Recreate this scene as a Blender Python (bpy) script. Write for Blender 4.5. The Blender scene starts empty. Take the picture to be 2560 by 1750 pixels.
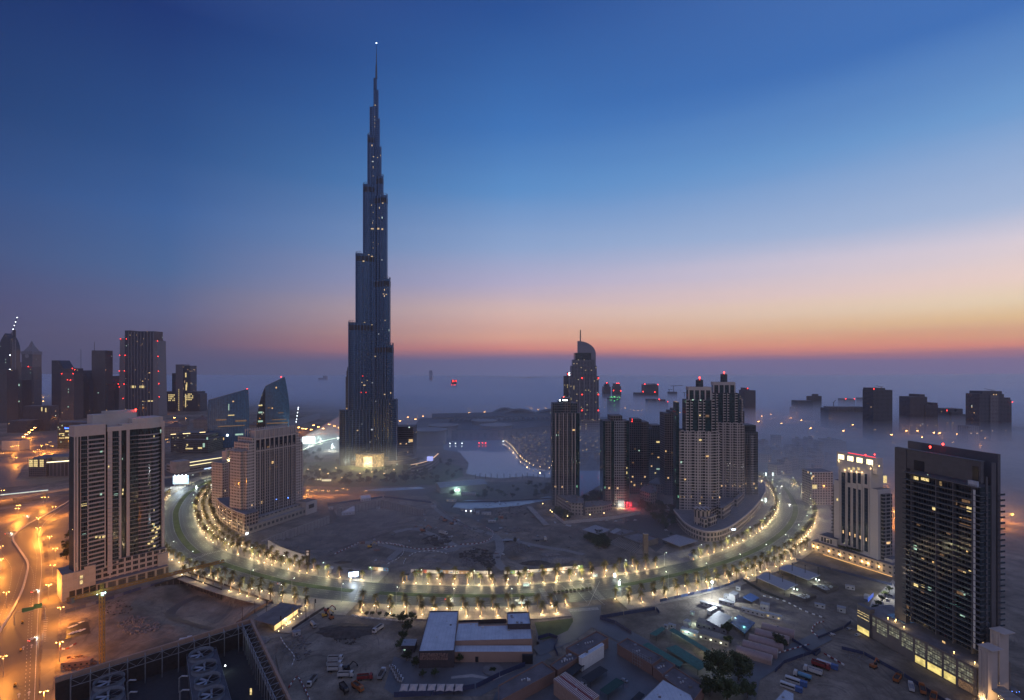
import bpy, bmesh, math, random
from math import sin, cos, pi, radians, atan2, sqrt
from mathutils import Vector, Matrix, noise as mnoise
random.seed(11)
SC = bpy.context.scene
COL = SC.collection
# ------------------------------------------------------------------ camera
CAMH, FPX, HOR = 190.0, 1280.0, 915.0
cam = bpy.data.cameras.new('camera')
camo = bpy.data.objects.new('camera', cam); COL.objects.link(camo)
camo.location = (0, 0, CAMH); camo.rotation_euler = (pi/2, 0, 0)
cam.sensor_width = 36; cam.lens = 36*FPX/2560; cam.shift_y = (HOR-875)/2560
cam.clip_start = 1; cam.clip_end = 60000
SC.camera = camo
# ------------------------------------------------------------------ sky
def lin(c): return tuple((v/255/12.92 if v/255 <= .04045 else ((v/255+.055)/1.055)**2.4) for v in c)
W = bpy.data.worlds.new('World'); SC.world = W; W.use_nodes = True
wn, wl = W.node_tree.nodes, W.node_tree.links
def wmath(op, a, b=None):
    n = wn.new('ShaderNodeMath'); n.operation = op
    for i, v in enumerate((a, b)):
        if v is None: continue
        if isinstance(v, (int, float)): n.inputs[i].default_value = v
        else: wl.new(v, n.inputs[i])
    return n.outputs[0]
tc = wn.new('ShaderNodeTexCoord'); sx = wn.new('ShaderNodeSeparateXYZ'); wl.new(tc.outputs['Generated'], sx.inputs[0])
elev = wmath('MULTIPLY', wmath('ARCSINE', sx.outputs[2]), 180/pi)
azi = wmath('MULTIPLY', wmath('ARCTAN2', sx.outputs[0], sx.outputs[1]), 180/pi)
warp = wn.new('ShaderNodeTexNoise'); warp.inputs['Scale'].default_value = 2.2; warp.inputs['Detail'].default_value = 3
wmap = wn.new('ShaderNodeMapping'); wmap.inputs['Scale'].default_value = (1, 1, 14)
wl.new(tc.outputs['Generated'], wmap.inputs[0]); wl.new(wmap.outputs[0], warp.inputs['Vector'])
elw = wmath('ADD', elev, wmath('MULTIPLY', wmath('SUBTRACT', warp.outputs['Fac'], .5), 1.3))
efac = wmath('DIVIDE', wmath('ADD', elw, 8.0), 68.0)
# sky seen along four directions: (elevation in degrees, colour as displayed)
SKY = {
 -43: [(-8,(60,58,74)),(-1,(66,66,90)),(.6,(72,70,96)),(2.4,(77,74,101)),(5,(78,80,117)),(9,(66,88,133)),(14,(48,82,135)),(20,(32,66,118)),(30,(20,46,102)),(60,(94,112,170))],
 -32: [(-8,(66,66,88)),(-1,(80,82,112)),(.6,(84,82,112)),(2.4,(95,88,114)),(5,(96,102,138)),(9,(74,105,152)),(14,(58,98,155)),(20,(40,80,137)),(30,(23,52,113)),(60,(94,112,170))],
 -5:  [(-8,(88,98,138)),(-1,(101,108,148)),(.5,(112,108,146)),(1.15,(160,116,136)),(2,(234,144,124)),(3.4,(248,182,148)),(6,(232,196,183)),(9,(188,180,206)),(13,(146,170,209)),(19,(92,144,201)),(25,(62,116,183)),(35,(38,80,147)),(60,(94,112,170))],
 44:  [(-8,(98,100,142)),(-1,(110,108,148)),(.5,(126,106,144)),(1.0,(172,112,126)),(1.6,(252,150,104)),(2.4,(255,182,116)),(3.7,(255,212,144)),(5.2,(255,228,184)),(7,(252,222,206)),(10,(226,214,221)),(13,(172,190,219)),(20,(110,156,207)),(27,(63,112,181)),(60,(94,112,170))],
 150: [(-8,(66,60,66)),(0,(138,134,150)),(5,(166,160,180)),(12,(174,170,194)),(22,(162,160,192)),(40,(136,144,186)),(60,(114,128,180))],  # unseen rear sky, brightened like the overhead stops to light fog and facades
}
def ramp(stops):
    r = wn.new('ShaderNodeValToRGB'); el = r.color_ramp.elements
    while len(el) > 1: el.remove(el[-1])
    for i, (e, c) in enumerate(stops):
        k = el[0] if i == 0 else el.new((e+8)/68)
        k.position = (e+8)/68; k.color = (*lin(c), 1)
    r.color_ramp.interpolation = 'B_SPLINE' if False else 'LINEAR'
    wl.new(efac, r.inputs[0]); return r.outputs[0]
def az_mix(a, b, x0, x1, src):
    m = wn.new('ShaderNodeMapRange'); m.interpolation_type = 'LINEAR'
    m.inputs[1].default_value = x0; m.inputs[2].default_value = x1; wl.new(src, m.inputs[0])
    x = wn.new('ShaderNodeMix'); x.data_type = 'RGBA'
    wl.new(m.outputs[0], x.inputs[0]); wl.new(a, x.inputs[6]); wl.new(b, x.inputs[7]); return x.outputs[2]
c = az_mix(ramp(SKY[-43]), ramp(SKY[-32]), -45, -34, azi)
c = az_mix(c, ramp(SKY[-5]), -34, 0, azi)
c = az_mix(c, ramp(SKY[44]), 0, 46, azi)
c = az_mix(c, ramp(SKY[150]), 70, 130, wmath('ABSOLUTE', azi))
nsky = wn.new('ShaderNodeTexSky'); nsky.sky_type = 'NISHITA'; nsky.sun_disc = False
SUN_EL, SUN_AZ = radians(-3), radians(48)
nsky.sun_elevation = SUN_EL; nsky.sun_rotation = SUN_AZ; nsky.altitude = 190; nsky.ozone_density = 4
add = wn.new('ShaderNodeMix'); add.data_type = 'RGBA'; add.blend_type = 'ADD'; add.inputs[0].default_value = .12
wl.new(c, add.inputs[6]); wl.new(nsky.outputs[0], add.inputs[7])
bg = wn['Background']; wl.new(add.outputs[2], bg.inputs[0]); bg.inputs[1].default_value = 1.0
W.cycles.sampling_method = 'MANUAL'; W.cycles.sample_map_resolution = 512
# last glow of the sun under the horizon, to the right of the picture
sl = bpy.data.lights.new('sun', 'SUN'); sl.energy = .10; sl.angle = radians(12); sl.color = (1, .62, .45)
so = bpy.data.objects.new('sun', sl); COL.objects.link(so)
so.rotation_euler = (radians(88), 0, -SUN_AZ + pi)
SC.view_settings.view_transform = 'Standard'; SC.view_settings.look = 'None'
SC.view_settings.exposure = 0.0; SC.view_settings.gamma = 1
cy = SC.cycles
cy.use_denoising = True; cy.max_bounces = 5; cy.diffuse_bounces = 2; cy.glossy_bounces = 2; cy.transmission_bounces = 3
cy.volume_bounces = 3; cy.sample_clamp_indirect = 2.0; cy.sample_clamp_direct = 0; cy.use_light_tree = True
cy.caustics_reflective = False; cy.caustics_refractive = False
cy.use_adaptive_sampling = True; cy.adaptive_threshold = .012

# ------------------------------------------------------------------ picture <-> place
def P(px, py, z=0.0):                      # point of the plane at height z seen at a pixel of the 2560 x 1750 photograph
    d = (CAMH-z)*FPX/(py-HOR); return Vector(((px-1280)*d/FPX, d, z))
def XD(px, d): return (px-1280)*d/FPX
def ZD(py, d): return CAMH-(py-HOR)*d/FPX
# ------------------------------------------------------------------ mesh helpers
class MB:
    def __init__(s): s.v=[]; s.f=[]; s.uv=[]; s.mi=[]
    def face(s, pts, uv=None, m=0):
        b=len(s.v); s.v += [tuple(p) for p in pts]; s.f.append(tuple(range(b,b+len(pts)))); s.mi.append(m)
        if uv is None:
            p=[Vector(q) for q in pts]; n=Vector((0,0,0))
            for i in range(len(p)):
                a,c=p[i],p[(i+1)%len(p)]
                n += Vector(((a.y-c.y)*(a.z+c.z),(a.z-c.z)*(a.x+c.x),(a.x-c.x)*(a.y+c.y)))
            n = n.normalized() if n.length else Vector((0,0,1))
            if abs(n.z)<.8:
                t=Vector((-n.y,n.x,0)).normalized(); uv=[(q.dot(t),q.z) for q in p]
            else: uv=[(q.x,q.y) for q in p]
        s.uv.append(uv)
    def box(s, x0,x1,y0,y1,z0,z1,m=0,bottom=False):
        s.prism([(x0,y0),(x1,y0),(x1,y1),(x0,y1)],z0,z1,m=m,bottom=bottom); return s
    def prism(s, pg, z0, z1, top=None, m=0, cap=True, bottom=False, u0=0.0, mtop=None):   # pg counter-clockwise
        tp = top or pg; n=len(pg); u=u0
        f0 = z0 if callable(z0) else (lambda x,y:z0); f1 = z1 if callable(z1) else (lambda x,y:z1)
        for i in range(n):
            a,b=pg[i],pg[(i+1)%n]; c,d=tp[(i+1)%n],tp[i]; l=sqrt((a[0]-b[0])**2+(a[1]-b[1])**2)
            za,zb,zc,zd=f0(*a),f0(*b),f1(*c),f1(*d)
            s.face([(*a,za),(*b,zb),(*c,zc),(*d,zd)],[(u,za),(u+l,zb),(u+l,zc),(u,zd)],m); u+=l
        if cap: s.face([(*p,f1(*p)) for p in tp],None,m if mtop is None else mtop)
        if bottom: s.face([(*p,f0(*p)) for p in reversed(pg)],None,m)
        return s
    def cyl(s, x,y,z0,z1,r,r2=None,n=12,m=0,cap=True):
        r2=r if r2 is None else r2
        c=[(x+r*cos(2*pi*i/n),y+r*sin(2*pi*i/n)) for i in range(n)]; t=[(x+r2*cos(2*pi*i/n),y+r2*sin(2*pi*i/n)) for i in range(n)]
        return s.prism(c,z0,z1,top=t,m=m,cap=cap)
    def tube(s, pts, r, n=6, r2=None, m=0, cap=True):
        pts=[Vector(p) for p in pts]; rings=[]; N=len(pts); ref=None
        for i,p in enumerate(pts):
            t=(pts[min(i+1,N-1)]-pts[max(i-1,0)]).normalized()
            a=t.cross(Vector((0,0,1)) if abs(t.z)<.95 else Vector((1,0,0))).normalized()
            if ref is not None and a.dot(ref)<0: a=-a
            ref=a; b=t.cross(a); rr=r if r2 is None else r+(r2-r)*i/max(1,N-1)
            rings.append([p+(a*cos(2*pi*k/n)+b*sin(2*pi*k/n))*rr for k in range(n)])
        for i in range(N-1):
            for k in range(n):
                k2=(k+1)%n; s.face([rings[i][k2],rings[i][k],rings[i+1][k],rings[i+1][k2]],None,m)
        if cap: s.face(rings[0],None,m); s.face(list(reversed(rings[-1])),None,m)
        return s
    def bar(s, a, b, w, h=None, m=0): # rectangular bar from a to b
        a,b=Vector(a),Vector(b); t=(b-a).normalized(); h=h or w
        x=t.cross(Vector((0,0,1)) if abs(t.z)<.95 else Vector((0,1,0))).normalized(); y=x.cross(t)
        q=[(-1,-1),(1,-1),(1,1),(-1,1)]; A=[a+x*(i*w/2)+y*(j*h/2) for i,j in q]; B=[b+x*(i*w/2)+y*(j*h/2) for i,j in q]
        for k in range(4): s.face([A[k],A[(k+1)%4],B[(k+1)%4],B[k]],None,m)
        s.face(list(reversed(A)),None,m); s.face(B,None,m); return s
    def obox(s, cx,cy,cz,sx_,sy_,sz_,rz=0,m=0):
        M=Matrix.Translation((cx,cy,cz))@Matrix.Rotation(rz,4,'Z'); a,b,c=sx_/2,sy_/2,sz_/2
        v=[M@Vector((x,y,z)) for x,y,z in ((-a,-b,-c),(a,-b,-c),(a,b,-c),(-a,b,-c),(-a,-b,c),(a,-b,c),(a,b,c),(-a,b,c))]
        for f in ((3,2,1,0),(4,5,6,7),(0,1,5,4),(1,2,6,5),(2,3,7,6),(3,0,4,7)): s.face([v[i] for i in f],None,m)
        return s
    def ball(s, x,y,z,r,n=8,k=5,sz=1.0,m=0):
        R=[[(x+r*sin(pi*j/k)*cos(2*pi*i/n),y+r*sin(pi*j/k)*sin(2*pi*i/n),z-r*sz*cos(pi*j/k)) for i in range(n)] for j in range(k+1)]
        for j in range(k):
            for i in range(n):
                q=[R[j][i],R[j][(i+1)%n],R[j+1][(i+1)%n],R[j+1][i]]
                if j==0: q=[q[0],q[2],q[3]]
                elif j==k-1: q=q[:3]
                s.face(q,None,m)
        return s
    def mesh(s, name, mats, smooth=False):
        me=bpy.data.meshes.new(name); me.from_pydata(s.v,[],s.f)
        uvl=me.uv_layers.new(name='UVMap'); flat=[c for f in s.uv for p in f for c in p]
        uvl.data.foreach_set('uv',flat)
        for m in (mats if isinstance(mats,(list,tuple)) else [mats]): me.materials.append(m)
        if any(s.mi): me.polygons.foreach_set('material_index',s.mi)
        if smooth:
            bm=bmesh.new(); bm.from_mesh(me); bmesh.ops.remove_doubles(bm,verts=bm.verts,dist=.001); bm.to_mesh(me); bm.free()
            me.polygons.foreach_set('use_smooth',[True]*len(me.polygons))
        me.update(); return me
def part(name, mb, mats, parent=None, label=None, loc=None, smooth=False):
    me = mb.mesh(name, mats, smooth) if isinstance(mb, MB) else mb
    o=bpy.data.objects.new(name,me); COL.objects.link(o)
    if parent: o.parent=parent
    if label: o['label']=label
    if loc: o.location=loc
    return o
def tag(o,label,cat=None,group=None,kind=None):
    if label: o['label']=label
    if cat: o['category']=cat
    if group: o['group']=group
    if kind: o['kind']=kind
    return o
def thing(name,label,cat,loc=(0,0,0),rz=0,group=None):
    o=bpy.data.objects.new(name,None); COL.objects.link(o); o.empty_display_size=.5
    o.location=loc; o.rotation_euler=(0,0,rz); return tag(o,label,cat,group)
def struct(name,mb,mat,label=None,smooth=False):
    return tag(part(name,mb,mat,smooth=smooth),label,None,None,'structure')
def dup(root,loc,rz=0,label=None,group=None,sc=None):
    def cp(o,parent):
        c=o.copy(); COL.objects.link(c)
        if parent: c.parent=parent
        for ch in KIDS.get(o.name) or list(o.children): cp(ch,c)
        return c
    r=cp(root,None); r.location=loc; r.rotation_euler=(0,0,rz)
    if label: r['label']=label
    if group: r['group']=group
    if sc: r.scale=(sc,sc,sc) if isinstance(sc,(int,float)) else sc
    return r
KIDS={}
class Proto:                                # first use moves the source itself, later uses copy it
    def __init__(s,root): s.r=root; s.used=False
    def put(s,loc,rz=0,label=None,group=None,sc=None):
        if s.used: return dup(s.r,loc,rz,label,group,sc)
        s.used=True; r=s.r; r.location=loc; r.rotation_euler=(0,0,rz)
        if label: r['label']=label
        if group: r['group']=group
        if sc: r.scale=(sc,sc,sc) if isinstance(sc,(int,float)) else sc
        return r
# ------------------------------------------------------------------ materials
class NT:
    def __init__(s,name):
        s.m=bpy.data.materials.new(name); s.m.use_nodes=True; s.n=s.m.node_tree.nodes; s.l=s.m.node_tree.links
        s.b=s.n['Principled BSDF']
    def new(s,t,**k):
        n=s.n.new(t)
        for a,v in k.items(): setattr(n,a,v)
        return n
    def put(s,v,i):
        if v is None: return
        if hasattr(v,'node') : s.l.new(v,i)
        elif isinstance(v,(int,float)): i.default_value=v
        else: i.default_value=(*v,1) if len(v)==3 and len(i.default_value)==4 else v
    def math(s,op,a,b=None,c=None):
        n=s.new('ShaderNodeMath',operation=op)
        for i,v in enumerate((a,b,c)): s.put(v,n.inputs[i])
        return n.outputs[0]
    def mix(s,f,a,b,mode='MIX'):
        n=s.new('ShaderNodeMix',data_type='RGBA',blend_type=mode); s.put(f,n.inputs[0]); s.put(a,n.inputs[6]); s.put(b,n.inputs[7]); return n.outputs[2]
    def noise(s,scale,detail=4,vec=None,rough=.55,out='Fac'):
        n=s.new('ShaderNodeTexNoise'); n.inputs['Scale'].default_value=scale; n.inputs['Detail'].default_value=detail; n.inputs['Roughness'].default_value=rough
        if vec is not None: s.l.new(vec,n.inputs['Vector'])
        return n.outputs[out]
    def obj(s): return s.new('ShaderNodeTexCoord').outputs['Object']
    def ramp(s,f,stops):
        r=s.new('ShaderNodeValToRGB'); el=r.color_ramp.elements
        while len(el)>1: el.remove(el[-1])
        for i,(p,c) in enumerate(stops):
            k=el[0] if i==0 else el.new(p); k.position=p; k.color=(*c,1) if len(c)==3 else c
        s.l.new(f,r.inputs[0]); return r.outputs[0]
    def bump(s,h,dist=.1,strength=1.0):
        b=s.new('ShaderNodeBump'); b.inputs['Distance'].default_value=dist; b.inputs['Strength'].default_value=strength
        s.l.new(h,b.inputs['Height']); s.l.new(b.outputs[0],s.b.inputs['Normal'])
MC={}
def mat(name,col,rough=.7,metal=0,var=.25,scale=.6,spec=.5,bump=0,dirt=None):
    if name in MC: return MC[name]
    t=NT(name); v=t.obj()
    n=t.noise(scale,5,v); n2=t.noise(scale*9,3,v)
    f=t.math('ADD',t.math('MULTIPLY',n,.7),t.math('MULTIPLY',n2,.3))
    lo=tuple(x*(1-var) for x in col); hi=tuple(min(1,x*(1+var)) for x in col)
    c=t.ramp(f,[(.3,lo),(.7,hi)])
    if dirt: c=t.mix(t.math('MULTIPLY',t.ramp(t.noise(scale*.35,4,v),[(.45,(0,0,0)),(.7,(1,1,1))]),.7),c,dirt)
    t.put(c,t.b.inputs['Base Color']); t.b.inputs['Roughness'].default_value=rough; t.b.inputs['Metallic'].default_value=metal
    t.b.inputs['Specular IOR Level'].default_value=spec
    if bump: t.bump(n2,bump)
    MC[name]=t.m; return t.m
def glow(name,col,strength,sample=False):
    if name in MC: return MC[name]
    t=NT(name); t.b.inputs['Base Color'].default_value=(.02,.02,.02,1)
    t.b.inputs['Emission Color'].default_value=(*col,1); t.b.inputs['Emission Strength'].default_value=strength
    if not sample: t.m.cycles.emission_sampling='NONE'
    MC[name]=t.m; return t.m
def litglass(name,col,strength,scale=1.2,lo=.25):     # a lit room behind a pane: uneven, with darker furniture and blinds
    if name in MC: return MC[name]
    t=NT(name); v=t.obj(); n=t.noise(scale,3,v)
    t.b.inputs['Base Color'].default_value=(.05,.05,.05,1)
    t.put(t.ramp(n,[(.35,tuple(c*lo for c in col)),(.62,col)]),t.b.inputs['Emission Color']); t.b.inputs['Emission Strength'].default_value=strength
    t.b.inputs['Roughness'].default_value=.2; t.m.cycles.emission_sampling='NONE'
    MC[name]=t.m; return t.m
def facade(name,wall,glass,bay=3.5,fl=3.4,wx=(.2,.8),wz=(.25,.85),lit=.02,litcol=((1,.62,.28),(.8,1,.9)),power=2.5,grough=.12,
           pane=0,slab=None,nobump=False,hv=.18,gvar=.5,metal=.0,dark=.0):
    """Wall with a grid of window openings in metres along the wall (UV x) and up (UV y); a few rooms lit."""
    if name in MC: return MC[name]
    t=NT(name); uv=t.new('ShaderNodeUVMap').outputs[0]; s=t.new('ShaderNodeSeparateXYZ'); t.l.new(uv,s.inputs[0])
    u=t.math('DIVIDE',s.outputs[0],bay); v=t.math('DIVIDE',s.outputs[1],fl)
    fu,fv=t.math('FRACT',u),t.math('FRACT',v); iu,iv=t.math('FLOOR',u),t.math('FLOOR',v)
    def between(x,a,b): return t.math('MULTIPLY',t.math('GREATER_THAN',x,a),t.math('LESS_THAN',x,b))
    win=t.math('MULTIPLY',between(fu,*wx),between(fv,*wz))
    cx=t.new('ShaderNodeCombineXYZ'); t.l.new(iu,cx.inputs[0]); t.l.new(iv,cx.inputs[1])
    wn_=t.new('ShaderNodeTexWhiteNoise'); t.l.new(cx.outputs[0],wn_.inputs[0]); r=wn_.outputs['Value']
    sc_=t.new('ShaderNodeSeparateColor'); t.l.new(wn_.outputs['Color'],sc_.inputs[0])
    g=t.ramp(sc_.outputs[1],[(0,tuple(c*(1-gvar) for c in glass)),(1,tuple(c*(1+gvar) for c in glass))])
    ov=t.obj(); nz=t.noise(.05,5,ov); nf=t.noise(1.3,3,ov)
    w=t.ramp(t.math('ADD',t.math('MULTIPLY',nz,.75),t.math('MULTIPLY',nf,.25)),[(.3,tuple(c*(1-hv) for c in wall)),(.7,tuple(c*(1+hv) for c in wall))])
    if slab: w=t.mix(t.math('LESS_THAN',fv,slab[0]),w,slab[1])
    glassmask=win
    if pane:
        pm=t.math('GREATER_THAN',t.math('FRACT',t.math('MULTIPLY',u,pane)),.09); g=t.mix(pm,tuple(c*.5 for c in wall),g)
    t.put(t.mix(win,w,g),t.b.inputs['Base Color'])
    t.put(t.math('ADD',t.math('MULTIPLY',win,grough-.75),.75),t.b.inputs['Roughness'])
    if metal: t.put(t.math('MULTIPLY',win,metal),t.b.inputs['Metallic'])
    if lit>0:
        on=t.math('GREATER_THAN',r,1-(lit*.4 if lit<.2 else lit))
        room=t.ramp(t.noise(1.1,2,ov),[(.35,(.15,.15,.15)),(.6,(1,1,1))])
        ec=t.mix(t.math('GREATER_THAN',sc_.outputs[2],.68),litcol[0],litcol[1])
        t.put(t.mix(1.0,ec,room,'MULTIPLY'),t.b.inputs['Emission Color'])
        t.put(t.math('MULTIPLY',t.math('MULTIPLY',win,on),t.math('MULTIPLY',t.math('POWER',sc_.outputs[0],2.0),power*.6)),t.b.inputs['Emission Strength'])
        t.m.cycles.emission_sampling='NONE'
    if not nobump: t.bump(t.math('SUBTRACT',1.0,win),.35,.6)
    MC[name]=t.m; return t.m
def lamp(name,loc,power,col,size=.4,parent=None,spot=None):
    l=bpy.data.lights.new(name,'SPOT' if spot else 'POINT'); l.energy=power; l.color=col; l.shadow_soft_size=size
    o=bpy.data.objects.new(name,l); COL.objects.link(o); o.location=loc
    if spot: l.spot_size=radians(spot); l.spot_blend=.6
    if parent: o.parent=parent
    return o
def smooth_path(pts,n=8):
    pts=[Vector(p) for p in pts]; out=[]
    for i in range(len(pts)-1):
        p0,p1,p2,p3=pts[max(i-1,0)],pts[i],pts[i+1],pts[min(i+2,len(pts)-1)]
        for k in range(n):
            t=k/n; out.append(.5*((2*p1)+(p2-p0)*t+(2*p0-5*p1+4*p2-p3)*t*t+(3*p1-p0-3*p2+p3)*t**3))
    return out+[pts[-1]]
def offset(path,d):                         # to the left of travel for d>0
    o=[]
    for i,p in enumerate(path):
        t=path[min(i+1,len(path)-1)]-path[max(i-1,0)]; t.z=0; t.normalize(); o.append(Vector((p.x-t.y*d,p.y+t.x*d,p.z)))
    return o
def strip(mb,a,b,z=None,m=0):
    u=0
    for i in range(len(a)-1):
        q=[a[i],a[i+1],b[i+1],b[i]]
        if z is not None: q=[(p.x,p.y,z) for p in q]
        l=(a[i+1]-a[i]).length; w=(b[i]-a[i]).length
        mb.face([q[0],q[3],q[2],q[1]] if (a[i+1]-a[i]).to_2d().cross((b[i]-a[i]).to_2d())<0 else q, None,m); u+=l
def walk(path,step,start=0.0):              # points every step metres: (point, tangent)
    out=[]; acc=start
    for i in range(len(path)-1):
        a,b=path[i],path[i+1]; L=(b-a).length
        while acc<=L and L>0: out.append((a.lerp(b,acc/L),(b-a).normalized())); acc+=step
        acc-=L
    return out
# ------------------------------------------------------------------ ground materials
def sand_mat():
    t=NT('sand'); v=t.obj()
    big=t.noise(.008,5,v,.6); mid=t.noise(.05,6,v,.65); fine=t.noise(.7,4,v,.7)
    mp=t.new('ShaderNodeMapping'); mp.inputs['Rotation'].default_value=(0,0,.6); mp.inputs['Scale'].default_value=(1,.12,1); wq=t.new('ShaderNodeVectorMath',operation='MULTIPLY_ADD'); t.l.new(t.noise(.012,2,v,.5,'Color'),wq.inputs[0]); wq.inputs[1].default_value=(150,150,0); t.l.new(v,wq.inputs[2]); t.l.new(wq.outputs[0],mp.inputs[0])
    track=t.noise(.22,4,mp.outputs[0],.7)
    c=t.ramp(t.math('ADD',t.math('MULTIPLY',big,.5),t.math('MULTIPLY',mid,.5)),[(.36,(.07,.06,.048)),(.45,(.145,.121,.094)),(.54,(.235,.196,.152)),(.66,(.37,.315,.245))])
    c=t.mix(t.ramp(track,[(.52,(0,0,0)),(.64,(.55,.55,.55))]),c,(.085,.074,.065))
    c=t.mix(t.ramp(fine,[(.52,(0,0,0)),(.75,(.6,.6,.6))]),c,(.09,.075,.065))
    t.put(c,t.b.inputs['Base Color']); t.b.inputs['Roughness'].default_value=.95; t.b.inputs['Specular IOR Level'].default_value=.2
    t.bump(t.math('ADD',mid,t.math('MULTIPLY',fine,.25)),1.6,.8); return t.m
M_sand=sand_mat()
def road_strip(name,pts,w,m,label=None,dz=.14):
    q=smooth_path([P(*p) for p in pts],6); A,B=offset(q,w/2),offset(q,-w/2)
    for l_ in (A,B):
        for p in l_: p.z=max(gz(p.x,p.y),max(gz(p.x+1.5,p.y),gz(p.x-1.5,p.y)))+dz
    b=MB()
    for i in range(len(A)-1): b.face([A[i],B[i],B[i+1],A[i+1]][::-1])
    return struct(name,b,m,label)
def asphalt(name,col,worn=.35):
    if name in MC: return MC[name]
    t=NT(name); v=t.obj(); a=t.noise(.06,5,v,.6); b=t.noise(1.4,4,v,.7)
    f=t.math('ADD',t.math('MULTIPLY',a,.65),t.math('MULTIPLY',b,.35))
    t.put(t.ramp(f,[(.3,tuple(x*(1-worn) for x in col)),(.7,tuple(x*(1+worn) for x in col))]),t.b.inputs['Base Color'])
    t.put(t.math('ADD',t.math('MULTIPLY',a,.25),.42),t.b.inputs['Roughness']); t.bump(b,.02,.5); MC[name]=t.m; return t.m
M_asph=asphalt('asphalt',(.058,.058,.056)); M_asph2=asphalt('old_asphalt',(.066,.055,.045)); M_yard=asphalt('yard_concrete',(.10,.098,.10),.4)
def paving(name,col,cell=1.2):
    if name in MC: return MC[name]
    t=NT(name); v=t.obj(); b=t.new('ShaderNodeTexBrick'); b.offset=0; t.l.new(v,b.inputs['Vector'])
    b.inputs['Scale'].default_value=1; b.inputs['Brick Width'].default_value=cell*4; b.inputs['Row Height'].default_value=cell*2; b.inputs['Mortar Size'].default_value=.09
    b.inputs['Color1'].default_value=(*col,1); b.inputs['Color2'].default_value=(*(x*.8 for x in col),1); b.inputs['Mortar'].default_value=(*(x*.5 for x in col),1)
    n=t.noise(.12,5,v,.6); t.put(t.mix(t.ramp(n,[(.4,(0,0,0)),(.7,(.6,.6,.6))]),b.outputs[0],tuple(x*.62 for x in col)),t.b.inputs['Base Color'])
    t.b.inputs['Roughness'].default_value=.8; MC[name]=t.m; return t.m
M_pave=paving('paving',(.33,.285,.235)); M_kerb=mat('kerb',(.36,.34,.31),.8)
M_paint=mat('road_paint',(.42,.41,.38),.6,var=.4,scale=.5); M_yellow=mat('yellow_paint',(.6,.42,.08),.6)
M_lawn=mat('lawn',(.06,.085,.028),.9,var=.45,scale=.15,bump=.1)
M_conc=mat('concrete',(.27,.25,.23),.85,var=.3,scale=.12,bump=.05); M_concd=mat('dark_concrete',(.13,.12,.115),.9,var=.35,scale=.15)
M_steel=mat('grey_steel',(.30,.31,.33),.45,.6); M_black=mat('black_paint',(.015,.015,.018),.5); M_white=mat('white_paint',(.62,.62,.60),.6,var=.12)
M_glassd=mat('dark_glass',(.02,.025,.03),.08,var=.3); M_rubber=mat('rubber',(.02,.02,.02),.9)
# ------------------------------------------------------------------ ground sheet, with excavations and heaps
def seg_d(p,a,b):
    vx,vy=b[0]-a[0],b[1]-a[1]; t=max(0,min(1,((p[0]-a[0])*vx+(p[1]-a[1])*vy)/(vx*vx+vy*vy+1e-9)))
    return sqrt((p[0]-a[0]-t*vx)**2+(p[1]-a[1]-t*vy)**2)
def inside(p,pg):
    r=False; j=len(pg)-1
    for i in range(len(pg)):
        if (pg[i][1]>p[1])!=(pg[j][1]>p[1]) and p[0]<(pg[j][0]-pg[i][0])*(p[1]-pg[i][1])/(pg[j][1]-pg[i][1])+pg[i][0]: r=not r
        j=i
    return r
def G(l): return [tuple(P(*q)[:2]) for q in l]
PIT1=G([(655,1352),(730,1322),(826,1288),(838,1272),(955,1248),(1062,1274),(1058,1290),(985,1325),(900,1362),(830,1392),(775,1392)])
PIT2=G([(392,1460),(468,1436),(560,1470),(650,1508),(600,1560),(520,1590),(430,1560),(330,1545),(330,1500)])
PITS=[(PIT1,9.0,{0,1,2,3,4,5},34),(PIT2,8.0,{0,1,2},26)]
CONS=[G([(560,1400),(830,1420),(1250,1425),(1500,1400),(1640,1330),(1500,1290),(1250,1270),(1060,1270),(830,1280)]),
      G([(150,1545),(400,1470),(640,1560),(900,1540),(980,1560),(960,1760),(150,1760)]),
      G([(1560,1520),(1800,1470),(2000,1440),(2200,1480),(2100,1640),(1800,1600),(1700,1570)])]
def gz(x,y):
    z=-.3
    for pg,dep,back,soft in PITS:
        if inside((x,y),pg):
            n=len(pg); db=min([seg_d((x,y),pg[i],pg[(i+1)%n]) for i in back]); df=min([seg_d((x,y),pg[i],pg[(i+1)%n]) for i in range(n) if i not in back])
            z-=dep*min(1,db/1.5)*min(1,df/soft)
    for pg in CONS:
        if inside((x,y),pg):
            n=len(pg); e=min(1,min(seg_d((x,y),pg[i],pg[(i+1)%n]) for i in range(n))/25)
            v=mnoise.fractal(Vector((x*.03,y*.03,3.7)),.9,2.1,4); z+=e*max(-.6,v*1.6)
    return z
gx=[-9000,-5000,-2500,-1400,-900,-620]+[-480+3.6*i for i in range(int(960/3.6)+1)]+[620,900,1400,2500,5000,9000]
gy=[-600,0,150,230]+[262+3.6*i for i in range(int(500/3.6)+1)]+[800,860,950,1100,1400,2000,3000,4500,6500,9000]
gv=[]; 
for y in gy:
    for x in gx: gv.append((x,y,gz(x,y) if 255<y<780 and abs(x)<490 else -.3))
nx=len(gx); gf=[(j*nx+i,j*nx+i+1,(j+1)*nx+i+1,(j+1)*nx+i) for j in range(len(gy)-1) for i in range(nx-1)]
me=bpy.data.meshes.new('ground'); me.from_pydata(gv,[],gf); me.materials.append(M_sand); me.polygons.foreach_set('use_smooth',[True]*len(gf))
ground=bpy.data.objects.new('ground',me); COL.objects.link(ground); tag(ground,'bare sandy ground of the city, dug up and rutted at the building sites',kind='structure')
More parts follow.
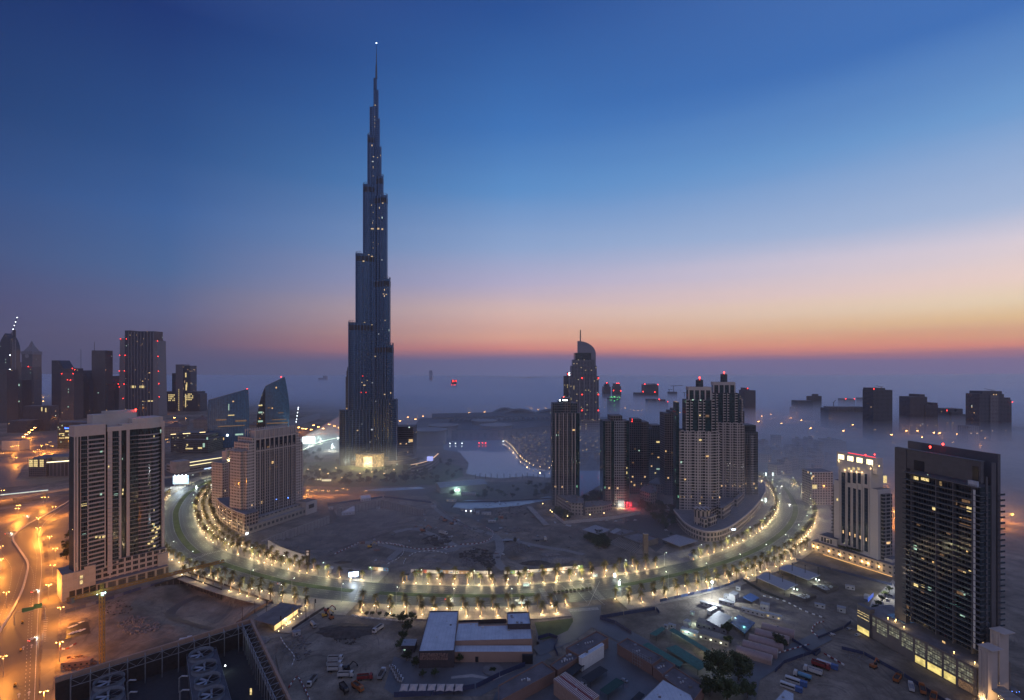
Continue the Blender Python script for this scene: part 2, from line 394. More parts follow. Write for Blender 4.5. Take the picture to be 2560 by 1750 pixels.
def sheet(name,pts,m,z=0.0,label=None,px=True):
    b=MB(); q=[(*(P(*p)[:2] if px else p[:2]),z) for p in pts]
    me=bpy.data.meshes.new(name); bm=bmesh.new(); vs=[bm.verts.new(p) for p in q]; f=bm.faces.new(vs)
    bmesh.ops.triangulate(bm,faces=[f]); bm.normal_update()
    for f in bm.faces:
        if f.normal.z<0: f.normal_flip()
    bm.to_mesh(me); bm.free(); me.materials.append(m)
    o=bpy.data.objects.new(name,me); COL.objects.link(o); return tag(o,label,kind='structure')
# ------------------------------------------------------------------ the curved boulevard
CL=[(640,1172),(575,1186),(520,1204),(472,1232),(444,1268),(440,1300),(452,1340),(490,1380),(560,1410),(650,1438),(740,1459),(870,1476),(1000,1485),(1140,1489),(1280,1489),(1420,1479),(1550,1464),(1680,1439),(1800,1409),(1900,1369),(1960,1328),(1986,1290),(1985,1258),(1962,1222),(1925,1198),(1880,1172)]
BL=smooth_path([P(*p) for p in CL],10)
BLX=[(p.x/p.y*FPX+1280) for p in BL]
def bl_part(x0,x1):                        # piece of the centre line between two picture columns, lower arc
    i0=min(range(len(BL)),key=lambda i:abs(BLX[i]-x0)+(0 if BL[i].y<640 else 1e4)); i1=min(range(len(BL)),key=lambda i:abs(BLX[i]-x1)+(0 if BL[i].y<640 else 1e4))
    return BL[i0:i1+1]
b=MB(); strip(b,offset(BL,19.2),offset(BL,-19.2),0.0); struct('boulevard_road',b,M_asph,'wide curved boulevard of grey asphalt with a planted median')
def kerbed(name,path,d0,d1,h,m,label):
    b=MB(); A,B=offset(path,d0),offset(path,d1); strip(b,A,B,h)
    for line in (A,B):
        for i in range(len(line)-1):
            p,q=line[i],line[i+1]; b.face([(p.x,p.y,-.2),(q.x,q.y,-.2),(q.x,q.y,h),(p.x,p.y,h)])
    return struct(name,b,m,label)
def pieces(skip,path=BL):                  # path cut at crossings: skip = list of (x0,x1) picture columns on the lower arc
    out=[];cur=[]
    for p,x in zip(path,BLX):
        if any(a<=x<=c and p.y<620 for a,c in skip):
            if len(cur)>1: out.append(cur)
            cur=[]
        else: cur.append(p)
    if len(cur)>1: out.append(cur)
    return out
for pc in pieces([(500,545),(895,945),(1345,1535),(1985,2100)]): kerbed('road_median',pc,3,-3,.16,M_lawn,None)
for pc in pieces([(930,985)]): kerbed('pavement',pc,19.2,43,.15,M_pave,None)
for pc in pieces([(930,960),(1400,1500)]): kerbed('pavement',pc,-19.2,-41,.15,M_pave,None)
b=MB()
for off in (7.2,11.2,15.2,-7.2,-11.2,-15.2):
    for p,t in walk(offset(BL,off),9.0):
        n=Vector((-t.y,t.x,0))*.09; q=p+t*3; b.face([(*(p-n)[:2],.006),(*(q-n)[:2],.006),(*(q+n)[:2],.006),(*(p+n)[:2],.006)])
for off in (3.6,18.6,-3.6,-18.6):
    A,B=offset(BL,off+.08),offset(BL,off-.08); strip(b,A,B,.006)
def bars(p0,p1,n,w,ln):                    # zebra bars between two pixels
    a,c=P(*p0),P(*p1); t=(c-a).normalized(); nn=Vector((-t.y,t.x,0))
    for i in range(n):
        q=a.lerp(c,(i+.5)/n); b.face([(*(q-t*w/2-nn*ln/2)[:2],.008),(*(q+t*w/2-nn*ln/2)[:2],.008),(*(q+t*w/2+nn*ln/2)[:2],.008),(*(q-t*w/2+nn*ln/2)[:2],.008)])
bars((505,1388),(562,1374),14,.4,4.2); bars((450,1408),(512,1388),14,.4,4.2)
bars((1352,1470),(1378,1512),22,.32,5); bars((1470,1458),(1508,1500),24,.32,5); bars((1412,1528),(1496,1521),30,.35,4.5)
bars((1968,1308),(2030,1300),16,.7,4.5); bars((905,1462),(890,1500),14,.5,3)
for a,c in (((1380,1466),(1392,1500)),((1405,1464),(1418,1476)),((1430,1463),(1468,1506)),((1452,1462),(1512,1512)),((1500,1452),(1470,1515)),((1000,1466),(995,1478))):
    A,B=P(*a),P(*c); t=(B-A).normalized(); n=Vector((-t.y,t.x,0))*.15; b.face([(*(A-n)[:2],.010),(*(B-n)[:2],.010),(*(B+n)[:2],.010),(*(A+n)[:2],.010)])
struct('boulevard_markings',b,M_paint,'pale lane lines and zebra crossings painted on the boulevard')
sheet('side_street',[(1408,1522),(1503,1512),(1500,1548),(1545,1560),(1620,1600),(1700,1660),(1900,1640),(2000,1600),(2060,1570),(2080,1600),(1960,1660),(1900,1700),(1880,1800),(1800,1800),(1815,1700),(1750,1700),(1640,1660),(1560,1612),(1480,1568),(1440,1600),(1350,1640),(1330,1618),(1420,1576),(1436,1548)],M_yard,.0,'dark side street leading off the boulevard')
sheet('lawn',[(1336,1556),(1432,1545),(1434,1566),(1400,1590),(1350,1600)],M_lawn,-.1,'dark lawn beside the white roofed centre')
sheet('courtyard',[(1030,1655),(1340,1640),(1372,1560),(1336,1556),(1342,1600),(1380,1640),(1290,1690),(1200,1740),(990,1740),(960,1720),(985,1640)],M_yard,-.22,'paved courtyard in front of the white roofed centre')
sheet('service_yard',[(1240,1730),(1440,1640),(1500,1590),(1560,1610),(1640,1660),(1720,1740),(1780,1830),(1200,1830)],M_yard,-.21,'dark concrete service yard between the terracotta sheds')
# ------------------------------------------------------------------ highway at the left
hw=[(-160,1900),(-160,1345),(0,1322),(50,1302),(110,1268),(160,1243),(230,1222),(232,1250),(160,1284),(118,1312),(103,1342),(109,1382),(112,1430),(106,1500),(101,1600),(96,1700),(90,1900)]
sheet('highway',hw,M_asph2,.0,'broad highway under orange lamps')
sheet('service_road',[(118,1306),(175,1290),(165,1340),(160,1400),(152,1470),(146,1560),(140,1650),(126,1760),(110,1900),(96,1900),(100,1700),(108,1600),(116,1500),(124,1430),(120,1385),(110,1340)],paving('pale_tarmac',(.15,.13,.10),4),-.03,'pale service road beside the highway')
b=MB()
mid=smooth_path([P(*p) for p in [(182,1247),(126,1281),(73,1309),(38,1336),(33,1350),(44,1368),(62,1394),(70,1412),(66,1440),(52,1485),(22,1543),(-20,1610)]],6)
A,B=offset(mid,.7),offset(mid,-.7); strip(b,A,B,.9)
for l_ in (A,B):
    for i in range(len(l_)-1): b.face([(*l_[i][:2],0),(*l_[i+1][:2],0),(*l_[i+1][:2],.9),(*l_[i][:2],.9)])
tag(part('highway_barrier',b,M_kerb),'long pale concrete barrier curving along the orange highway','barrier')
b=MB(); dots=MB()
edge=smooth_path([P(*p) for p in [(190,1249),(150,1276),(112,1306),(97,1340),(102,1382),(104,1430),(97,1500),(92,1600),(88,1700),(84,1800)]],6)
for o_ in (0,):
    A,B=offset(edge,.15),offset(edge,-.15); strip(b,A,B,.006)
L2=[[(178,1240),(100,1285),(50,1318),(8,1345),(-5,1365),(10,1390),(28,1420),(24,1470),(0,1540)],[(170,1240),(90,1280),(30,1315),(-40,1350)],[(60,1404),(50,1440),(34,1490),(8,1548)],[(72,1408),(84,1440),(76,1500),(69,1600),(64,1700),(60,1800)],[(80,1350),(92,1390),(90,1430),(82,1500),(78,1600),(74,1700),(70,1800)]]
for l_ in L2:
    for p,t in walk(smooth_path([P(*q) for q in l_],6),5.5):
        n=Vector((-t.y,t.x,0))*.14; q=p+t*1.6; b.face([(*(p-n)[:2],.006),(*(q-n)[:2],.006),(*(q+n)[:2],.006),(*(p+n)[:2],.006)])
def arrow(px,py):
    o=P(px,py); a=P(px+1,py-14); t=(a-o).normalized(); n=Vector((-t.y,t.x,0))
    def q(u,v): r=o+t*u+n*v; return (r.x,r.y,.008)
    b.face([q(0,-.2),q(4,-.2),q(4,.2),q(0,.2)]); b.face([q(4,-.9),q(6.4,0),q(4,.9)])
for a_ in ((58,1625),(79,1620),(47,1745),(72,1740)): arrow(*a_)
for i in range(14):                        # chevrons on the gore
    p,q=P(107+i*.2,1545+i*4.5),P(120-i*.55,1545+i*4.5); b.face([(p.x,p.y,.004),(q.x,q.y,.004),(q.x,q.y+.5,.004),(p.x,p.y+.5,.004)])
struct('highway_markings',b,M_paint,'white dashes, arrows and chevrons on the orange lit highway')
M_far=asphalt('far_road',(.16,.13,.10))
for nm,pts in (('motorway',[(-40,1205),(20,1150),(60,1100),(100,1060),(128,1030),(112,985),(119,985),(138,1030),(150,1062),(200,1085),(200,1100),(110,1110),(70,1150),(30,1215)]),
  ('motorway',[(-100,1152),(80,1138),(230,1122),(420,1098),(700,1058),(800,1032),(800,1046),(700,1078),(420,1118),(230,1142),(80,1160),(-100,1176)]),
  ('motorway',[(-100,1215),(120,1196),(240,1176),(240,1186),(120,1208),(-100,1230)]),
  ('motorway',[(940,1040),(1200,1020),(1480,1000),(1480,1006),(1200,1028),(940,1050)]),
  ('motorway',[(1480,1000),(1700,1040),(1960,1080),(2250,1108),(2600,1130),(2600,1150),(2250,1122),(1960,1092),(1700,1049),(1480,1006)]),
  ('motorway',[(2480,1268),(2620,1290),(2620,1330),(2480,1300)]),
  ('access_road',[(700,1222),(860,1216),(1060,1210),(1090,1225),(1060,1240),(860,1234),(700,1238)]),
  ('access_road',[(1100,1260),(1100,1235),(1130,1262),(1220,1290),(1260,1320),(1240,1330),(1180,1296),(1110,1275)]),
  ('access_road',[(400,1180),(470,1195),(560,1165),(620,1158),(640,1172),(575,1182),(500,1212),(470,1236),(420,1230)]),
  ('access_road',[(1565,1290),(1690,1280),(1760,1330),(1690,1340),(1640,1380),(1560,1310)]),
  ('access_road',[(1900,1190),(1860,1168),(1900,1160),(1990,1215),(2090,1290),(2075,1330),(2020,1300),(1990,1240)])):
    ZI=globals().get('ZI',0)+1; sheet(nm,pts,M_far if nm=='motorway' else M_asph2,-.01-.012*ZI)
# ------------------------------------------------------------------ water
def water():
    t=NT('water'); v=t.obj(); n=t.noise(.09,3,v)
    t.b.inputs['Base Color'].default_value=(.27,.35,.42,1); t.b.inputs['Roughness'].default_value=.07; t.b.inputs['IOR'].default_value=1.33
    t.bump(n,.12,.35); return t.m
M_water=water()
sheet('lake',[(1104,1104),(1140,1100),(1270,1100),(1282,1120),(1300,1146),(1340,1172),(1400,1178),(1520,1176),(1520,1200),(1480,1225),(1450,1240),(1440,1216),(1400,1196),(1318,1190),(1252,1196),(1192,1190),(1166,1184),(1172,1158),(1150,1132),(1110,1124)],M_water,.02,'still grey blue lake between the tallest tower and the old quarter')
sheet('canal',[(905,1226),(960,1220),(1052,1217),(1060,1222),(960,1228)],M_water,.03,'thin pale strip of canal')
sheet('basin',[(1132,1268),(1138,1256),(1170,1250),(1250,1254),(1330,1250),(1370,1240),(1390,1246),(1300,1264),(1230,1270),(1170,1272)],M_water,.05,'shallow pool beside the construction ground')
sheet('grove_ground',[(690,1160),(900,1150),(1060,1150),(1150,1165),(1160,1190),(1080,1212),(880,1218),(700,1214)],M_lawn,-.05,'planted ground round the foot of the tallest tower')
sheet('park_ground',[(1060,1235),(1190,1205),(1400,1205),(1450,1240),(1330,1250),(1160,1248),(1100,1258)],mat('scrub_ground',(.10,.10,.075),.95,var=.5,scale=.08),-.06,'dark scrubby park ground in front of the lake')
# ------------------------------------------------------------------ air
def volume(name,dens,col,g):
    m=bpy.data.materials.new(name); m.use_nodes=True; n=m.node_tree.nodes; n.clear()
    o=n.new('ShaderNodeOutputMaterial'); v=n.new('ShaderNodeVolumePrincipled')
    v.inputs['Color'].default_value=(*col,1); v.inputs['Density'].default_value=dens; v.inputs['Anisotropy'].default_value=g
    m.node_tree.links.new(v.outputs[0],o.inputs['Volume']); m.cycles.homogeneous_volume=True; return m
HAZE_D,MIST_D,FOG_D=4.8e-5,2.2e-3,2.0e-3
b=MB(); b.box(-9200,9200,-800,9200,-20,850,bottom=True)
tag(part('haze',b,volume('haze',HAZE_D,(.93,.90,.95),.45)),'thin dusk haze over the whole city',None,None,'stuff')
def fogbank(name,label,pts,hf,ramp,dens,seed):
    def edge(x):
        for (a,p),(c,q) in zip(pts,pts[1:]):
            if a<=x<=c: return p+(q-p)*(x-a)/(c-a)
        return 4000
    xs=[-8800,-5000,-2500,-1400,-900,-600,-450,-350,-240,-150,-70,0,120,240,330,420,520,640,800,1000,1300,1700,2300,3300,5200,8800]; ss=[0,60,130,210,300,400,500,600,700,850,1050,1300,1700,2500,3800,5600]; b=MB()
    def pt(x,s):
        y=min(8900,edge(x)+s); k=min(1,s/ramp); k=k*k*(3-2*k)
        return x,y,max(hf(x)*k*(1+.26*mnoise.fractal(Vector((x*.0021,y*.0021,seed)),.8,2,3)),0)
    P_=[[pt(x,s) for s in ss] for x in xs]; nx_,ns=len(xs),len(ss)
    for i in range(nx_-1):
        for j in range(ns-1):
            q=[P_[i][j],P_[i+1][j],P_[i+1][j+1],P_[i][j+1]]; b.face(q); b.face([(p[0],p[1],-12) for p in reversed(q)])
    def skirt(a,c): b.face([(*a[:2],-12),(*c[:2],-12),c,a])
    for i in range(nx_-1): skirt(P_[i][0],P_[i+1][0]); skirt(P_[i+1][-1],P_[i][-1])
    for j in range(ns-1): skirt(P_[0][j+1],P_[0][j]); skirt(P_[-1][j],P_[-1][j+1])
    return tag(part(name,b,volume(name,dens,(.83,.90,1.0),.5),smooth=True),label,None,None,'stuff')
fogbank('mist','thin low mist over the boulevard, the lake and the nearer houses',[(-9000,3400),(-2500,2400),(-900,2000),(-620,1750),(-480,900),(-360,460),(-250,360),(-100,330),(60,330),(200,340),(330,350),(430,330),(520,290),(900,250),(1600,500),(9000,1500)],lambda x:54 if x>300 else 46,420,MIST_D,1.3)
fo=fogbank('fog','thick low bank of fog lying round the feet of the far towers',[(-9000,3400),(-2500,2700),(-900,2300),(-500,2050),(-280,1750),(-100,1560),(60,1520),(200,1420),(330,1180),(430,1120),(520,1150),(900,1300),(1600,1400),(9000,2600)],lambda x:66 if x>250 else 54,520,FOG_D,5.1)
# ------------------------------------------------------------------ a building whose front runs between two picture columns
class Tw:
    def __init__(s,name,label,cat,pl,dl,pr,dr,group=None):
        s.A=Vector((XD(pl,dl),dl,0)); s.B=Vector((XD(pr,dr),dr,0)); s.u=(s.B-s.A).normalized(); s.L=(s.B-s.A).length
        s.w=Vector((-s.u.y,s.u.x,0)); s.rz=atan2(s.u.y,s.u.x); s.root=thing(name,label,cat,s.A,s.rz,group)
    def hit(s,px,y=0):                     # where the sight line of a column meets the plane y metres behind the front
        k=(px-1280)/FPX; o=s.A+s.w*y; # o + u*t : x = k*d
        t=(k*o.y-o.x)/(s.u.x-k*s.u.y); return t,(o+s.u*t).y
    def X(s,px,y=0): return s.hit(px,y)[0]
    def Z(s,px,py,y=0): return ZD(py,s.hit(px,y)[1])
    def part(s,name,mb,m,label=None,loc=None,parent=None,smooth=False): return part(name,mb,m,parent or s.root,label,loc,smooth)
    def box(s,name,x0,x1,y0,y1,z0,z1,m,label=None,mtop=None,parent=None):
        b=MB(); b.prism([(x0,y0),(x1,y0),(x1,y1),(x0,y1)],z0,z1,mtop=1 if mtop else None); return s.part(name,b,[m,mtop] if mtop else m,label,None,parent)
    def stack(s,name,mb,m,zs,x=0,y=0,limit=100):
        zs=list(zs)
        if isinstance(mb,MB):
            me=mb.mesh(name,m)
        for z in zs[:limit]: part(name,me,m,s.root,loc=(x,y,z))
    def lit(s,px0,px1,py0,py1,y=0,m=None,name='lit_window',label=None):
        m=m or M_warm; x0,x1=s.X(px0,y),s.X(px1,y); pc=(px0+px1)/2; z0,z1=s.Z(pc,py1,y),s.Z(pc,py0,y)
        b=MB(); b.box(x0,x1,-.12,.05,z0,z1,bottom=True); return s.part(name,b,m,label,(0,y,0))
    def red(s,px,py,y=0,r=.9,m=None):
        x=s.X(px,y); r*=.62; b=MB(); b.ball(0,0,0,r); b.cyl(0,0,-r*1.8,-r*.6,r*.35,n=6); return s.part('aviation_light',b,m or M_red,None,(x,y-.2,s.Z(px,py,y)))  # ball drawn larger than the lamp itself to stand for its bloom
M_warm=litglass('warm_window',(1,.62,.26),1.3); M_cool=litglass('cool_window',(.6,.95,.75),.9); M_yel=litglass('yellow_window',(1,.76,.32),1.3)
M_dim=litglass('dim_window',(.9,.5,.25),.22); M_red=glow('red_light',(1,.03,.02),14); M_wht=glow('white_light',(.85,.95,1),9)
M_beige=mat('beige_render',(.43,.375,.34),.8,var=.12,scale=.05); M_beige2=mat('pale_stone',(.45,.40,.36),.8,var=.14,scale=.06)
M_roof=mat('roof_felt',(.16,.15,.15),.9,var=.3,scale=.2); M_slab=mat('slab_edge',(.31,.28,.27),.75,var=.12,scale=.2)
M_glz=facade('dark_glazing',(.10,.10,.11),(.028,.042,.05),1.5,3.5,(.06,.97),(.06,.97),.012,hv=.1,power=1.2)
# ------------------------------------------------------------------ the tallest tower
BD=1010; bx=XD(938,BD)
burj=thing('skyscraper','tallest tower, a stepped needle of dark blue glass tapering to a thin spire','skyscraper',(bx,BD,0))
M_burj=facade('tall_tower_glass',(.055,.085,.14),(.055,.105,.19),1.6,3.9,(.10,.93),(.0,.84),.004,((1,.68,.34),(.8,1,.9)),2.2,.2,hv=.1,gvar=.22,metal=.85)
M_fin=mat('steel_fin',(.11,.18,.32),.35,.5); M_mech=mat('louvre_dark',(.035,.04,.05),.5,.3); M_steelb=mat('spire_steel',(.10,.11,.13),.35,.7)
def wing(ang,R,w,z0,z1):
    pts=[]; n=int(max(2,R//2.2))
    for i in range(n+1):
        r=R*i/n; pts.append((r,-w*(.93+.12*abs(sin(r*.36)))))
    for k in range(1,9): a=-pi/2+pi*k/9; pts.append((R+w*.9*cos(a),w*sin(a)))
    for i in range(n,-1,-1):
        r=R*i/n; pts.append((r,w*(.93+.12*abs(sin(r*.36)))))
    c,s_=cos(ang),sin(ang); pg=[(x*c-y*s_,x*s_+y*c) for x,y in pts]
    b=MB(); b.prism(pg,z0,z1,m=0,mtop=1); return b
WINGS=[(radians(207),[(58,106),(42,274),(29,408),(15.5,544),(9.5,642),(5.5,698)]),
       (radians(333),[(44,126),(35,231),(28,359),(21.5,522),(14.5,561),(10,619),(6.5,675),(3.5,732)]),
       (radians(90),[(56,60),(48,182),(38,310),(27,460),(15,590),(8,660)])]
for ang,tiers in WINGS:
    z0=0
    for i,(R,z1) in enumerate(tiers):
        w=10.2-.65*i if i<4 else 7.2-.6*i*.7
        w=max(w,3.0); part('tier',wing(ang,R,w,z0,z1),[M_burj,M_roof],burj)
        ca,sa=cos(ang),sin(ang); b=MB()
        for r in [R*k/max(2,int(R/6)) for k in range(1,max(2,int(R/6))+1)]:
            for sg in (-1,1): x,y=r,sg*(w*1.055+.1); b.bar((x*ca-y*sa,x*sa+y*ca,z0),(x*ca-y*sa,x*sa+y*ca,z1),.7)
        x=R+w*.93; b.bar((x*ca,x*sa,z0),(x*ca,x*sa,z1+2),1.1); part('rib',b,M_fin,burj)
        if i<5 and z1>150 and ang!=radians(90):
            part('mechanical_floor',wing(ang,R+.12,w+.12,z1-15,z1-5),[M_mech,M_mech],burj)
            b=MB(); ca,sa=cos(ang),sin(ang)
            for k in range(9):
                a=-pi/2+pi*k/8; x,y=R+w*.85*cos(a),w*.95*sin(a); c_=(x*ca-y*sa,x*sa+y*ca); b.bar((*c_,z1),(*c_,z1+4),.5); k and b.bar((*pc_,z1+3.9),(*c_,z1+3.9),.3); pc_=c_
            part('terrace_screen',b,M_steelb,burj)
        z0=z1
b=MB(); b.prism([(9.5*cos(pi*k/6),9.5*sin(pi*k/6)) for k in range(12)],0,600,m=0); b.prism([(6*cos(pi*k/6),6*sin(pi*k/6)) for k in range(12)],600,700); b.prism([(3.4*cos(pi*k/5),3.4*sin(pi*k/5)) for k in range(10)],700,757)
part('core',b,[M_burj],burj)
b=MB(); b.cyl(2.2,0,757,783,2.1,1.5,10); b.cyl(2.4,0,783,806,1.0,.7,8); b.cyl(2.4,0,806,826,.55,.25,6); part('spire',b,M_steelb,burj)
b=MB(); b.ball(2.4,0,827,1.0); part('beacon',b,M_wht,burj)
def burj_lit(px,py,w,h,m,yo=None):
    best=None; z=ZD(py,BD-20); X=XD(px,BD)-bx
    # nearest wing surface in front of the column
    for ang,tiers in WINGS[:2]:
        R=next((R for R,zt in tiers if z<zt),None)
        if R is None: continue
        i=[zt for _,zt in tiers].index(next(zt for _,zt in tiers if z<zt)); ww=(10.2-.65*i if i<4 else max(3,7.2-.42*i))
        for r in [k*R/14 for k in range(15)]:
            for sgn in (1,-1):
                x=r*cos(ang)-sgn*ww*1.05*sin(ang); y=r*sin(ang)+sgn*ww*1.05*cos(ang)
                if abs(x-X)<2.4 and (best is None or y<best): best=y
    w*=.42; h*=.5; y=best if best is not None else -11
    b=MB(); b.box(-w/2,w/2,-.5,.9,-h/2,h/2,bottom=True); part('lit_window',b,m,burj,None,(XD(px,BD+y)-bx,y-.6,ZD(py,BD+y)))
M_bw=glow('tower_lamp_warm',(1,.70,.40),.65); M_bw2=glow('tower_lamp_white',(.9,.95,1),.5)
for px,py,w,h in ((934,392,5,2.5),(944,394,3,2),(932,404,7,3),(933,417,2,2),(933,440,1.6,1.6),(933,420,1.6,2),(952,418,1.6,2),(938,263,4,2),(937,292,1.5,2),(937,300,1.5,2),(937,308,1.5,2),(937,317,1.5,2),(957,508,6,3),(922,510,2,2),(929,513,3,3),(933,531,1.6,2),(933,552,1.6,2),(948,518,1.6,2),(948,545,1.6,2),(931,572,12,4),(946,572,9,6),(956,573,7,6),(921,574,5,4),(933,606,1.6,2),(933,620,1.6,2),(946,610,1.6,2),(922,637,6,2),(930,641,8,3),(909,653,7,4),(955,650,7,2),(959,735,8,3),(966,736,5,3),(954,801,6,2),(963,801,5,2),(912,806,4,2),(930,812,5,2),(947,835,4,3),(957,823,2,2),(963,913,4,2),(938,891,4,4),(918,951,4,2),(911,963,9,4),(893,955,3,2),(905,956,4,3),(931,957,5,2),(964,986,14,4),(892,994,4,3),(891,1004,7,4),(940,1003,3,3),(930,1074,8,5),(894,1076,6,4),(958,1076,4,3),(978,1076,5,5),(942,1040,2,2),(905,1060,2,2),(968,1043,5,3),(975,1010,2,4),(947,1095,3,5),(925,1105,2,5)):
    burj_lit(px,py,w,h,M_bw if random.random()<.75 else M_bw2)
for px,py in ((907,940),(903,981),(915,981)): burj_lit(px,py,2.4,3,glow('red_dim',(1,.03,.02),2.5))
# podium with the lit entrance pavilion
M_pod=facade('low_podium_bands',(.17,.15,.15),(.03,.035,.04),2.4,3.6,(.1,.9),(.25,.85),.05,hv=.2)
b=MB()
for k,(rx,h) in enumerate(((74,9),(64,16),(54,24))):
    b.prism([(rx*1.12*cos(pi+pi*i/24)+4,8+rx*.62*sin(pi+pi*i/24)) for i in range(25)],0 if k==0 else (9,16)[k-1],h,m=0,mtop=1)
part('podium',b,[M_pod,M_roof],burj)
M_ent=litglass('entrance_glow',(1,.74,.34),2.6,.25,.45)
b=MB(); b.prism([(27*cos(pi+pi*i/14),-38+12*sin(pi+pi*i/14)) for i in range(15)],0,24,mtop=1); ent=part('entrance_pavilion',b,[facade('pavilion_glass',(.30,.22,.13),(.2,.15,.08),2.2,3.2,(.08,.92),(.1,.92),.75,((1,.78,.36),(1,.7,.3)),1.6,.3,hv=.1),M_beige2],burj)
b=MB(); b.box(-8,8,-50.9,-50.5,1,20,bottom=True); part('lit_lobby',b,M_ent,ent)
b=MB(); b.box(-11,11,-54,-49,7,8.2,bottom=True); part('canopy',b,M_beige,ent)
for x in (-9,-3,3,9):
    b=MB(); b.cyl(x,-53.2,0,7,.5); part('column',b,M_beige,ent)
for x,y,pw in ((0,-64,30000),(-27,-56,16000),(27,-56,16000),(0,-58,8000),(-46,-40,7000),(46,-40,7000)): lamp('entrance_lamp',(x,y,7),pw,(1,.74,.36),2,burj)
# ------------------------------------------------------------------ beige apartment tower at the left
t=Tw('apartment_tower','beige apartment tower with curved balconies and a stepped parapet beside the orange highway','tower',185,418.6,410,475)
X=t.X; FZ=3.55
M_rib=facade('ribbon_glass',(.12,.115,.115),(.02,.034,.036),1.3,FZ,(.05,.96),(.0,1),.014,((1,.8,.4),(.7,1,.85)),1.3,.1,hv=.1,gvar=.6)
x1,x2=X(264),X(269); D=15; zb=18
zl=t.Z(240,1088); zr=t.Z(400,1046); zm=t.Z(304,1076)
t.box('wall',0,x1,.35,D*.7,zb,zl,M_rib,mtop=M_roof)
b=MB()
for a,c in ((0,.9),(X(191),X(195.5)),(X(200.5),X(202)),(X(218.5),X(221)),(x1-.7,x1)): b.box(a,c,-.25,.35,zb,zl)
b.box(0,x1,-.35,D*.7+.2,zl,zl+9); b.box(X(219),x2-1,2,D,zl+9,t.Z(240,1068,2)); b.box(-.3,X(209),1.5,9,zl+9,t.Z(195,1082,1.5))
t.part('pier',b,M_beige)
b=MB(); b.box(x1,x2+.4,2.2,D,zb,zl+8); t.part('glazed_recess',b,M_glz)
xe=t.L
# right part, bulging out towards the street
xs=[X(324),X(345)]; xr0,xr1=X(345),X(401)
def bulge(n=10,o=0.0): return [(xr0+(xr1-xr0)*i/n,-o-4.6*sin(pi*(.16+.80*i/n))+2.1) for i in range(n+1)]
b=MB(); pg=[(x2,.3),(X(303),.3),(X(303),1.0),(X(316),1.0),(X(316),.3),(xr0,.3)]+bulge()+[(xe,.4),(xe,24),(x2,24)]
b.prism(pg,zb-6,zm,mtop=1); t.part('wall',b,[M_rib,M_roof])
b=MB()
for a,c in ((x2,X(280.5)),(X(297),X(303)),(X(316),X(324)),(X(404.5),xe)): b.box(a,c,-.3,.45 if a<X(404) else 24.2,zb-6,zm)
b.box(xe-.05,xe+.3,-.3,24,zb-6,zm); t.part('pier',b,M_beige)
b=MB(); top=[(x2-.3,-.5),(xr0,-.5)]+bulge(10,.5)+[(xe+.4,-.4),(xe+.4,24.3),(x2-.3,24.3)]
b.prism(top,zm,zm+4); 
b.prism([(X(304),-.2),(xr0,-.2)]+bulge(10,.2)+[(xe+.2,-.2),(xe+.2,22),(X(304),22)],zm+4,zr-2.5,mtop=0)
b.prism([(X(332),1.2),(xr0,.6)]+[(x,y+.7) for x,y in bulge()]+[(xe-.4,1),(xe-.4,20),(X(332),20)],zr-2.5,zr+1.5)
b.box(X(232,8),X(342,8),8,20,zm-2,t.Z(290,1034,8)); b.box(X(262,11),X(340,11),11,18,t.Z(290,1034,8),t.Z(290,1027,11))
t.part('parapet',b,M_beige2)
nf=int((zl-zb)/FZ); zs=[zb+FZ*i for i in range(nf)]
def balc(x0,x1,pr,h=1.05):
    b=MB(); b.box(x0,x1,-pr,.4,0,.28,bottom=True); b.box(x0,x1,-pr-.02,-pr+.1,.28,h,m=1); return b
M_brail=mat('balcony_glass',(.05,.075,.09),.12,var=.3)
t.stack('balcony',balc(X(202.4),X(218),1.3),[M_slab,M_brail],zs)
nr=int((zm-zb)/FZ); zs2=[zb+FZ*i for i in range(nr)]
t.stack('balcony',balc(X(281),X(296.6),1.5),[M_slab,M_brail],zs2); t.stack('balcony',balc(X(324.4),X(344.5),1.4),[M_slab,M_brail],zs2)
b=MB(); b.box(X(221.2),x1-.8,-.12,.4,0,1.25,bottom=True); t.stack('spandrel',b,M_slab,[z-.55 for z in zs])
b=MB(); pg=bulge(10,.3); b.prism(pg+[(x,y+.8) for x,y in reversed(pg)],0,1.0,bottom=True); pg2=bulge(10,1.1)[6:10]; b.prism(pg2+[(x,y+1) for x,y in reversed(pg2)],-.2,.15,bottom=True); t.stack('spandrel',b,M_slab,[z-.5 for z in zs2])
b=MB(); b.box(X(401.5),X(404.3),-1.6,.3,0,.3,bottom=True); b.box(X(401.5),X(404.3),-1.6,-1.5,.3,1.2); t.stack('corner_balcony',b,M_slab,zs2)
b=MB(); b.box(X(269.5),X(275),-1.1,0,0,.22,bottom=True); t.stack('sun_shade',b,M_slab,zs2)
for a in ((250,256,1127,1131,M_cool),(250,255,1233,1238,M_cool),(203,217,1259,1265,M_yel),(238,243,1340,1345,M_yel),(247,252,1341,1346,M_yel),(256,263,1339,1344,M_yel),(285,295,1234,1239,M_cool),(270,273,1164,1170,M_yel),(305,307,1145,1149,M_cool),(306,309,1222,1228,M_yel),(305,308,1232,1237,M_yel),(382,386,1127,1132,M_cool),(361,372,1132,1135,M_dim),(375,386,1238,1244,M_dim),(326,345,1317,1321,M_dim),(206,215,1334,1338,M_cool),(283,296,1343,1347,M_dim)): t.lit(*a[:4],y=-.2,m=a[4])
for px,py in ((383,1310),(388,1318),(391,1331),(382,1326),(394,1322),(384,1345),(390,1341),(380,1354),(372,1359),(386,1365)):
    t.lit(px-3,px+3,py-2,py+2,y=-3.3,m=M_yel)
t.red(339,1024,9,1.3)
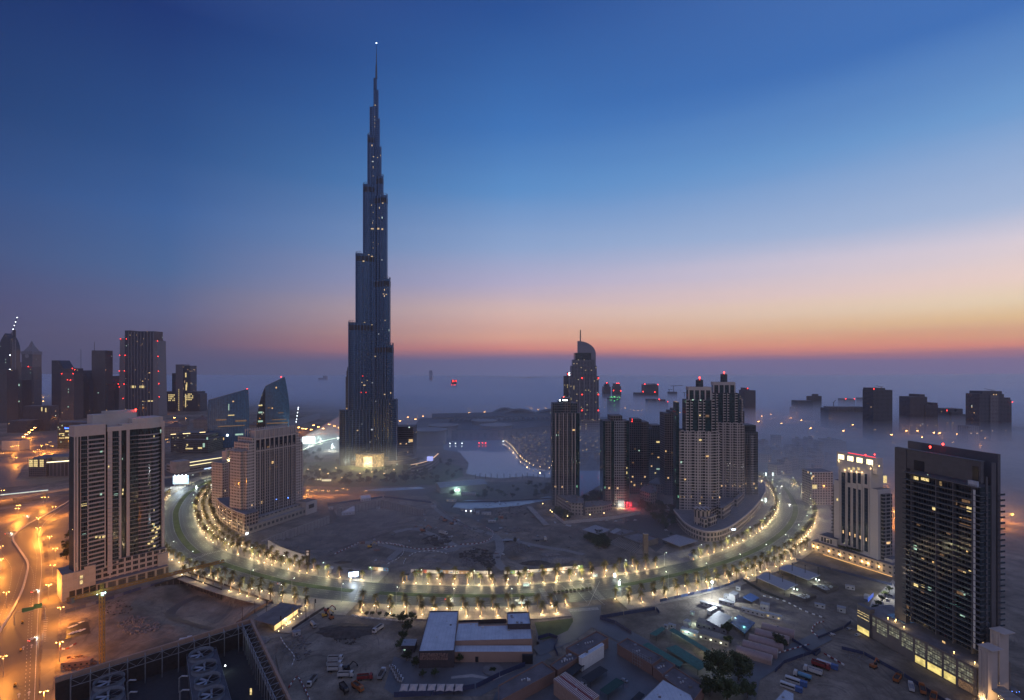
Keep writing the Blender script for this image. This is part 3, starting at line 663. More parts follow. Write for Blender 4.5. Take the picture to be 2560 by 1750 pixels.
# its podium
p=Tw('podium_block','low pale stone car park block at the foot of the beige apartment tower','podium',155,412,420,468)
M_stone=facade('stone_panels',(.40,.35,.30),(.34,.30,.255),3.2,2.6,(.02,.98),(.02,.98),0,grough=.8,hv=.14,gvar=.08)
z1=p.Z(180,1432); z2=p.Z(300,1440); 
p.box('wall',0,p.X(212),0,22,0,z1,M_stone,mtop=M_roof); p.box('upper_wall',p.X(211.5),p.X(240),.6,20,0,z1+2.2,M_stone,mtop=M_roof)
M_podw=facade('podium_windows',(.37,.31,.26),(.03,.036,.04),5.2,4.6,(.14,.86),(.2,.82),.05,((1,.85,.5),(1,.8,.5)),.8,hv=.12,pane=3)
p.box('wall',p.X(240),p.L,5,24,4,p.Z(330,1390,5),M_podw,mtop=M_roof)
p.box('wall',p.X(240),p.L,-1.5,6,0,p.Z(330,1436,0),facade('podium_shopfronts',(.30,.25,.19),(.06,.06,.055),7,9,(.12,.88),(.1,.75),.08,((1,.85,.5),(1,.8,.5)),.6,hv=.12,pane=4),mtop=M_roof)
p.box('corner_block',p.X(394,4),p.L+1,3,24,0,p.Z(405,1384,3),M_stone,mtop=M_roof)
p.lit(200,207,1439,1446,m=M_yel); p.lit(200,207,1451,1460,m=M_yel)
for a in (.15,.35,.55,.75):
    b=MB(); b.box(p.X(160)+a*22,p.X(160)+a*22+3.6,-.08,.1,1,7); p.part('garage_opening',b,M_black)
# ------------------------------------------------------------------ centre left stepped tower
t=Tw('apartment_tower','tan stepped apartment tower with a colonnaded crown behind the curve of the boulevard','tower',617,596,757,668)
X=t.X; M_tan=mat('tan_render',(.43,.375,.335),.8,var=.12,scale=.05)
M_tanw=facade('tan_wall_windows',(.43,.375,.335),(.025,.032,.04),2.75,3.5,(.28,.72),(.25,.80),.01,hv=.1)
M_tang=facade('tan_balcony_bays',(.07,.07,.075),(.022,.032,.045),5.5,3.5,(.04,.96),(.10,.98),.012,power=1.4,hv=.1,gvar=.5)
xa=X(640); xb=X(741); zc=t.Z(690,1092); zt=t.Z(690,1070); zs0=5
steps=[(0,X(622),t.Z(620,1127)),(X(622),X(631),t.Z(627,1107)),(X(631),X(639),t.Z(635,1094))]
for a,c,z in steps: t.box('wall',a,c,0,26,zs0,z,M_tanw,mtop=M_roof)
for a,c,z in ((X(740.5),X(747),t.Z(744,1080)),(X(747),X(752),t.Z(750,1092)),(X(752),t.L,t.Z(755,1105))): t.box('wall',a,c,0,26,zs0,z,M_tanw,mtop=M_roof)
t.box('glazing',X(639),X(740.5),.9,26,zs0,zc,M_tang,mtop=M_roof)
nb=9; xe0,xe1=X(639),X(740.5)
for i in range(nb+1):
    x=xe0+(xe1-xe0)*i/nb; b=MB(); b.box(x-.55,x+.55,-.2,1.2,zs0,zt); t.part('pier',b,M_tan)
b=MB()
for i in range(nb):
    x=xe0+(xe1-xe0)*(i+.5)/nb
    b.box(x-.25,x+.25,.1,.95,zs0,zc-10)
b.box(xe0,xe1,-.1,1.0,zc-.5,zc+1); b.box(xe0,xe1,-.1,.6,zc-15,zc-13.5); t.part('mullion',b,M_tan)
b=MB()
for i in range(nb):
    if i%2==0: continue
    x0=xe0+(xe1-xe0)*i/nb; x1=xe0+(xe1-xe0)*(i+1)/nb; b.box(x0+.5,x1-.5,-.6,.9,0,.4,bottom=True)
for i in range(0,nb,2):
    x0=xe0+(xe1-xe0)*i/nb; x1=xe0+(xe1-xe0)*(i+1)/nb; b.box(x0+.5,x1-.5,-.15,.9,0,.5,bottom=True); b.box(x0+.5,x1-.5,-.7,-.6,0,1.1)
t.stack('balcony_row',b,M_slab,[zs0+3.5*i for i in range(1,int((zc-14)/3.5))])
b=MB()
for i in range(nb*2+1):
    x=xe0+(xe1-xe0)*i/(nb*2); b.box(x-.35,x+.35,.2,.9,zc,zt+1.2)
    b.box(x-.35,x+.35,18,18.7,zc,zt+1.2)
b.box(xe0,xe1,.1,1.1,zt-.8,zt); b.box(xe0,xe1,17.6,18.8,zt-.8,zt); b.box(xe0+4,xe1-4,6,14,zc,zt-1); t.part('crown',b,M_tan)
b=MB(); b.box(-3.2,0,6,26,zs0,steps[0][2]-1); t.part('side_wall',b,M_tanw)
for a in ((667,674,1115,1119,M_dim),(679,684,1153,1159,M_warm),(688,694,1165,1170,M_dim),(672,677,1169,1173,M_dim),(756-4,756-3,1124,1126,M_warm),(690,692,1247,1249,glow('blue_lamp',(.1,.25,1),5)),(719,721,1243,1246,MC['blue_lamp']),(650,652,1301,1304,M_cool)): t.lit(*a[:4],y=-.2,m=a[4])
# lower wing with a floodlit crown
w=Tw('apartment_wing','lower tan apartment wing with a floodlit yellow crown behind the stepped tower','tower',556,668,612,700)
zk=w.Z(585,1152); zk2=w.Z(590,1122)
w.box('wall',0,w.X(572),0,20,4,zk,M_tanw,mtop=M_roof); w.box('wall',w.X(572),w.L,.6,20,4,zk,M_tang,mtop=M_roof)
b=MB()
for i in range(6): x=w.X(572)+(w.L-w.X(572))*i/5; b.box(x-.5,x+.5,-.1,1.2,4,zk)
w.part('pier',b,M_tan)
b=MB()
for i in range(6): x=w.X(567,3)+(w.L-w.X(567,3))*i/5; b.box(x-.7,x+.7,3,4.4,zk,zk2+2)
b.box(w.X(567,3),w.L,4,12,zk,zk2-2); b.box(w.X(567,3),w.L,2.8,4.6,zk2-1.5,zk2); w.part('crown',b,M_beige2)
for i in range(5):
    x=w.X(567,3)+(w.L-w.X(567,3))*(i+.5)/5; lamp('crown_floodlight',(x,2.2,zk+1.2),2600,(1,.80,.36),.5,w.root)
    b=MB(); b.ball(x,2.4,zk+.8,.6); w.part('floodlight',b,glow('flood_yellow',(1,.85,.4),8))
for a in ((580,583,1189,1194,M_cool),(585,590,1189,1194,M_cool),(581,584,1208,1211,M_yel)): w.lit(*a[:4],y=-.2,m=a[4])
# curved podium at its foot
p=thing('curved_podium','low curved tan podium with arched balconies below the stepped tower','podium',P(613,1336))
rim=smooth_path([P(540,1288)-p.location,P(553,1303)-p.location,P(580,1322)-p.location,P(613,1336)-p.location],5)
M_arc=facade('podium_arches',(.33,.26,.21),(.05,.045,.042),3.6,4.0,(.16,.84),(.2,.85),.12,((1,.7,.35),(1,.75,.4)),.7,hv=.12)
b=MB(); pg=[(q.x,q.y) for q in rim]+[(rim[-1].x+8,rim[-1].y+14),(rim[0].x+26,rim[0].y+8)]; b.prism(pg,0,22,mtop=1); part('wall',b,[M_arc,M_roof],p)
for i in range(0,len(rim),2):
    q=rim[i]; b=MB(); b.box(q.x-.4,q.x+.4,q.y-.5,q.y+.3,0,22.6); part('pilaster',b,M_tan,p)
b=MB(); 
for q,r in zip(rim,rim[1:]): b.bar((q.x,q.y,22.3),(r.x,r.y,22.3),.7,1.0)
part('cornice',b,M_beige2,p)
b=MB(); b.box(rim[6].x+6,rim[6].x+20,rim[6].y+8,rim[6].y+22,22,27); b.box(rim[8].x+14,rim[8].x+30,rim[8].y+12,rim[8].y+26,22,30); part('roof_housing',b,M_roof,p)
for i in range(2,len(rim),3): lamp('arcade_lamp',(rim[i].x-1.5,rim[i].y-2.5,3.2),700,(1,.66,.30),.4,p)
p=Tw('car_park_wall','long low beige car park wall in front of the stepped tower','podium',622,578,766,655)
p.box('wall',0,p.L,0,12,0,9,facade('carpark_openings',(.33,.28,.22),(.07,.065,.06),6,9,(.2,.8),(.35,.7),0,hv=.1),mtop=M_conc)
p.box('upper_wall',p.X(640),p.L,6,13,9,13.5,MC['carpark_openings'],mtop=M_conc)
p.box('stair_block',p.X(766)-2,p.L+16,-2,14,0,16,M_beige2,mtop=M_concd)
b=MB(); b.box(p.L+2,p.L+11,-2.15,-1.9,7,12); p.part('window',b,M_glassd)
p.lit(614.5,620,1332,1336,y=-.3,m=M_wht,name='sign_light')
# ------------------------------------------------------------------ slanted and curved glass towers
M_gl1=facade('ribbed_blue_glass',(.02,.05,.09),(.05,.14,.29),3.0,3.9,(.10,.92),(.04,.96),.012,((1,.88,.6),(.8,1,.9)),1.8,.3,hv=.1,gvar=.2,metal=.35,nobump=True)
def slanted(name,label,pl,dl,pr,dr,ytl,ytr,depth,bl_,br_,sl=0):
    t=Tw(name,label,'tower',pl,dl,pr,dr); zl,zr=t.Z(pl,ytl),t.Z(pr,ytr); L=t.L; b=MB(); N=22; K=9
    def prof(z,H): k=z/H; return -bl_*(1-k)*k*4*.5*0+ (-bl_*sin(pi*min(1,.12+k*.82))), br_*sin(pi*min(1,.1+k*.86))
    rows=[]
    for j in range(K+1):
        k=j/K; row=[]
        for i in range(N+1):
            f=i/N; H=zl+(zr-zl)*f; z=H*k
            x0=-bl_*sin(pi*min(1,.15+.85*k)); x1=L+br_*sin(pi*min(1,.15+.85*k))
            row.append((x0+(x1-x0)*f,-3.2*sin(pi*f),z))
        rows.append(row)
    for j in range(K):
        for i in range(N):
            q=[rows[j][i],rows[j][i+1],rows[j+1][i+1],rows[j+1][i]]; b.face(q,[(p[0],p[2]) for p in q])
    t.part('glass_front',b,M_gl1)
    b=MB()
    for i in range(0,N+1):
        for j in range(K): b.bar((rows[j][i][0],rows[j][i][1]-.3,rows[j][i][2]),(rows[j+1][i][0],rows[j+1][i][1]-.3,rows[j+1][i][2]),.45,.8)
    t.part('rib',b,mat('rib_blue',(.10,.17,.27),.4,.3))
    b=MB()
    for f,s_ in ((0,-1),(N,1)):
        for j in range(K):
            a,c=rows[j][f],rows[j+1][f]; q=[a,c,(c[0],depth,c[2]),(a[0],depth,a[2])]; b.face(q if s_>0 else list(reversed(q)))
    top=rows[K]; 
    for i in range(N): b.face([top[i],top[i+1],(top[i+1][0],depth,top[i+1][2]),(top[i][0],depth,top[i][2])])
    b.face([(rows[0][N][0],depth,0),(rows[0][0][0],depth,0),(top[0][0],depth,top[0][2]),(top[N][0],depth,top[N][2])])
    t.part('side_wall',b,M_glz)
    b=MB(); b.bar((top[0][0],-.3,top[0][2]+.4),(top[N][0],-.3,top[N][2]+.4),1.0,1.2); t.part('roof_edge',b,M_steelb); return t
t=slanted('glass_office_tower','dark blue ribbed glass tower with a roof slanting up to the right',521,1180,620,1215,1001,973,24,1.5,2.5)
for a in ((581,585,1002,1005,M_warm),(570,586,1037,1039,M_yel),(545,612,1063.5,1066,M_dim),(540,566,1048,1051,M_dim),(588,616,1050,1054,M_dim),(566,571,1086,1090,M_wht),(588,608,1084,1088,M_cool),(571,573,1010,1026,M_cool),(594,610,1094,1097,M_dim),(540,550,1108,1114,M_dim),(556,560,1094,1100,M_warm)): t.lit(*a[:4],y=-4.2,m=a[4])
t.red(618,972,2,1.6)
t=slanted('glass_office_tower','blue ribbed glass tower with bulging sides and a pointed slanted roof',664,1290,712,1310,966,943,30,1.0,11)
b=MB(); K=10; zt=t.Z(655,966)
for j in range(K):
    k0,k1=j/K,(j+1)/K; f=lambda k:-20*sin(pi*(.30+.70*k))**.8 if k<1 else 0
    b.face([(f(k0)+0,14,zt*k0),(-.6,-.4,zt*k0),(-.6,-.4,zt*k1),(f(k1),14,zt*k1)])
t.part('side_glass',b,facade('office_side_glass',(.03,.035,.045),(.02,.028,.035),2.2,3.9,(.04,.98),(.2,.98),.06,((1,.9,.65),(.7,1,.85)),1.5,.1,hv=.1))
for a in ((695,708,1031,1033,M_dim),(680,716,1048,1050,M_dim),(667,720,1056,1059,M_dim),(689,692,967,971,M_warm),(669,676,1018,1021,M_dim),(679,682,1019,1022,M_warm)): t.lit(*a[:4],y=-4.2,m=a[4])
for a in ((646,656,1012,1015,M_yel),(646,656,1029,1033,M_cool),(645,662,1051,1055,M_cool)): t.lit(*a[:4],y=4,m=a[4])
t.red(703,942,2,1.7)
# ------------------------------------------------------------------ dark slab tower at the right
t=Tw('apartment_tower','dark apartment slab with long balconies in a stone frame above the lit car park','tower',2238,353,2450,300)
X=t.X; M_dk=facade('dark_bays',(.075,.075,.08),(.016,.022,.03),1.7,3.35,(.05,.95),(.06,.97),.018,((1,.66,.3),(1,.8,.4)),.6,.1,hv=.1,gvar=.6)
M_stn=mat('grey_brown_stone',(.105,.10,.108),.75,var=.16,scale=.05); M_dslab=mat('dark_slab_edge',(.13,.13,.14),.6,var=.15,scale=.3)
zt=t.Z(2450,1155); zg=t.Z(2440,1172); FZ=3.35; zb=20; zr=zt-15
xa=X(2270); xe=t.L
t.box('wall',xa,xe-.6,.6,11.4,zb,zr,M_dk,mtop=M_roof)
b=MB(); b.box(0,X(2266),-.4,3.2,12,zt); b.box(X(2266),xe+.3,.2,2.2,zr+2.5,zt); b.box(-.2,xe+.3,-.1,3,zt,zt+.5); t.part('stone_frame',b,facade('stone_frame_joints',(.105,.10,.108),(.09,.086,.092),3.4,2.4,(.015,.985),(.03,.97),0,grough=.7,hv=.12,gvar=.08))
b=MB(); b.box(X(2285),X(2310),-.1,.2,zr+2.5,zt-6); b.box(X(2431),X(2446),-.1,.2,zr+2.5,zt-3); t.part('roof_opening',b,M_glassd)
b=MB(); b.box(X(2425),X(2447),-1.6,.1,zr+.4,zr+3.4); t.part('roof_cabin',b,mat('pale_cabin',(.40,.44,.50),.6))
b=MB(); b.box(X(2262),xe+.2,-2.2,.4,zr-.2,zr+.25,bottom=True)
for i in range(34): x=X(2262)+(xe-X(2262))*i/33; b.box(x-.05,x+.05,-2.15,-2.05,zr+.25,zr+1.3)
b.box(X(2262),xe,-2.18,-2.02,zr+1.25,zr+1.35); t.part('roof_terrace',b,M_dslab)
b=MB(); zq=t.Z(2485,1135,11.5); b.box(X(2268,12),xe,12.5,14.2,zr-4,zq); b.box(xe-3,xe+.4,12.4,14.4,10,zq); t.part('rear_slab',b,M_stn)
b=MB(); b.box(xe-.4,xe+.25,4.2,5.3,14,zr+6); b.box(xe-.4,xe+.3,8.0,11.2,14,zq-5); b.box(xe-2.6,xe-1.9,.9,2.4,zb,zr); t.part('end_fin',b,M_stn)
b=MB(); b.box(xe-.6,xe-.2,.6,11.4,zb,zr); t.part('end_glazing',b,M_glz)
zs=[zb+FZ*i for i in range(1,int((zr-zb)/FZ))]
def longb(x0,x1,pr=1.7):
    b=MB(); b.box(x0,x1,-pr,.6,0,.34,bottom=True); b.box(x0,x1,-pr,-pr+.08,.34,1.15,m=1); return b
M_rail=mat('rail_glass_dark',(.035,.05,.065),.12,var=.3)
segs=[(X(2262),X(2283)),(X(2283),X(2345)),(X(2345),X(2388)),(X(2388),X(2436))]
for i,(a,c) in enumerate(segs): t.stack('balcony',longb(a+.25,c-.25,2.2 if i==0 else 1.7),[M_dslab,M_rail],zs)
b=MB(); b.box(X(2436)+.1,xe+1.5,-1.9,.6,0,.3,bottom=True); b.box(xe+1.2,xe+1.4,-1.8,3.4,.3,1.2,m=1); b.box(X(2438),X(2443),-1.5,-1.2,.3,FZ-.1,m=2); t.stack('corner_balcony',b,[M_dslab,M_rail,M_white],zs)
b=MB(); b.box(xe+.2,xe+1.7,12.6,16,0,.3,bottom=True); b.box(xe+1.6,xe+1.7,12.6,16,.3,1.2,m=1); t.stack('rear_balcony',b,[M_dslab,M_rail],zs)
for px in (2283,2345,2388,2436):
    b=MB(); x=X(px); b.box(x-.22,x+.22,-1.85,.6,zb,zr); t.part('partition_fin',b,M_stn)
for a in ((2282,2296,1191,1199,M_yel),(2303,2322,1195,1202,M_yel),(2331,2341,1267,1276,M_yel),(2400,2415,1265,1272,M_dim),(2417,2433,1268,1280,M_yel),(2400,2404,1293,1296,M_warm),(2408,2430,1296,1302,M_dim),(2279,2292,1362,1373,M_cool),(2304,2310,1395,1399,M_warm),(2331,2335,1403,1409,M_warm),(2395,2415,1421,1430,M_dim),(2409,2415,1425,1432,M_yel),(2422,2428,1426,1431,M_yel),(2280,2295,1456,1465,M_yel),(2303,2311,1462,1468,M_yel),(2320,2328,1468,1476,M_cool),(2302,2310,1474,1482,M_dim),(2392,2410,1478,1487,M_dim),(2409,2413,1480,1488,M_cool),(2263,2272,1512,1520,M_dim),(2400,2412,1535,1541,M_cool),(2356,2363,1603,1609,M_warm),(2318,2321,1186,1188,M_cool),(2416,2420,1377,1380,M_warm),(2388,2393,1250,1262,M_dim),(2345,2352,1440,1446,M_dim),(2366,2376,1330,1336,M_dim),(2398,2428,1310,1318,M_dim),(2405,2425,1250,1258,M_dim),(2292,2300,1310,1314,M_dim),(2350,2360,1385,1390,M_dim)): t.lit(*a[:4],y=.3,m=a[4])
t.red(2326,1117,6,.9); t.red(2358,1110,12,.9)
# lit car park podium below it
p=Tw('lit_car_park','lit car park podium with glowing glazed bays under the dark apartment slab','podium',2152,366,2442,294)
zp=p.Z(2442,1640); zp=16.5
M_cp=facade('carpark_bays',(.17,.14,.125),(.30,.29,.2),1.5,1.5,(.06,.94),(.08,.92),.8,((.95,.95,.55),(.85,.9,.6)),.55,.5,hv=.1,gvar=.2)
p.box('wall',0,p.L,0,26,0,zp,mat('podium_stone',(.15,.125,.115),.8,var=.15,scale=.1),mtop=M_roof)
xs=[p.X(v) for v in (2181,2193,2220,2252,2286,2316,2357,2394,2437)]
xs=[(p.X(2181),p.X(2188)),(p.X(2192),p.X(2218)),(p.X(2223),p.X(2248)),(p.X(2254),p.X(2282)),(p.X(2288),p.X(2313)),(p.X(2319),p.X(2354)),(p.X(2360),p.X(2389)),(p.X(2396),p.X(2433))]
for i,(a,c) in enumerate(xs):
    for z0,z1 in ((12.4,15.2),(9.2,11.8),(6.2,8.6)):
        if z0<7 and i in (0,2): continue
        b=MB(); b.box(a,c,-.08,.1,z0,z1); p.part('lit_bay',b,M_cp)
    if i>3:
        b=MB(); b.box(a,c,-.08,.1,.4,4.8); p.part('lit_opening',b,litglass('carpark_yellow',(1,.78,.25),1.1 if i<7 else .5,.25,.5) if i<7 else M_dim)
b=MB(); b.box(-2,p.X(2178),-1.2,3,0,zp+3); p.part('corner_pier',b,MC['grey_brown_stone'])
for z in (13.2,14.8,11):
    b=MB(); b.box(-1.5,p.X(2176),-1.3,-1.1,z,z+.35); p.part('light_slot',b,M_yel)
b=MB(); b.box(-1.5,p.X(2176),-1.32,-1.1,.5,4.4); p.part('lit_opening',b,MC['carpark_yellow'])
b=MB(); 
for i in range(5): b.box(p.L-.1,p.L+.15,2+i*4,5+i*4,3,14)
p.part('end_louvre',b,M_conc)
for px,y,h in ((2458,-1.5,31),(2487,10,38)):
    x=p.X(px,y); b=MB(); b.box(x-2.4,x+2.4,y,y+7,0,h); b.box(x-2.6,x+5,y-.6,y+8,h,h+.4); p.part('portal_tower',b,M_beige)
    b=MB(); b.box(x-1.5,x-.9,y-.35,y,1,h-2); b.box(x+.9,x+1.5,y-.35,y,1,h-2); p.part('portal_fin',b,M_beige2); lamp('portal_lamp',(x,y-1.6,1.5),2600,(1,.66,.28),.3,p.root)
    b=MB(); b.ball(x,y-1.5,1.2,.4); p.part('ground_light',b,glow('amber_light',(1,.6,.2),8))
b=MB(); b.prism([(p.L+4,2),(p.L+19,-2),(p.L+22,6),(p.L+6,11)],7.6,8.1,bottom=True)
for k in range(5): b.bar((p.L+6+k*3.2,1.5-k*.8,8.3),(p.L+8.5+k*3.2,9.5-k*.9,8.3),.3)
p.part('entrance_canopy',b,M_conc); lamp('canopy_lamp',(p.L+13,0,5),3800,(1,.6,.24),.6,p.root)
b=MB(); b.ball(p.L+13,-1,6.4,.5); p.part('canopy_light',b,MC['amber_light'])
# terrace furniture: planting and pool on the podium roof
b=MB(); b.box(p.X(2190),p.X(2236),9,17,zp+.1,zp+.35); p.part('pool',b,mat('pool_blue',(.10,.17,.24),.1))
for px,y in ((2220,4),(2238,5),(2240,7),(2260,3),(2385,3),(2437,3)):
    b=MB(); b.cyl(p.X(px,y),y,zp,zp+1,.08); b.ball(p.X(px,y),y,zp+1.2,.28); p.part('terrace_light',b,MC['amber_light'])
    if px in (2238,2260,2437): lamp('terrace_lamp',(p.X(px,y),y,zp+1.8),420,(1,.72,.35),.2,p.root)
# ------------------------------------------------------------------ beige hotel with lit roof sign
t=Tw('hotel_tower','beige hotel tower with blue glass strips and four glowing squares on its parapet','hotel',2085,518,2195,475)
X=t.X; M_hot=mat('hotel_render',(.50,.455,.42),.8,var=.08,scale=.06); zt=t.Z(2189,1146); zm=t.Z(2150,1158); L=t.L
M_hg=facade('hotel_blue_glass',(.05,.06,.08),(.03,.055,.09),1.3,3.4,(.08,.95),(.06,.97),.008,gvar=.35,hv=.1,metal=.4)
z2=t.Z(2090,1200)
t.box('wall',0,L,0,16,5,z2,M_hot,mtop=M_roof); t.box('wall',X(2097),X(2178),-.5,15,z2,zm,M_hot,mtop=M_roof)
t.box('parapet',X(2088),X(2189),2,9,zm-8,zt,M_hot); 
b=MB(); b.box(-3.5,0,3,15,5,z2-6); b.box(L,L+3,3,14,5,z2-4); t.part('side_bay',b,facade('hotel_side_balconies',(.22,.20,.19),(.03,.035,.04),6,3.4,(.1,.9),(.3,.95),.02,hv=.1))
b=MB(); t.stack('side_balcony',(lambda b:(b.box(-4.6,-.1,2,5,0,.35,bottom=True),b.box(-4.6,-4.4,2,5,.35,1.1),b)[-1])(MB()),M_dslab,[8+3.4*i for i in range(int((z2-16)/3.4))])
for a,c,yt,yb in ((2105,2114,1180,1206),(2120,2127,1180,1206),(2133,2141,1181,1207),(2146,2153,1182,1208),(2163,2169,1184,1210)):
    x0,x1=X(a),X(c); b=MB(); b.box(x0,x1,-.75,-.3,t.Z(a,yb),t.Z(a,yt)); t.part('window',b,M_hg)
for a,c in ((2104,2113),(2120,2126),(2133,2140),(2146,2152),(2161,2170)):
    b=MB(); b.box(X(a),X(c),-.2,.1,14,z2-(1 if a in (2104,2161) else 4)); t.part('glass_strip',b,M_hg)
b=MB()
for a in (2100,2116.5,2129.5,2143,2156,2173): x=X(a); b.box(x-.5,x+.5,-.9,0,12,zm-10)
t.part('pilaster',b,M_beige2)
M_sq=glow('square_glow',(1,.80,.40),3.2); M_sqd=mat('sign_stroke',(.25,.16,.05),.6)
for i,(a,c) in enumerate(((2096,2110),(2119,2133),(2142,2156),(2167,2182))):
    x0,x1=X(a,2),X(c,2); z0=zt-9; b=MB(); b.box(x0,x1,1.8,2.1,z0,z0+6.4,bottom=True); sq=t.part('lit_square',b,M_sq)
    cx,cz=(x0+x1)/2,z0+3.2; s=(x1-x0)*.28; b=MB()
    for (u0,v0,u1,v1) in (((-1,1,1,1),(-1,-1,1,-1),(-1,-1,-1,1),(.2,-1,.2,1)),((-1,-1,-1,1),(-1,1,1,.3),(1,.3,-1,-.4),(0,-.2,1,-1)),((-1,1,1,-1),(-1,-1,1,1),(-1,1,1,1)),((-1,1,-1,-1),(1,1,1,-1),(-1,0,1,0)))[i]: b.bar((cx+u0*s,1.7,cz+v0*2),(cx+u1*s,1.7,cz+v1*2),.32,.12)
    t.part('sign_emblem',b,M_sqd,parent=sq)
for a,c in ((2121,2126),(2132,2138),(2144,2150)):
    b=MB(); b.box(X(a),X(c),-.62,-.3,t.Z(a,1174),t.Z(a,1168)); t.part('lit_window',b,M_yel)
for px,py in ((2114,1176),(2130,1178),(2143,1180),(2157,1182),(2098,1152),(2179,1172),(2200,1166)):
    b=MB(); z=t.Z(px,py); x=X(px); b.box(x-.2,x+.2,-1.2,-.9,z,z+.8); t.part('wall_light',b,MC['amber_light']); lamp('wall_lamp',(x,-1.6,z),180,(1,.72,.36),.2,t.root)
b=MB(); b.bar((X(2120,3),3,zt+.3),(X(2189,3),3,zt+.3),.35); t.part('red_neon',b,glow('red_neon',(1,.03,.05),2.5)); t.red(2164,1137,3,.8); t.red(2187,1136,3,.8)
b=MB(); b.box(L+1.2,L+1.6,5,9,t.Z(2205,1210),t.Z(2205,1192)); t.part('lit_window',b,M_yel)
b=MB(); b.box(X(2092),X(2095),-.4,.2,t.Z(2095,1252),t.Z(2095,1246)); t.part('lit_window',b,M_yel)
p=Tw('hotel_podium','low sand coloured hotel podium washed by a row of amber wall lamps','podium',2028,528,2232,462)
p.box('wall',0,p.L,0,22,0,10,facade('hotel_podium_wall',(.36,.30,.24),(.05,.05,.055),5,5,(.3,.7),(.35,.7),0,hv=.12),mtop=M_roof)
p.box('upper_wall',p.X(2040),p.X(2085),5,20,10,17,M_beige2,mtop=M_concd); p.box('upper_wall',p.X(2188),p.X(2222),6,18,10,13,M_beige2,mtop=M_roof)
b=MB()
for i in range(4): b.box(p.X(2046)+i*3,p.X(2046)+i*3+1.6,4.85,5.1,11,15.5)
p.part('window',b,M_glassd)
for px in (2034,2044,2073,2099,2127,2155,2170,2198):
    x=p.X(px); b=MB(); b.box(x-.25,x+.25,-.5,0,4.6,5.6); p.part('wall_light',b,glow('amber_bright',(1,.62,.22),12)); lamp('wall_lamp',(x,-1.2,5),700,(1,.62,.24),.2,p.root)
b=MB(); b.box(p.X(2060),p.L,-1.6,-1.2,0,.5); p.part('kerb_light_strip',b,glow('amber_strip',(1,.55,.2),1.2))
# ------------------------------------------------------------------ towers of the residential cluster
def fac_pier(nm,wall,glass,bay,lit=.02,fl=3.4,**k): return facade(nm,wall,glass,bay,fl,(.16,.84),(.22,.9),lit,hv=.1,**k)
M_tb=facade('twin_beige_windows',(.42,.375,.35),(.022,.03,.038),3.1,3.5,(.24,.80),(.28,.82),.014,hv=.08)
M_tg=facade('twin_green_glass',(.05,.065,.07),(.018,.045,.052),1.6,3.5,(.06,.95),(.05,.96),.010,((.4,1,.6),(.6,1,.7)),1.0,.1,hv=.1,gvar=.5)
M_tb2=facade('twin_balcony_bay',(.42,.375,.35),(.02,.026,.032),5.6,3.5,(.08,.92),(.34,.98),.016,hv=.08)
M_tp=mat('twin_pier',(.43,.38,.355),.8,var=.1,scale=.05)
def twin(label,d,xl,xr,xs,yl,yu,yc,ycyl,xc0,xc1,xu0,xu1,redpx,redy,side,dep=30):
    t=Tw('residential_tower',label,'tower',xl,d+6,xr,d); L=t.L; X=t.X
    zl,zu,zc,zy=t.Z(xl,yl),t.Z(xl,yu),t.Z(xl,yc,8),t.Z(xl,ycyl,12)
    t.box('wall',0,L,0,dep,0,zl,M_tb,mtop=M_roof)
    t.box('upper_wall',X(xu0),X(xu1),1.6,dep-3,zl,zu,M_tg,mtop=M_roof)
    n=7
    for i in range(n):
        f=(i+.5)/n; w=L/n*.30
        if i%2==0:
            b=MB(); b.box(L*f-w,L*f+w,-1.1,.3,0,zl+1.2); t.part('bay',b,M_tb2)
        else:
            b=MB(); b.box(L*f-.7,L*f+.7,-.5,.3,0,zl+.8); t.part('pier',b,M_tp)
    W_=X(xu1)-X(xu0)
    for f,w in ((.04,.045),(.18,.04),(.46,.05),(.60,.035),(.90,.05)):
        b=MB(); b.box(X(xu0)+W_*f-W_*w,X(xu0)+W_*f+W_*w,.9,2.4,zl,zu+.5); t.part('pier',b,M_tb2)
    b=MB(); x0,x1=X(xc0,8),X(xc1,8); b.box(x0,x1,8,dep-6,zu,zc-3); 
    t.part('crown',b,M_tg); b=MB(); b.box(x0-.6,x1+.6,7.4,dep-5.4,zc-4.2,zc)
    for i in range(5): q=x0+(x1-x0)*i/4; b.box(q-.8,q+.8,7.2,8.4,zu,zc-4.2)
    t.part('crown_frame',b,M_tp)
    cx=X((xc0+xc1)/2,12); b=MB(); b.cyl(cx,14,zc,zy,4.6,n=10); b.cyl(cx,14,zy,zy+1.4,5,1.2,10); t.part('roof_drum',b,M_glz)
    t.red(redpx,redy,13,1.5); 
    b=MB(); b.box(L,L+side,4,dep-3,0,zl-3); b.box(L+.1,L+side*.6,6,dep-5,zl-3,zu-8); t.part('side_wall',b,M_tb)
    b=MB(); b.box(-3.4,0,3,dep-4,0,zu-3); t.part('glass_flank',b,M_tg)
    return t
t=twin('front one of twin beige residential towers, with a drum topped by a red lamp',634,1699,1792,0,1078,1000,967,950,1722,1777,1716,1791,1749,944,5)
for a in ((1748,1754,1098,1102,M_yel),(1765,1772,1139,1142,M_warm),(1730,1734,998,1001,M_cool),(1750,1753,999,1002,M_cool),(1764,1773,1037,1043,M_dim),(1701,1705,1153,1158,M_cool),(1711,1715,1197,1200,M_warm),(1783,1787,1228,1231,M_dim),(1748,1752,1257,1260,M_yel),(1748,1752,1037,1040,M_yel)): t.lit(*a[:4],y=-1.3,m=a[4])
twin('rear one of twin beige residential towers, the taller, with a red lamp on its drum',694,1795,1857,0,1057,983,955,936,1784,1837,1781,1848,1810,931,3)
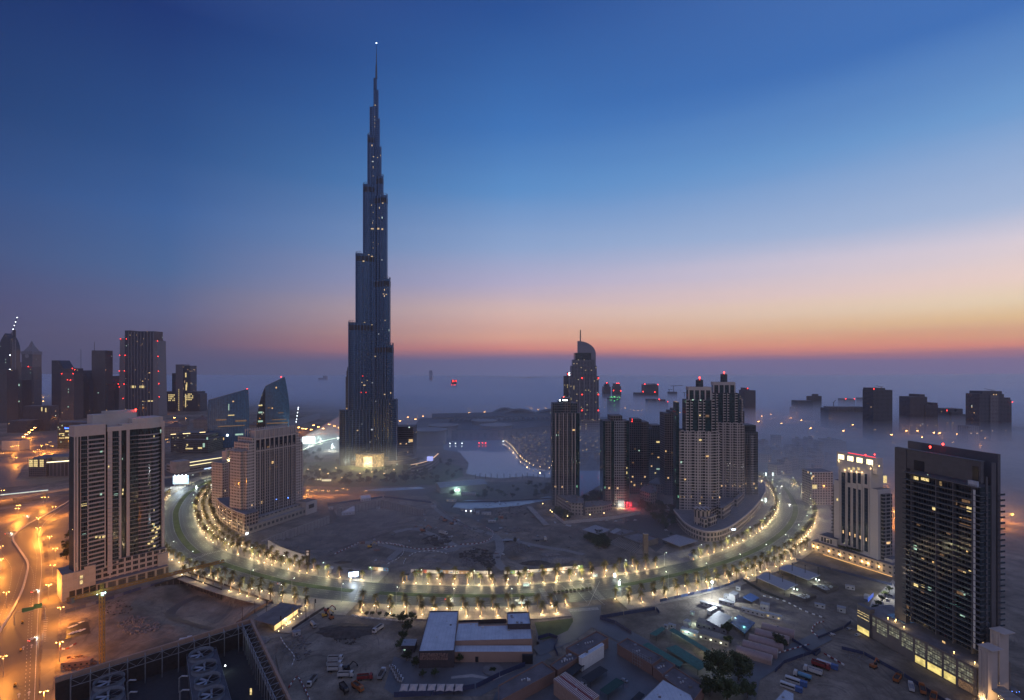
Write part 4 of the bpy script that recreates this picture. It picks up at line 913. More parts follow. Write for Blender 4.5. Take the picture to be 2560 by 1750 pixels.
def block(name,label,segs,d,dep,m,cat='tower',mtop=None,group=None,red=(),lit=(),ribs=0,ribm=None,rr=1.2):
    t=Tw(name,label,cat,segs[0][0],d,segs[0][1],d,group)
    for i,s in enumerate(segs):
        x0,x1,yt=s[:3]; y0=s[3] if len(s)>3 else i*.15; mm=s[4] if len(s)>4 else m; zb=s[5] if len(s)>5 else 0
        z1=ZD(yt,d+y0); t.box('wall' if i==0 else ('upper_wall' if y0>1 else 'wing'),t.X(x0,y0),t.X(x1,y0),y0,dep+i*.1,zb,z1,mm,mtop=mtop or M_roof)
    for px,py in red: t.red(px,py,-.5,rr)
    for a in lit: t.lit(*a[:4],y=-.3,m=a[4] if len(a)>4 else M_warm)
    if ribs:
        x0,x1=t.X(segs[0][0]),t.X(segs[0][1]); z1=ZD(segs[0][2],d); b=MB()
        for i in range(ribs+1): x=x0+(x1-x0)*i/ribs; b.box(x-.5,x+.5,-.7,.2,0,z1)
        t.part('pier',b,ribm or M_tp)
    return t
M_r1=fac_pier('res_tower_bronze',(.15,.125,.12),(.022,.04,.05),2.6,.018); M_r2=fac_pier('res_tower_teal',(.11,.115,.125),(.02,.045,.06),3.0,.016,metal=.3); M_r3=fac_pier('res_tower_grid',(.26,.26,.27),(.025,.04,.055),2.9,.02)
M_r4=fac_pier('res_tower_plum',(.17,.145,.14),(.025,.035,.045),3.3,.02)
t=block('residential_tower','slender dark tower alone in front of the lake with a bright white roof lamp',[(1380.5,1449,1032),(1381,1397,1008,.6),(1397,1407,1003,2),(1407,1427,995,3,M_r4),(1427,1443,1008,.8),(1397,1420,1033,-1.2,M_r4),(1438,1449,1034,-.8,M_tg)],697,27,M_r2,
  lit=((1394,1401,1079,1083,M_dim),(1431,1439,1073,1077),(1440,1449,1070,1073,M_cool),(1389,1392,1086,1090,M_cool),(1396,1399,1086,1090,M_cool),(1406,1409,1086,1089,M_cool),(1396,1399,1139,1142,M_dim),(1406,1409,1140,1143,MC['blue_lamp']),(1428,1432,1168,1172,M_dim)),rr=.9)
t.red(1409,992,3,.9); b=MB(); b.ball(t.X(1400),1,t.Z(1400,1001),.9); t.part('roof_light',b,M_wht); b=MB(); b.box(t.X(1407),t.X(1419),2.7,3,t.Z(1407,1002),t.Z(1407,1000)); t.part('roof_light_strip',b,M_wht)
for px in (1389,1397.5,1408,1419,1430,1438):
    b=MB(); x=t.X(px); b.box(x-.45,x+.45,-1.7,.2,0,t.Z(px,1033)); t.part('pier',b,M_tp)
t=block('residential_tower','dark tower with a pale grid of windows above a red lit entrance',[(1508,1573,1052),(1527,1556,1039,1.5,M_r4),(1514,1528,1053,-.9,M_r4),(1536,1561,1052,-1.2,M_r3),(1561,1566,1053,-.9,M_r4)],690,26,M_tg,
  lit=((1547,1553,1080,1086),(1560,1567,1126,1130,M_dim),(1546,1551,1121,1124,M_dim),(1565,1568,1168,1172,M_yel),(1548,1551,1189,1192,M_yel),(1565,1568,1179,1185,M_yel),(1557,1561,1162,1166),(1558,1561,1190,1200,M_dim),(1545,1549,1192,1195)),rr=.9)
t.red(1580,1048,8,.5)
b=MB(); b.box(t.X(1544),t.X(1560),-2.5,-1.3,0,9); t.part('entrance_hall',b,litglass('hall_white',(.85,1,.95),.7))
for i in range(5):
    x=t.X(1560)+i*2.1; b=MB(); b.box(x,x+.5,-4,-3.6,0,8); t.part('red_column',b,glow('red_column',(1,.05,.07),1.6))
lamp('entrance_lamp',(t.X(1550),-6,3),6000,(1,.8,.5),.6,t.root); lamp('red_lamp',(t.X(1572),-7,4),9000,(1,.04,.07),.6,t.root)
block('residential_tower','teal glass tower between the red lit tower and the paler one behind',[(1574,1622,1055),(1582,1604,1048,1.5),(1604,1616,1055,-.9,M_r4)],760,26,M_r2,lit=((1604,1610,1156,1161,M_warm),(1596,1599,1125,1128,M_cool),(1586,1589,1121,1124,M_dim),(1577,1580,1203,1206),(1584,1588,1210,1215),(1603,1608,1207,1212),(1580,1585,1155,1158,M_dim),(1607,1609,1121,1124)),red=((1580,1053),),rr=.7)
block('residential_tower','shorter grey blue tower half hidden behind the teal glass tower',[(1622,1656,1071),(1630,1653,1063,1.5)],840,26,M_r2,lit=((1641,1649,1103,1107,M_yel),(1644,1648,1142,1145),(1628,1633,1133,1136,M_dim),(1641,1650,1171,1174,M_cool),(1637,1640,1181,1184,M_yel)))
block('residential_tower','plum grey tower left of the twin beige towers with a stepped top',[(1662,1697,1033),(1677,1697,1027,2),(1686,1698,1022,4)],752,26,M_r4,lit=((1678,1681,1130,1133,M_dim),(1663,1666,1126,1130),(1684,1687,1078,1081,M_dim)))
block('residential_tower','dark glass tower with a black cap right of the twin beige towers',[(1858,1895,1080),(1858,1890,1063,1.5,M_glz),(1877,1886,1088,-.9,M_r3),(1866,1871,1112,-.9,M_r4)],715,26,M_r2,lit=((1879,1884,1127,1131),(1866,1870,1147,1150,M_cool),(1880,1884,1182,1186,M_yel),(1862,1866,1193,1195,M_dim),(1878,1884,1218,1220,M_yel),(1877,1884,1229,1231,M_yel),(1888,1891,1219,1222,M_yel)))
block('residential_tower','dim tower top showing over the rear twin tower',[(1848,1861,1028)],900,20,M_r4,red=((1856,1027),),rr=.9)
# ------------------------------------------------------------------ hotel tower with a quarter round sail top
AD=1390
t=block('sail_top_tower','blue grey hotel tower with a quarter round sail top and a thin mast',[(1425.5,1497,941),(1429,1492,914.5,2),(1433,1486,899,4),(1438,1478,882,6,M_glz)],AD,40,facade('sail_tower_windows',(.17,.17,.185),(.03,.042,.06),4.0,3.6,(.2,.8),(.25,.85),.10,((1,.75,.35),(1,.85,.5)),1.3,hv=.1),red=((1455,945),(1496,945),(1455,986),(1496,986),(1455,1026),(1496,1026)),rr=1.5)
X=t.X; x0,x1=X(1445.7),X(1491); z0,z1=ZD(941,AD),ZD(852,AD); zq=ZD(885,AD); pts=[(x0,z0)]+[(x1,z0),(x1,zq)]+[(x0+(x1-x0)*cos(pi/2*k/10),zq+(z1-zq)*sin(pi/2*k/10)) for k in range(1,11)]
b=MB(); b.face([(x,9,z) for x,z in pts]); b.face([(x,20,z) for x,z in reversed(pts)])
for i in range(len(pts)):
    a,c=pts[i],pts[(i+1)%len(pts)]; b.face([(c[0],9,c[1]),(a[0],9,a[1]),(a[0],20,a[1]),(c[0],20,c[1])])
t.part('sail',b,mat('sail_panel',(.20,.20,.235),.5,.2)); b=MB(); b.cyl(X(1452.5),12,zq,ZD(824,AD),1.9,1.5,8); t.part('mast',b,M_steelb)
for px in (1430,1440,1449,1461,1474,1484,1491):
    b=MB(); x=X(px); b.box(x-1,x+1,-1,.2,0,ZD(943,AD)); t.part('pier',b,mat('sail_pier',(.20,.195,.21),.7))
b=MB(); b.prism([(X(1415),-14),(X(1503),-14),(X(1505),30),(X(1412),30)],0,ZD(1049,AD)); t.part('podium',b,facade('sail_podium',(.24,.22,.22),(.08,.07,.06),5,6,(.2,.8),(.2,.7),.25,((1,.75,.4),(1,.8,.45)),1.0,hv=.1))
t=block('slim_tower','slim grey tower with a white letter on its roof beside the sail topped hotel',[(1410,1426,940),(1418,1423,930,2)],1480,20,MC['sail_tower_windows'],red=((1419,935),),rr=1.5)
fc=bpy.data.curves.new('roof_letter','FONT'); fc.body='D'; fc.size=13; fc.extrude=.4; fc.align_x='CENTER'; fo_=bpy.data.objects.new('tmp',fc); COL.objects.link(fo_)
def text_mesh(txt,size,m,name,parent,loc,rot=(pi/2,0,0),ext=.12):
    fc=bpy.data.curves.new('t','FONT'); fc.body=txt; fc.size=size; fc.extrude=ext; fc.align_x='LEFT'
    o=bpy.data.objects.new('t',fc); COL.objects.link(o); bpy.context.view_layer.update()
    me=bpy.data.meshes.new_from_object(o.evaluated_get(bpy.context.evaluated_depsgraph_get())); bpy.data.objects.remove(o); me.materials.clear(); me.materials.append(m); me.name=name
    q=part(name,me,m,parent,None,loc); q.rotation_euler=rot; return q
bpy.data.objects.remove(fo_)
text_mesh('D',11,M_wht,'roof_letter',t.root,(t.X(1421.5),1.5,ZD(938,1480)),ext=.3)
# ------------------------------------------------------------------ curved podium of the twin towers
p=thing('curved_podium','curved pale stone shopping podium with a round corner turret under the twin towers','podium',P(1783,1354))
o=p.location; rimw=smooth_path([P(*q) for q in ((1684,1296),(1712,1330),(1748,1350),(1783,1354),(1818,1344),(1857,1318),(1892,1282),(1913,1248),(1912,1222))],6); rim=[q-o for q in rimw]
M_pp=facade('podium_arcade',(.33,.285,.25),(.035,.038,.042),4.2,5.2,(.2,.8),(.12,.74),.05,((1,.8,.45),(.8,.95,1)),.9,hv=.1)
pg=[(q.x,q.y) for q in rim]+[tuple((P(1862,1222)-o)[:2]),tuple((P(1700,1268)-o)[:2])]
b=MB(); b.prism(pg,0,10.4,mtop=1); part('wall',b,[M_pp,M_roof],p)
b=MB()
for q,r in zip(rim,rim[1:]): b.bar((q.x,q.y,10.9),(r.x,r.y,10.9),1.1,1.2); b.bar((q.x,q.y,5.2),(r.x,r.y,5.2),.5,.6)
part('cornice',b,M_beige2,p)
tc_=P(1761,1336)-o; b=MB(); b.cyl(tc_.x,tc_.y+6,10,27,9.2,n=24); b.cyl(tc_.x,tc_.y+6,27,28.2,9.9,n=24); tu=part('turret',b,facade('turret_wall',(.34,.29,.255),(.03,.034,.04),4.8,17,(.3,.7),(.1,.75),0,hv=.08),p)
ins=offset(rim,9)
for i in range(16,len(rim)-4,3):
    a,c=ins[i],ins[min(i+3,len(ins)-1)]; dv=(c-a); n_=Vector((-dv.y,dv.x,0)).normalized()*13; h=19+random.random()*6
    sh=n_*(.5*(i%2)+.02*i)
    b=MB(); b.prism([tuple((a+sh)[:2]),tuple((c-dv*.03+sh)[:2]),tuple((c-dv*.03+n_)[:2]),tuple((a+n_)[:2])],10.4,h,mtop=1)
    part('terrace_house',b,[MC['twin_balcony_bay'] if i%2 else MC['podium_arcade'],M_roof],p)
b=MB(); q=rim[26]; b.box(q.x-4,q.x+3,q.y-1.4,q.y-1.1,5.5,7.2); part('shop_sign',b,glow('sign_white_blue',(.75,.85,1),4),p)
# low blocks between the dark towers
def lowblock(name,label,pts,h,m,cat='building',mtop=None,lits=(),group=None):
    q=[P(*v) for v in pts]; o=q[0].copy(); r=thing(name,label,cat,o,0,group)
    pg=[tuple((v-o)[:2]) for v in q]
    ar=sum(pg[i][0]*pg[(i+1)%len(pg)][1]-pg[(i+1)%len(pg)][0]*pg[i][1] for i in range(len(pg)))
    if ar<0: pg.reverse()
    b=MB(); b.prism(pg,0,h); part('wall',b,m,r)
    b=MB(); cx=sum(v[0] for v in pg)/len(pg); cy_=sum(v[1] for v in pg)/len(pg); ins=[(cx+(x-cx)*.965,cy_+(y-cy_)*.965) for x,y in pg]
    b.prism(ins,h-.1,h+.03); part('roof',b,mtop or M_roof,r)
    b=MB()
    for i in range(len(pg)): a,c=pg[i],pg[(i+1)%len(pg)]; b.bar((*a,h+.45),(*c,h+.45),.35,.9)
    part('parapet',b,m if not isinstance(m,list) else m[0],r)
    for _ in range(5):
        f=RU_.uniform(.2,.8); a=RU_.choice(pg); x,y=cx+(a[0]-cx)*f,cy_+(a[1]-cy_)*f; s=RU_.uniform(.6,1.6); b=MB(); b.box(x-s,x+s,y-s,y+s*.5,h,h+RU_.uniform(.8,2)); part('roof_unit',b,M_roof,r)
    return r
RU_=random.Random(2)
M_lowb=facade('lowrise_stone',(.27,.235,.21),(.03,.033,.04),4,4.2,(.25,.75),(.25,.75),.06,((1,.75,.4),(1,.85,.5)),.9,hv=.12)
lowblock('podium_building','low stone building with a terrace at the foot of the slender lakeside tower',[(1388,1262),(1428,1288),(1458,1290),(1460,1276),(1432,1262),(1398,1248)],15,M_lowb)
lowblock('podium_building','low stone garden block linking the slender tower and the red lit one',[(1462,1286),(1506,1282),(1530,1276),(1528,1264),(1462,1270)],8,M_lowb)
lowblock('podium_building','square low stone block right of the red lit entrance',[(1600,1254),(1626,1262),(1642,1258),(1640,1240),(1612,1236)],15,M_lowb)
lowblock('podium_building','long low stone block behind the square one at the foot of the teal tower',[(1618,1228),(1660,1234),(1694,1236),(1694,1222),(1640,1214)],12,M_lowb)
r=thing('garden_wall','long pale garden wall in front of the slender lakeside tower','wall',P(1385,1290)); b=MB(); q=[P(*v)-r.location for v in ((1385,1290),(1410,1310),(1470,1305),(1545,1296),(1600,1285))]
for a,c in zip(q,q[1:]): b.bar((a.x,a.y,1.8),(c.x,c.y,1.8),.4,3.6)
part('wall',b,M_beige2,r)
for px,py in ((1419,1298),(1475,1294),(1376,1283),(1380,1287),(1510,1290),(1357,1266)):
    l_=thing('garden_lamp','small warm garden lamp glowing behind the long pale garden wall','lamp',P(px,py),0,'garden lamps behind the pale wall'); b=MB(); b.cyl(0,0,0,3.6,.1); part('post',b,M_black,l_); b=MB(); b.ball(0,0,3.8,.55); part('globe',b,glow('garden_glow',(1,.68,.3),7),l_); lamp('bulb',(0,0,4.6),420,(1,.65,.3),.3,l_)
# ------------------------------------------------------------------ far skyline at the left
M_f1=fac_pier('far_dark_windows',(.075,.078,.09),(.022,.028,.04),3.4,.012); M_f2=fac_pier('far_grey_windows',(.12,.115,.12),(.03,.034,.045),3.2,.012); M_f3=fac_pier('far_navy_glass',(.05,.06,.08),(.02,.03,.05),2.4,.012)
M_fw=fac_pier('far_lit_office',(.10,.11,.11),(.05,.06,.05),4.2,.45,power=1.5); M_fhaze=mat('far_haze_paled',(.32,.33,.42),.8); M_fp=mat('far_fin_grey',(.17,.165,.18),.7)  # haze painted into the pale colour of the faintest far blocks
d=1950
t=block('office_tower','tall dark ribbed tower with grey fins and a narrower crown',[(312,386,848),(312,327,826,4),(328,386,828,3)],d,50,M_f3,red=(),lit=((327,339,964,970,M_yel),(349,362,964,970,M_yel),(369,386,1001,1004,M_yel),(355,363,1003,1004,M_yel),(351,353,948,950),(355,358,952,954),(328,331,900,901,M_dim),(332,336,988,989,M_dim),(372,376,931,933),(383,385,928,930),(350,355,862,864,M_dim),(377,379,889,891,M_dim),(328,329,907,909,M_cool)),rr=1.6)
for i,px in enumerate((301,394)):
    x0,x1=(t.X(298),t.X(313.5)) if i==0 else (t.X(385),t.X(398)); z1=ZD(846 if i==0 else 851,d); tp=[(x0+5,-3),(x1,-3),(x1,46),(x0+5,46)] if i==0 else [(x0,-3),(x1-6,-3),(x1-6,46),(x0,46)]
    b=MB(); b.prism([(x0,-3),(x1,-3),(x1,46),(x0,46)],0,z1,top=tp); t.part('fin',b,M_fp)
b=MB()
for px in (322,329,337,345,353,361,369,377,384): x=t.X(px); b.box(x-1.2,x+1.2,-2,.3,0,ZD(830,d))
t.part('rib',b,M_fp)
for px,py in ((301,847),(316,847),(394,852),(299,888),(313,888),(395,891),(298,927),(311,927),(396,928),(296,960),(310,960),(397,959),(298,967),(308,996),(398,992)): t.red(px,py,-4,1.5)
def slope(label,x0,x1,yl,yr,xk,d,dep,m):
    t=Tw('office_tower',label,'tower',x0,d,x1,d); b=MB(); xs=[0,t.X(xk),t.L]; zs=[ZD(yl,d),ZD(yl,d),ZD(yr,d)]
    for k in range(2):
        b.face([(xs[k],0,0),(xs[k+1],0,0),(xs[k+1],0,zs[k+1]),(xs[k],0,zs[k])]); b.face([(xs[k],0,zs[k]),(xs[k+1],0,zs[k+1]),(xs[k+1],dep,zs[k+1]),(xs[k],dep,zs[k])])
    b.face([(xs[2],0,0),(xs[2],dep,0),(xs[2],dep,zs[2]),(xs[2],0,zs[2])]); b.face([(0,dep,0),(0,0,0),(0,0,zs[0]),(0,dep,zs[0])]); t.part('wall',b,m)
    b=MB()
    for k in range(6): f=k/5; b.bar((xs[1]+(xs[2]-xs[1])*f-5,-.4,zs[1]+(zs[2]-zs[1])*f-4),(xs[1]+(xs[2]-xs[1])*f-1,-.4,zs[1]+(zs[2]-zs[1])*f-4),3,1)
    t.part('roof_louvre',b,M_fp); return t
t=slope('dark tower with its roof sloping down to the right, first of the slanted pair',129,160,901,922,147,1850,45,M_f3)
t=slope('dark tower with its roof sloping down to the right, behind the flat topped one',187,222,926,950,208,1880,45,M_f3)
block('office_tower','flat topped grey tower with red lamps between the two slanted towers',[(152,185,932),(155,185,921,1.5,M_f1)],1800,40,M_f2,red=((181,921),(187,924),(154,934),(183,934),(169,949),(176,950)),lit=((170,172,972,974,M_cool),(170,172,979,981,M_cool),(169,172,1016,1018,M_cool)),rr=1.5)
t=block('office_tower','plain slim grey tower with a thin mast at its left corner',[(229,263,876),(221,229,935,4,M_f1),(263,270,959,5,M_f1)],1900,36,M_f2,lit=((244,247,981,983,M_cool),))
b=MB(); b.cyl(t.X(232.5),6,ZD(876,1900),ZD(854,1900),1.2,.8,6); t.part('mast',b,M_fp)
t=Tw('mast','lattice mast with guy wires beyond the slanted towers','mast',200,2300,206,2300); b=MB(); b.cyl(4,0,0,ZD(873,2300),1.8,.9,6); t.part('pole',b,M_fp); b=MB(); b.tube([(4,0,ZD(890,2300)),(-60,5,ZD(925,2300))],.3,4); t.part('guy_wire',b,M_fp)
t=block('office_tower','tower behind a leaning dark beam left of the ribbed tower',[(276,302,940)],2050,40,M_f2,red=((276,934),(275,951),(284,953)),rr=1.6)
b=MB(); b.bar((t.X(268),-30,ZD(995,2020)),(t.X(299),-30,ZD(952,2020)),10,14); t.part('leaning_beam',b,M_f1)
t=block('clock_tower','clock tower with a pointed roof like a steeple',[(54,81,884)],2800,55,M_f2,red=(),rr=2)
b=MB(); b.prism([(-2,-2),(t.L+2,-2),(t.L+2,57),(-2,57)],ZD(886,2800),ZD(878,2800)); cx=t.L/2
b.prism([(cx-24,4),(cx+24,4),(cx+24,50),(cx-24,50)],ZD(878,2800),ZD(866,2800),top=[(cx-11,18),(cx+11,18),(cx+11,38),(cx-11,38)]); b.prism([(cx-10,19),(cx+10,19),(cx+10,37),(cx-10,37)],ZD(866,2800),ZD(851,2800),top=[(cx-.5,27),(cx+.5,27),(cx+.5,28),(cx-.5,28)])
t.part('steeple',b,M_fp)
b=MB(); zc=ZD(890,2800); b.face([(cx+11*cos(2*pi*k/20),-.6,zc+11*sin(2*pi*k/20)) for k in range(20)]); t.part('clock_face',b,mat('clock_face',(.25,.24,.24),.6))
block('office_tower','dark tower body in front of the clock tower with two red lamps',[(45,80,917),(80,83,927,3)],2300,45,M_f1,red=((46,916),(71,916)),lit=((52,58,981,983,M_dim),(75,77,931,933,M_cool),(50,53,948,949,M_dim)),rr=2)
t=block('domed_tower','dark domed tower at the left edge with a crane beside it',[(-8,26,905)],2000,45,M_f1,lit=((24,26,887,889,M_wht),(23,26,923,926,M_wht),(13,15,898,900,M_cool),(13,15,905,907,M_cool)))
b=MB(); x0,x1=0,t.L; cx=t.X(10)
for k in range(8):
    f0,f1=k/8,(k+1)/8; w=lambda f:.5*(t.X(26)-t.X(-8))*(1-f**2.2)
    b.prism([(cx-w(f0),4),(cx+w(f0),4),(cx+w(f0),40),(cx-w(f0),40)],ZD(882,2000)+(ZD(833,2000)-ZD(882,2000))*f0,ZD(882,2000)+(ZD(833,2000)-ZD(882,2000))*f1,top=[(cx-w(f1),4),(cx+w(f1),4),(cx+w(f1),40),(cx-w(f1),40)])
b.prism([(0,.5),(t.X(25),.5),(t.X(25),42),(0,42)],ZD(905,2000),ZD(880,2000)); b.cyl(t.X(23),20,ZD(880,2000),ZD(824,2000),6,5,10); t.part('dome',b,M_f3)
b=MB()
for px in (31,37): b.bar((t.X(px),2,0),(t.X(px),2,ZD(850,2000)),3)
for k in range(9): b.bar((t.X(24),2,ZD(880-k*4,2000)),(t.X(37),2,ZD(876-k*4,2000)),1.6)
t.part('hoist_frame',b,M_fp)
block('office_tower','pale grey office block at the left edge in front of the domed tower',[(-10,17,924)],1700,40,M_f2)
block('office_tower','narrow grey block right of the hoist frame with a few lit floors',[(28,36,973),(36,45,1000,1),(42,55,950,4,M_f1)],1800,40,M_f2,lit=((44,49,960,965,M_cool),(44,49,1002,1005,M_cool)))
def mobile(name,label,base,d,h,jib,ang,lights=(),m=None,cat='crane',cj=.32):
    t=thing(name,label,cat,(XD(base[0],d),d,ZD(base[1],d))); b=MB(); b.bar((0,0,0),(0,0,h),max(1.2,d*.0009)); part('mast',b,m or M_fp,t)
    b=MB(); b.bar((0,0,h),(jib*cos(ang),0,h+jib*sin(ang)),max(1.0,d*.0008)); b.bar((0,0,h),(-jib*cj*cos(ang),0,h-jib*cj*sin(ang)*.3),max(1.2,d*.0009)); part('jib',b,m or M_fp,t)
    for f in lights:
        b=MB(); b.ball(jib*cos(ang)*f,-.8,h+jib*sin(ang)*f,d*.00065); part('jib_light',b,M_wht,t)
    return t
mobile('crane','luffing crane strung with white lamps on the domed tower',(31,838),2000,12,60,1.25,(.2,.45,.7,1.0))
mobile('crane','thin crane with lamps rising behind the crown of the stepped tan tower',(740,1082),720,12,24,1.42,(.15,.3,.5,.7,.9,1))
# complex in the mist
t=block('office_complex','tall grey slab tower between two lower lit office wings in the mist',[(439,457,911),(457,476,914,2,fac_pier('complex_glass',(.07,.08,.1),(.04,.05,.065),3.2,.06)),(430,440,933,4,M_f1),(407,439,979,-8,M_f1),(465,494,979,-8,M_f1),(494,500,984,-4,M_f2)],2150,45,M_fp)
for x0,x1,y0,y1 in ((421,438,986,1004),(466,484,984,1002)):
    for i in range(5):
        for j in range(4):
            if random.random()<.85:
                a=x0+(x1-x0)*i/5; c_=y0+(y1-y0)*j/4; t.lit(a,a+2.3,c_,c_+2.8,y=-8.4,m=M_yel)
for y_ in range(973,1024,5): t.lit(446.3,447.6,y_,y_+3,y=-.6,m=M_yel); 
for a in ((463,466,932,943),(464,467,961,976),(463,465,985,1018),(466,468,956,968)): t.lit(*a,y=-8.6 if a[2]>980 else 1.6,m=M_yel)
# bank office with blue lettering
t=block('bank_office','dark glass bank office with small blue lettering and an emblem on its top',[(144,224,1060),(146,222,1056,4,M_f1)],1180,35,facade('bank_glass',(.03,.04,.055),(.02,.035,.05),3.0,4.2,(.04,.97),(.2,.95),.10,((.9,1,.7),(1,.9,.6)),1.1,.1,hv=.1))
text_mesh('Standard Chartered',5.1,glow('blue_neon',(.05,.16,1),7),'lettering',t.root,(t.X(162),-.6,ZD(1072,1180)),ext=.15)
b=MB(); x=t.X(206); z=ZD(1069,1180)
for k in range(3): b.bar((x-2+k*1.6,-.6,z-3),(x-.4+k*1.6,-.6,z+3),.9,.3)
t.part('emblem',b,glow('emblem_glow',(.2,.75,.6),5))
for a in ((163,177,1076,1080),(163,177,1092,1096),(180,186,1086,1090),(148,161,1083,1085),(148,161,1094,1096),(180,186,1081,1083),(155,161,1088,1090),(180,186,1114,1117)): t.lit(*a,y=-.3,m=M_yel)
t.lit(176,182,1084,1087,y=-.3,m=M_cool)
# low office with lit slots
t=block('low_office','low office with a lit stair end and a glowing cornice left of the beige tower',[(114,184,1156),(72,116,1146,-2,M_f2),(116,170,1142,8,M_roof)],880,40,facade('low_office_piers',(.13,.13,.145),(.05,.055,.06),6.5,60,(.12,.88),(.02,.98),0,hv=.1))
for x0 in (72,84,99):
    for j in range(4): t.lit(x0+.5,x0+10,1149.5+j*4.6,1153+j*4.6,y=-2.4,m=M_yel)
b=MB(); b.bar((t.X(116),-.8,ZD(1156,880)),(t.X(184),-.8,ZD(1151,880)),1.2); t.part('lit_cornice',b,glow('cornice_glow',(1,.85,.5),3.2))
for a in ((115,130,1194,1202),(150,156,1199,1206),(135,142,1196,1200),(165,171,1196,1201),(88,103,1202,1208)): t.lit(*a,y=-.6,m=M_dim if a[0]>112 else M_yel)
block('low_office','small white sloping block by the motorway at the left edge',[(4,48,1102)],1150,25,mat('white_block',(.36,.34,.33),.7),'office building')
block('low_office','dark low office in the mist behind the motorway lamps',[(58,125,1015),(18,66,1052,-40)],1500,30,M_f1,'office building',lit=((103,106,1018,1028,M_yel),(113,116,1020,1030,M_yel),(22,24,1065,1082,M_dim),(46,48,1052,1082,M_dim)))
# offices and station behind the boulevard end
t=block('low_office','low dark office with glowing roof edges left of the slanted glass tower',[(427,520,1087),(440,500,1082,6),(456,520,1100,-18)],1130,40,facade('low_office_glass',(.07,.075,.085),(.035,.04,.045),3.5,4.2,(.1,.9),(.3,.8),.10,((1,.85,.5),(.8,1,.8)),.9,hv=.1))
for a in ((428,440,1086),(458,476,1084),(500,514,1081)):
    b=MB(); b.bar((t.X(a[0]),-1,ZD(a[2],1130)),(t.X(a[1]),-1,ZD(a[2]-1,1130)),1.0); t.part('lit_cornice',b,glow('cornice_warm',(1,.72,.35),3))
for a in ((466,470,1110,1114),(464,482,1120,1123),(495,505,1118,1122),(507,512,1108,1118),(516,520,1093,1099)): t.lit(*a,y=-18.3,m=M_yel if a[0]<500 else M_cool)
t=Tw('parking_block','long low pale building with two glowing floors behind the boulevard end','building',442,905,610,1010)
t.box('wall',0,t.L,0,36,0,ZD(1140,1000),facade('parking_floors',(.22,.215,.21),(.06,.065,.065),7,6,(.03,.97),(.4,.8),0,hv=.1),mtop=M_roof)
for z in (15.5,9.5): 
    b=MB(); b.box(t.X(474),t.L,-.3,.2,z,z+1.3); t.part('lit_floor',b,glow('parking_glow',(1,.85,.45),1.6))
b=MB(); b.box(-2,t.X(474),-.6,20,0,20.5); t.part('end_wall',b,M_conc)
# elevated railway with a lit train
def rail(label,pts,dz,wd=9):
    r=thing('railway_viaduct',label,'viaduct',P(*pts[0])); q=smooth_path([P(*v)-r.location for v in pts],5); b=MB()
    for a,c in zip(q,q[1:]): b.bar((a.x,a.y,dz),(c.x,c.y,dz),wd,1.6); b.bar((a.x,a.y-wd/2,dz+1.2),(c.x,c.y-wd/2,dz+1.2),.3,1.2)
    part('deck',b,M_conc,r)
    for p,_ in walk(q,32,6):
        b=MB(); b.cyl(p.x,p.y,0,dz-.6,1.3,n=8); b.prism([(p.x-1.2,p.y-1.2),(p.x+1.2,p.y-1.2),(p.x+1.2,p.y+1.2),(p.x-1.2,p.y+1.2)],dz-3,dz-.8,top=[(p.x-3.4,p.y-1.4),(p.x+3.4,p.y-1.4),(p.x+3.4,p.y+1.4),(p.x-3.4,p.y+1.4)]); part('pier',b,M_conc,r)
    return r,q
def train(label,a,c,dz,glowc,n):
    A,B=P(*a),P(*c); t=thing('train',label,'train',(A.x,A.y,dz)); v=(B-A); u=v.normalized()
    for i in range(n):
        p,q=v*(i/n),v*((i+.96)/n); b=MB(); b.bar((p.x,p.y,1.7),(q.x,q.y,1.7),2.8,2.8); part('carriage',b,mat('train_blue',(.18,.25,.38),.3),t)
        b=MB(); b.bar((p.x-u.y*-1.45,p.y-1.45,2.1),(q.x-u.y*-1.45,q.y-1.45,2.1),.12,1.1); part('window_band',b,glowc,t)
rail('elevated railway crossing in front of the low offices at the left',[(-60,1268),(60,1254),(140,1240),(260,1222)],7.5)
train('long lit train on the elevated railway at the left',(2,1256),(122,1243),8.6,glow('train_glow',(.75,.9,.75),1.0),5); 
rail('elevated railway passing behind the boulevard end',[(390,1210),(470,1196),(560,1178),(640,1163),(720,1150)],8)
train('short bright blue lit train behind the boulevard end',(510,1188),(566,1177),9,glow('train_blue_glow',(.6,.75,1),2.2),2)
# villas with domed roofs
def villa(px,d,w,h,label):
    t=thing('villa',label,'house',(XD(px,d),d,0),0,'pitched roof houses by the motorway'); b=MB(); b.box(-w/2,w/2,0,w*.7,0,h); part('wall',b,M_lowb,t)
    b=MB(); b.prism([(-w*.55,-1),(w*.55,-1),(w*.55,w*.75),(-w*.55,w*.75)],h,h+w*.22,top=[(-w*.1,w*.3),(w*.1,w*.3),(w*.1,w*.4),(-w*.1,w*.4)]); b.box(-w*.08,w*.08,w*.28,w*.42,h+w*.2,h+w*.3); part('roof',b,mat('villa_roof',(.13,.10,.095),.9),t)
for px,d,w,h,lb in ((430,1370,42,26,'large hip roofed house with a big arched gable beside the beige tower'),(500,1560,40,26,'misty hip roofed house with a cupola left of the slanted glass tower'),(455,1640,26,16,'small misty hip roofed house between the two big ones'),(520,1480,24,18,'hip roofed house half hidden by the slanted glass tower'),(632,1500,24,17,'hip roofed house seen between the two glass towers'),(660,1620,20,16,'small domed house right behind the curved glass tower')): villa(px,d,w,h,lb)
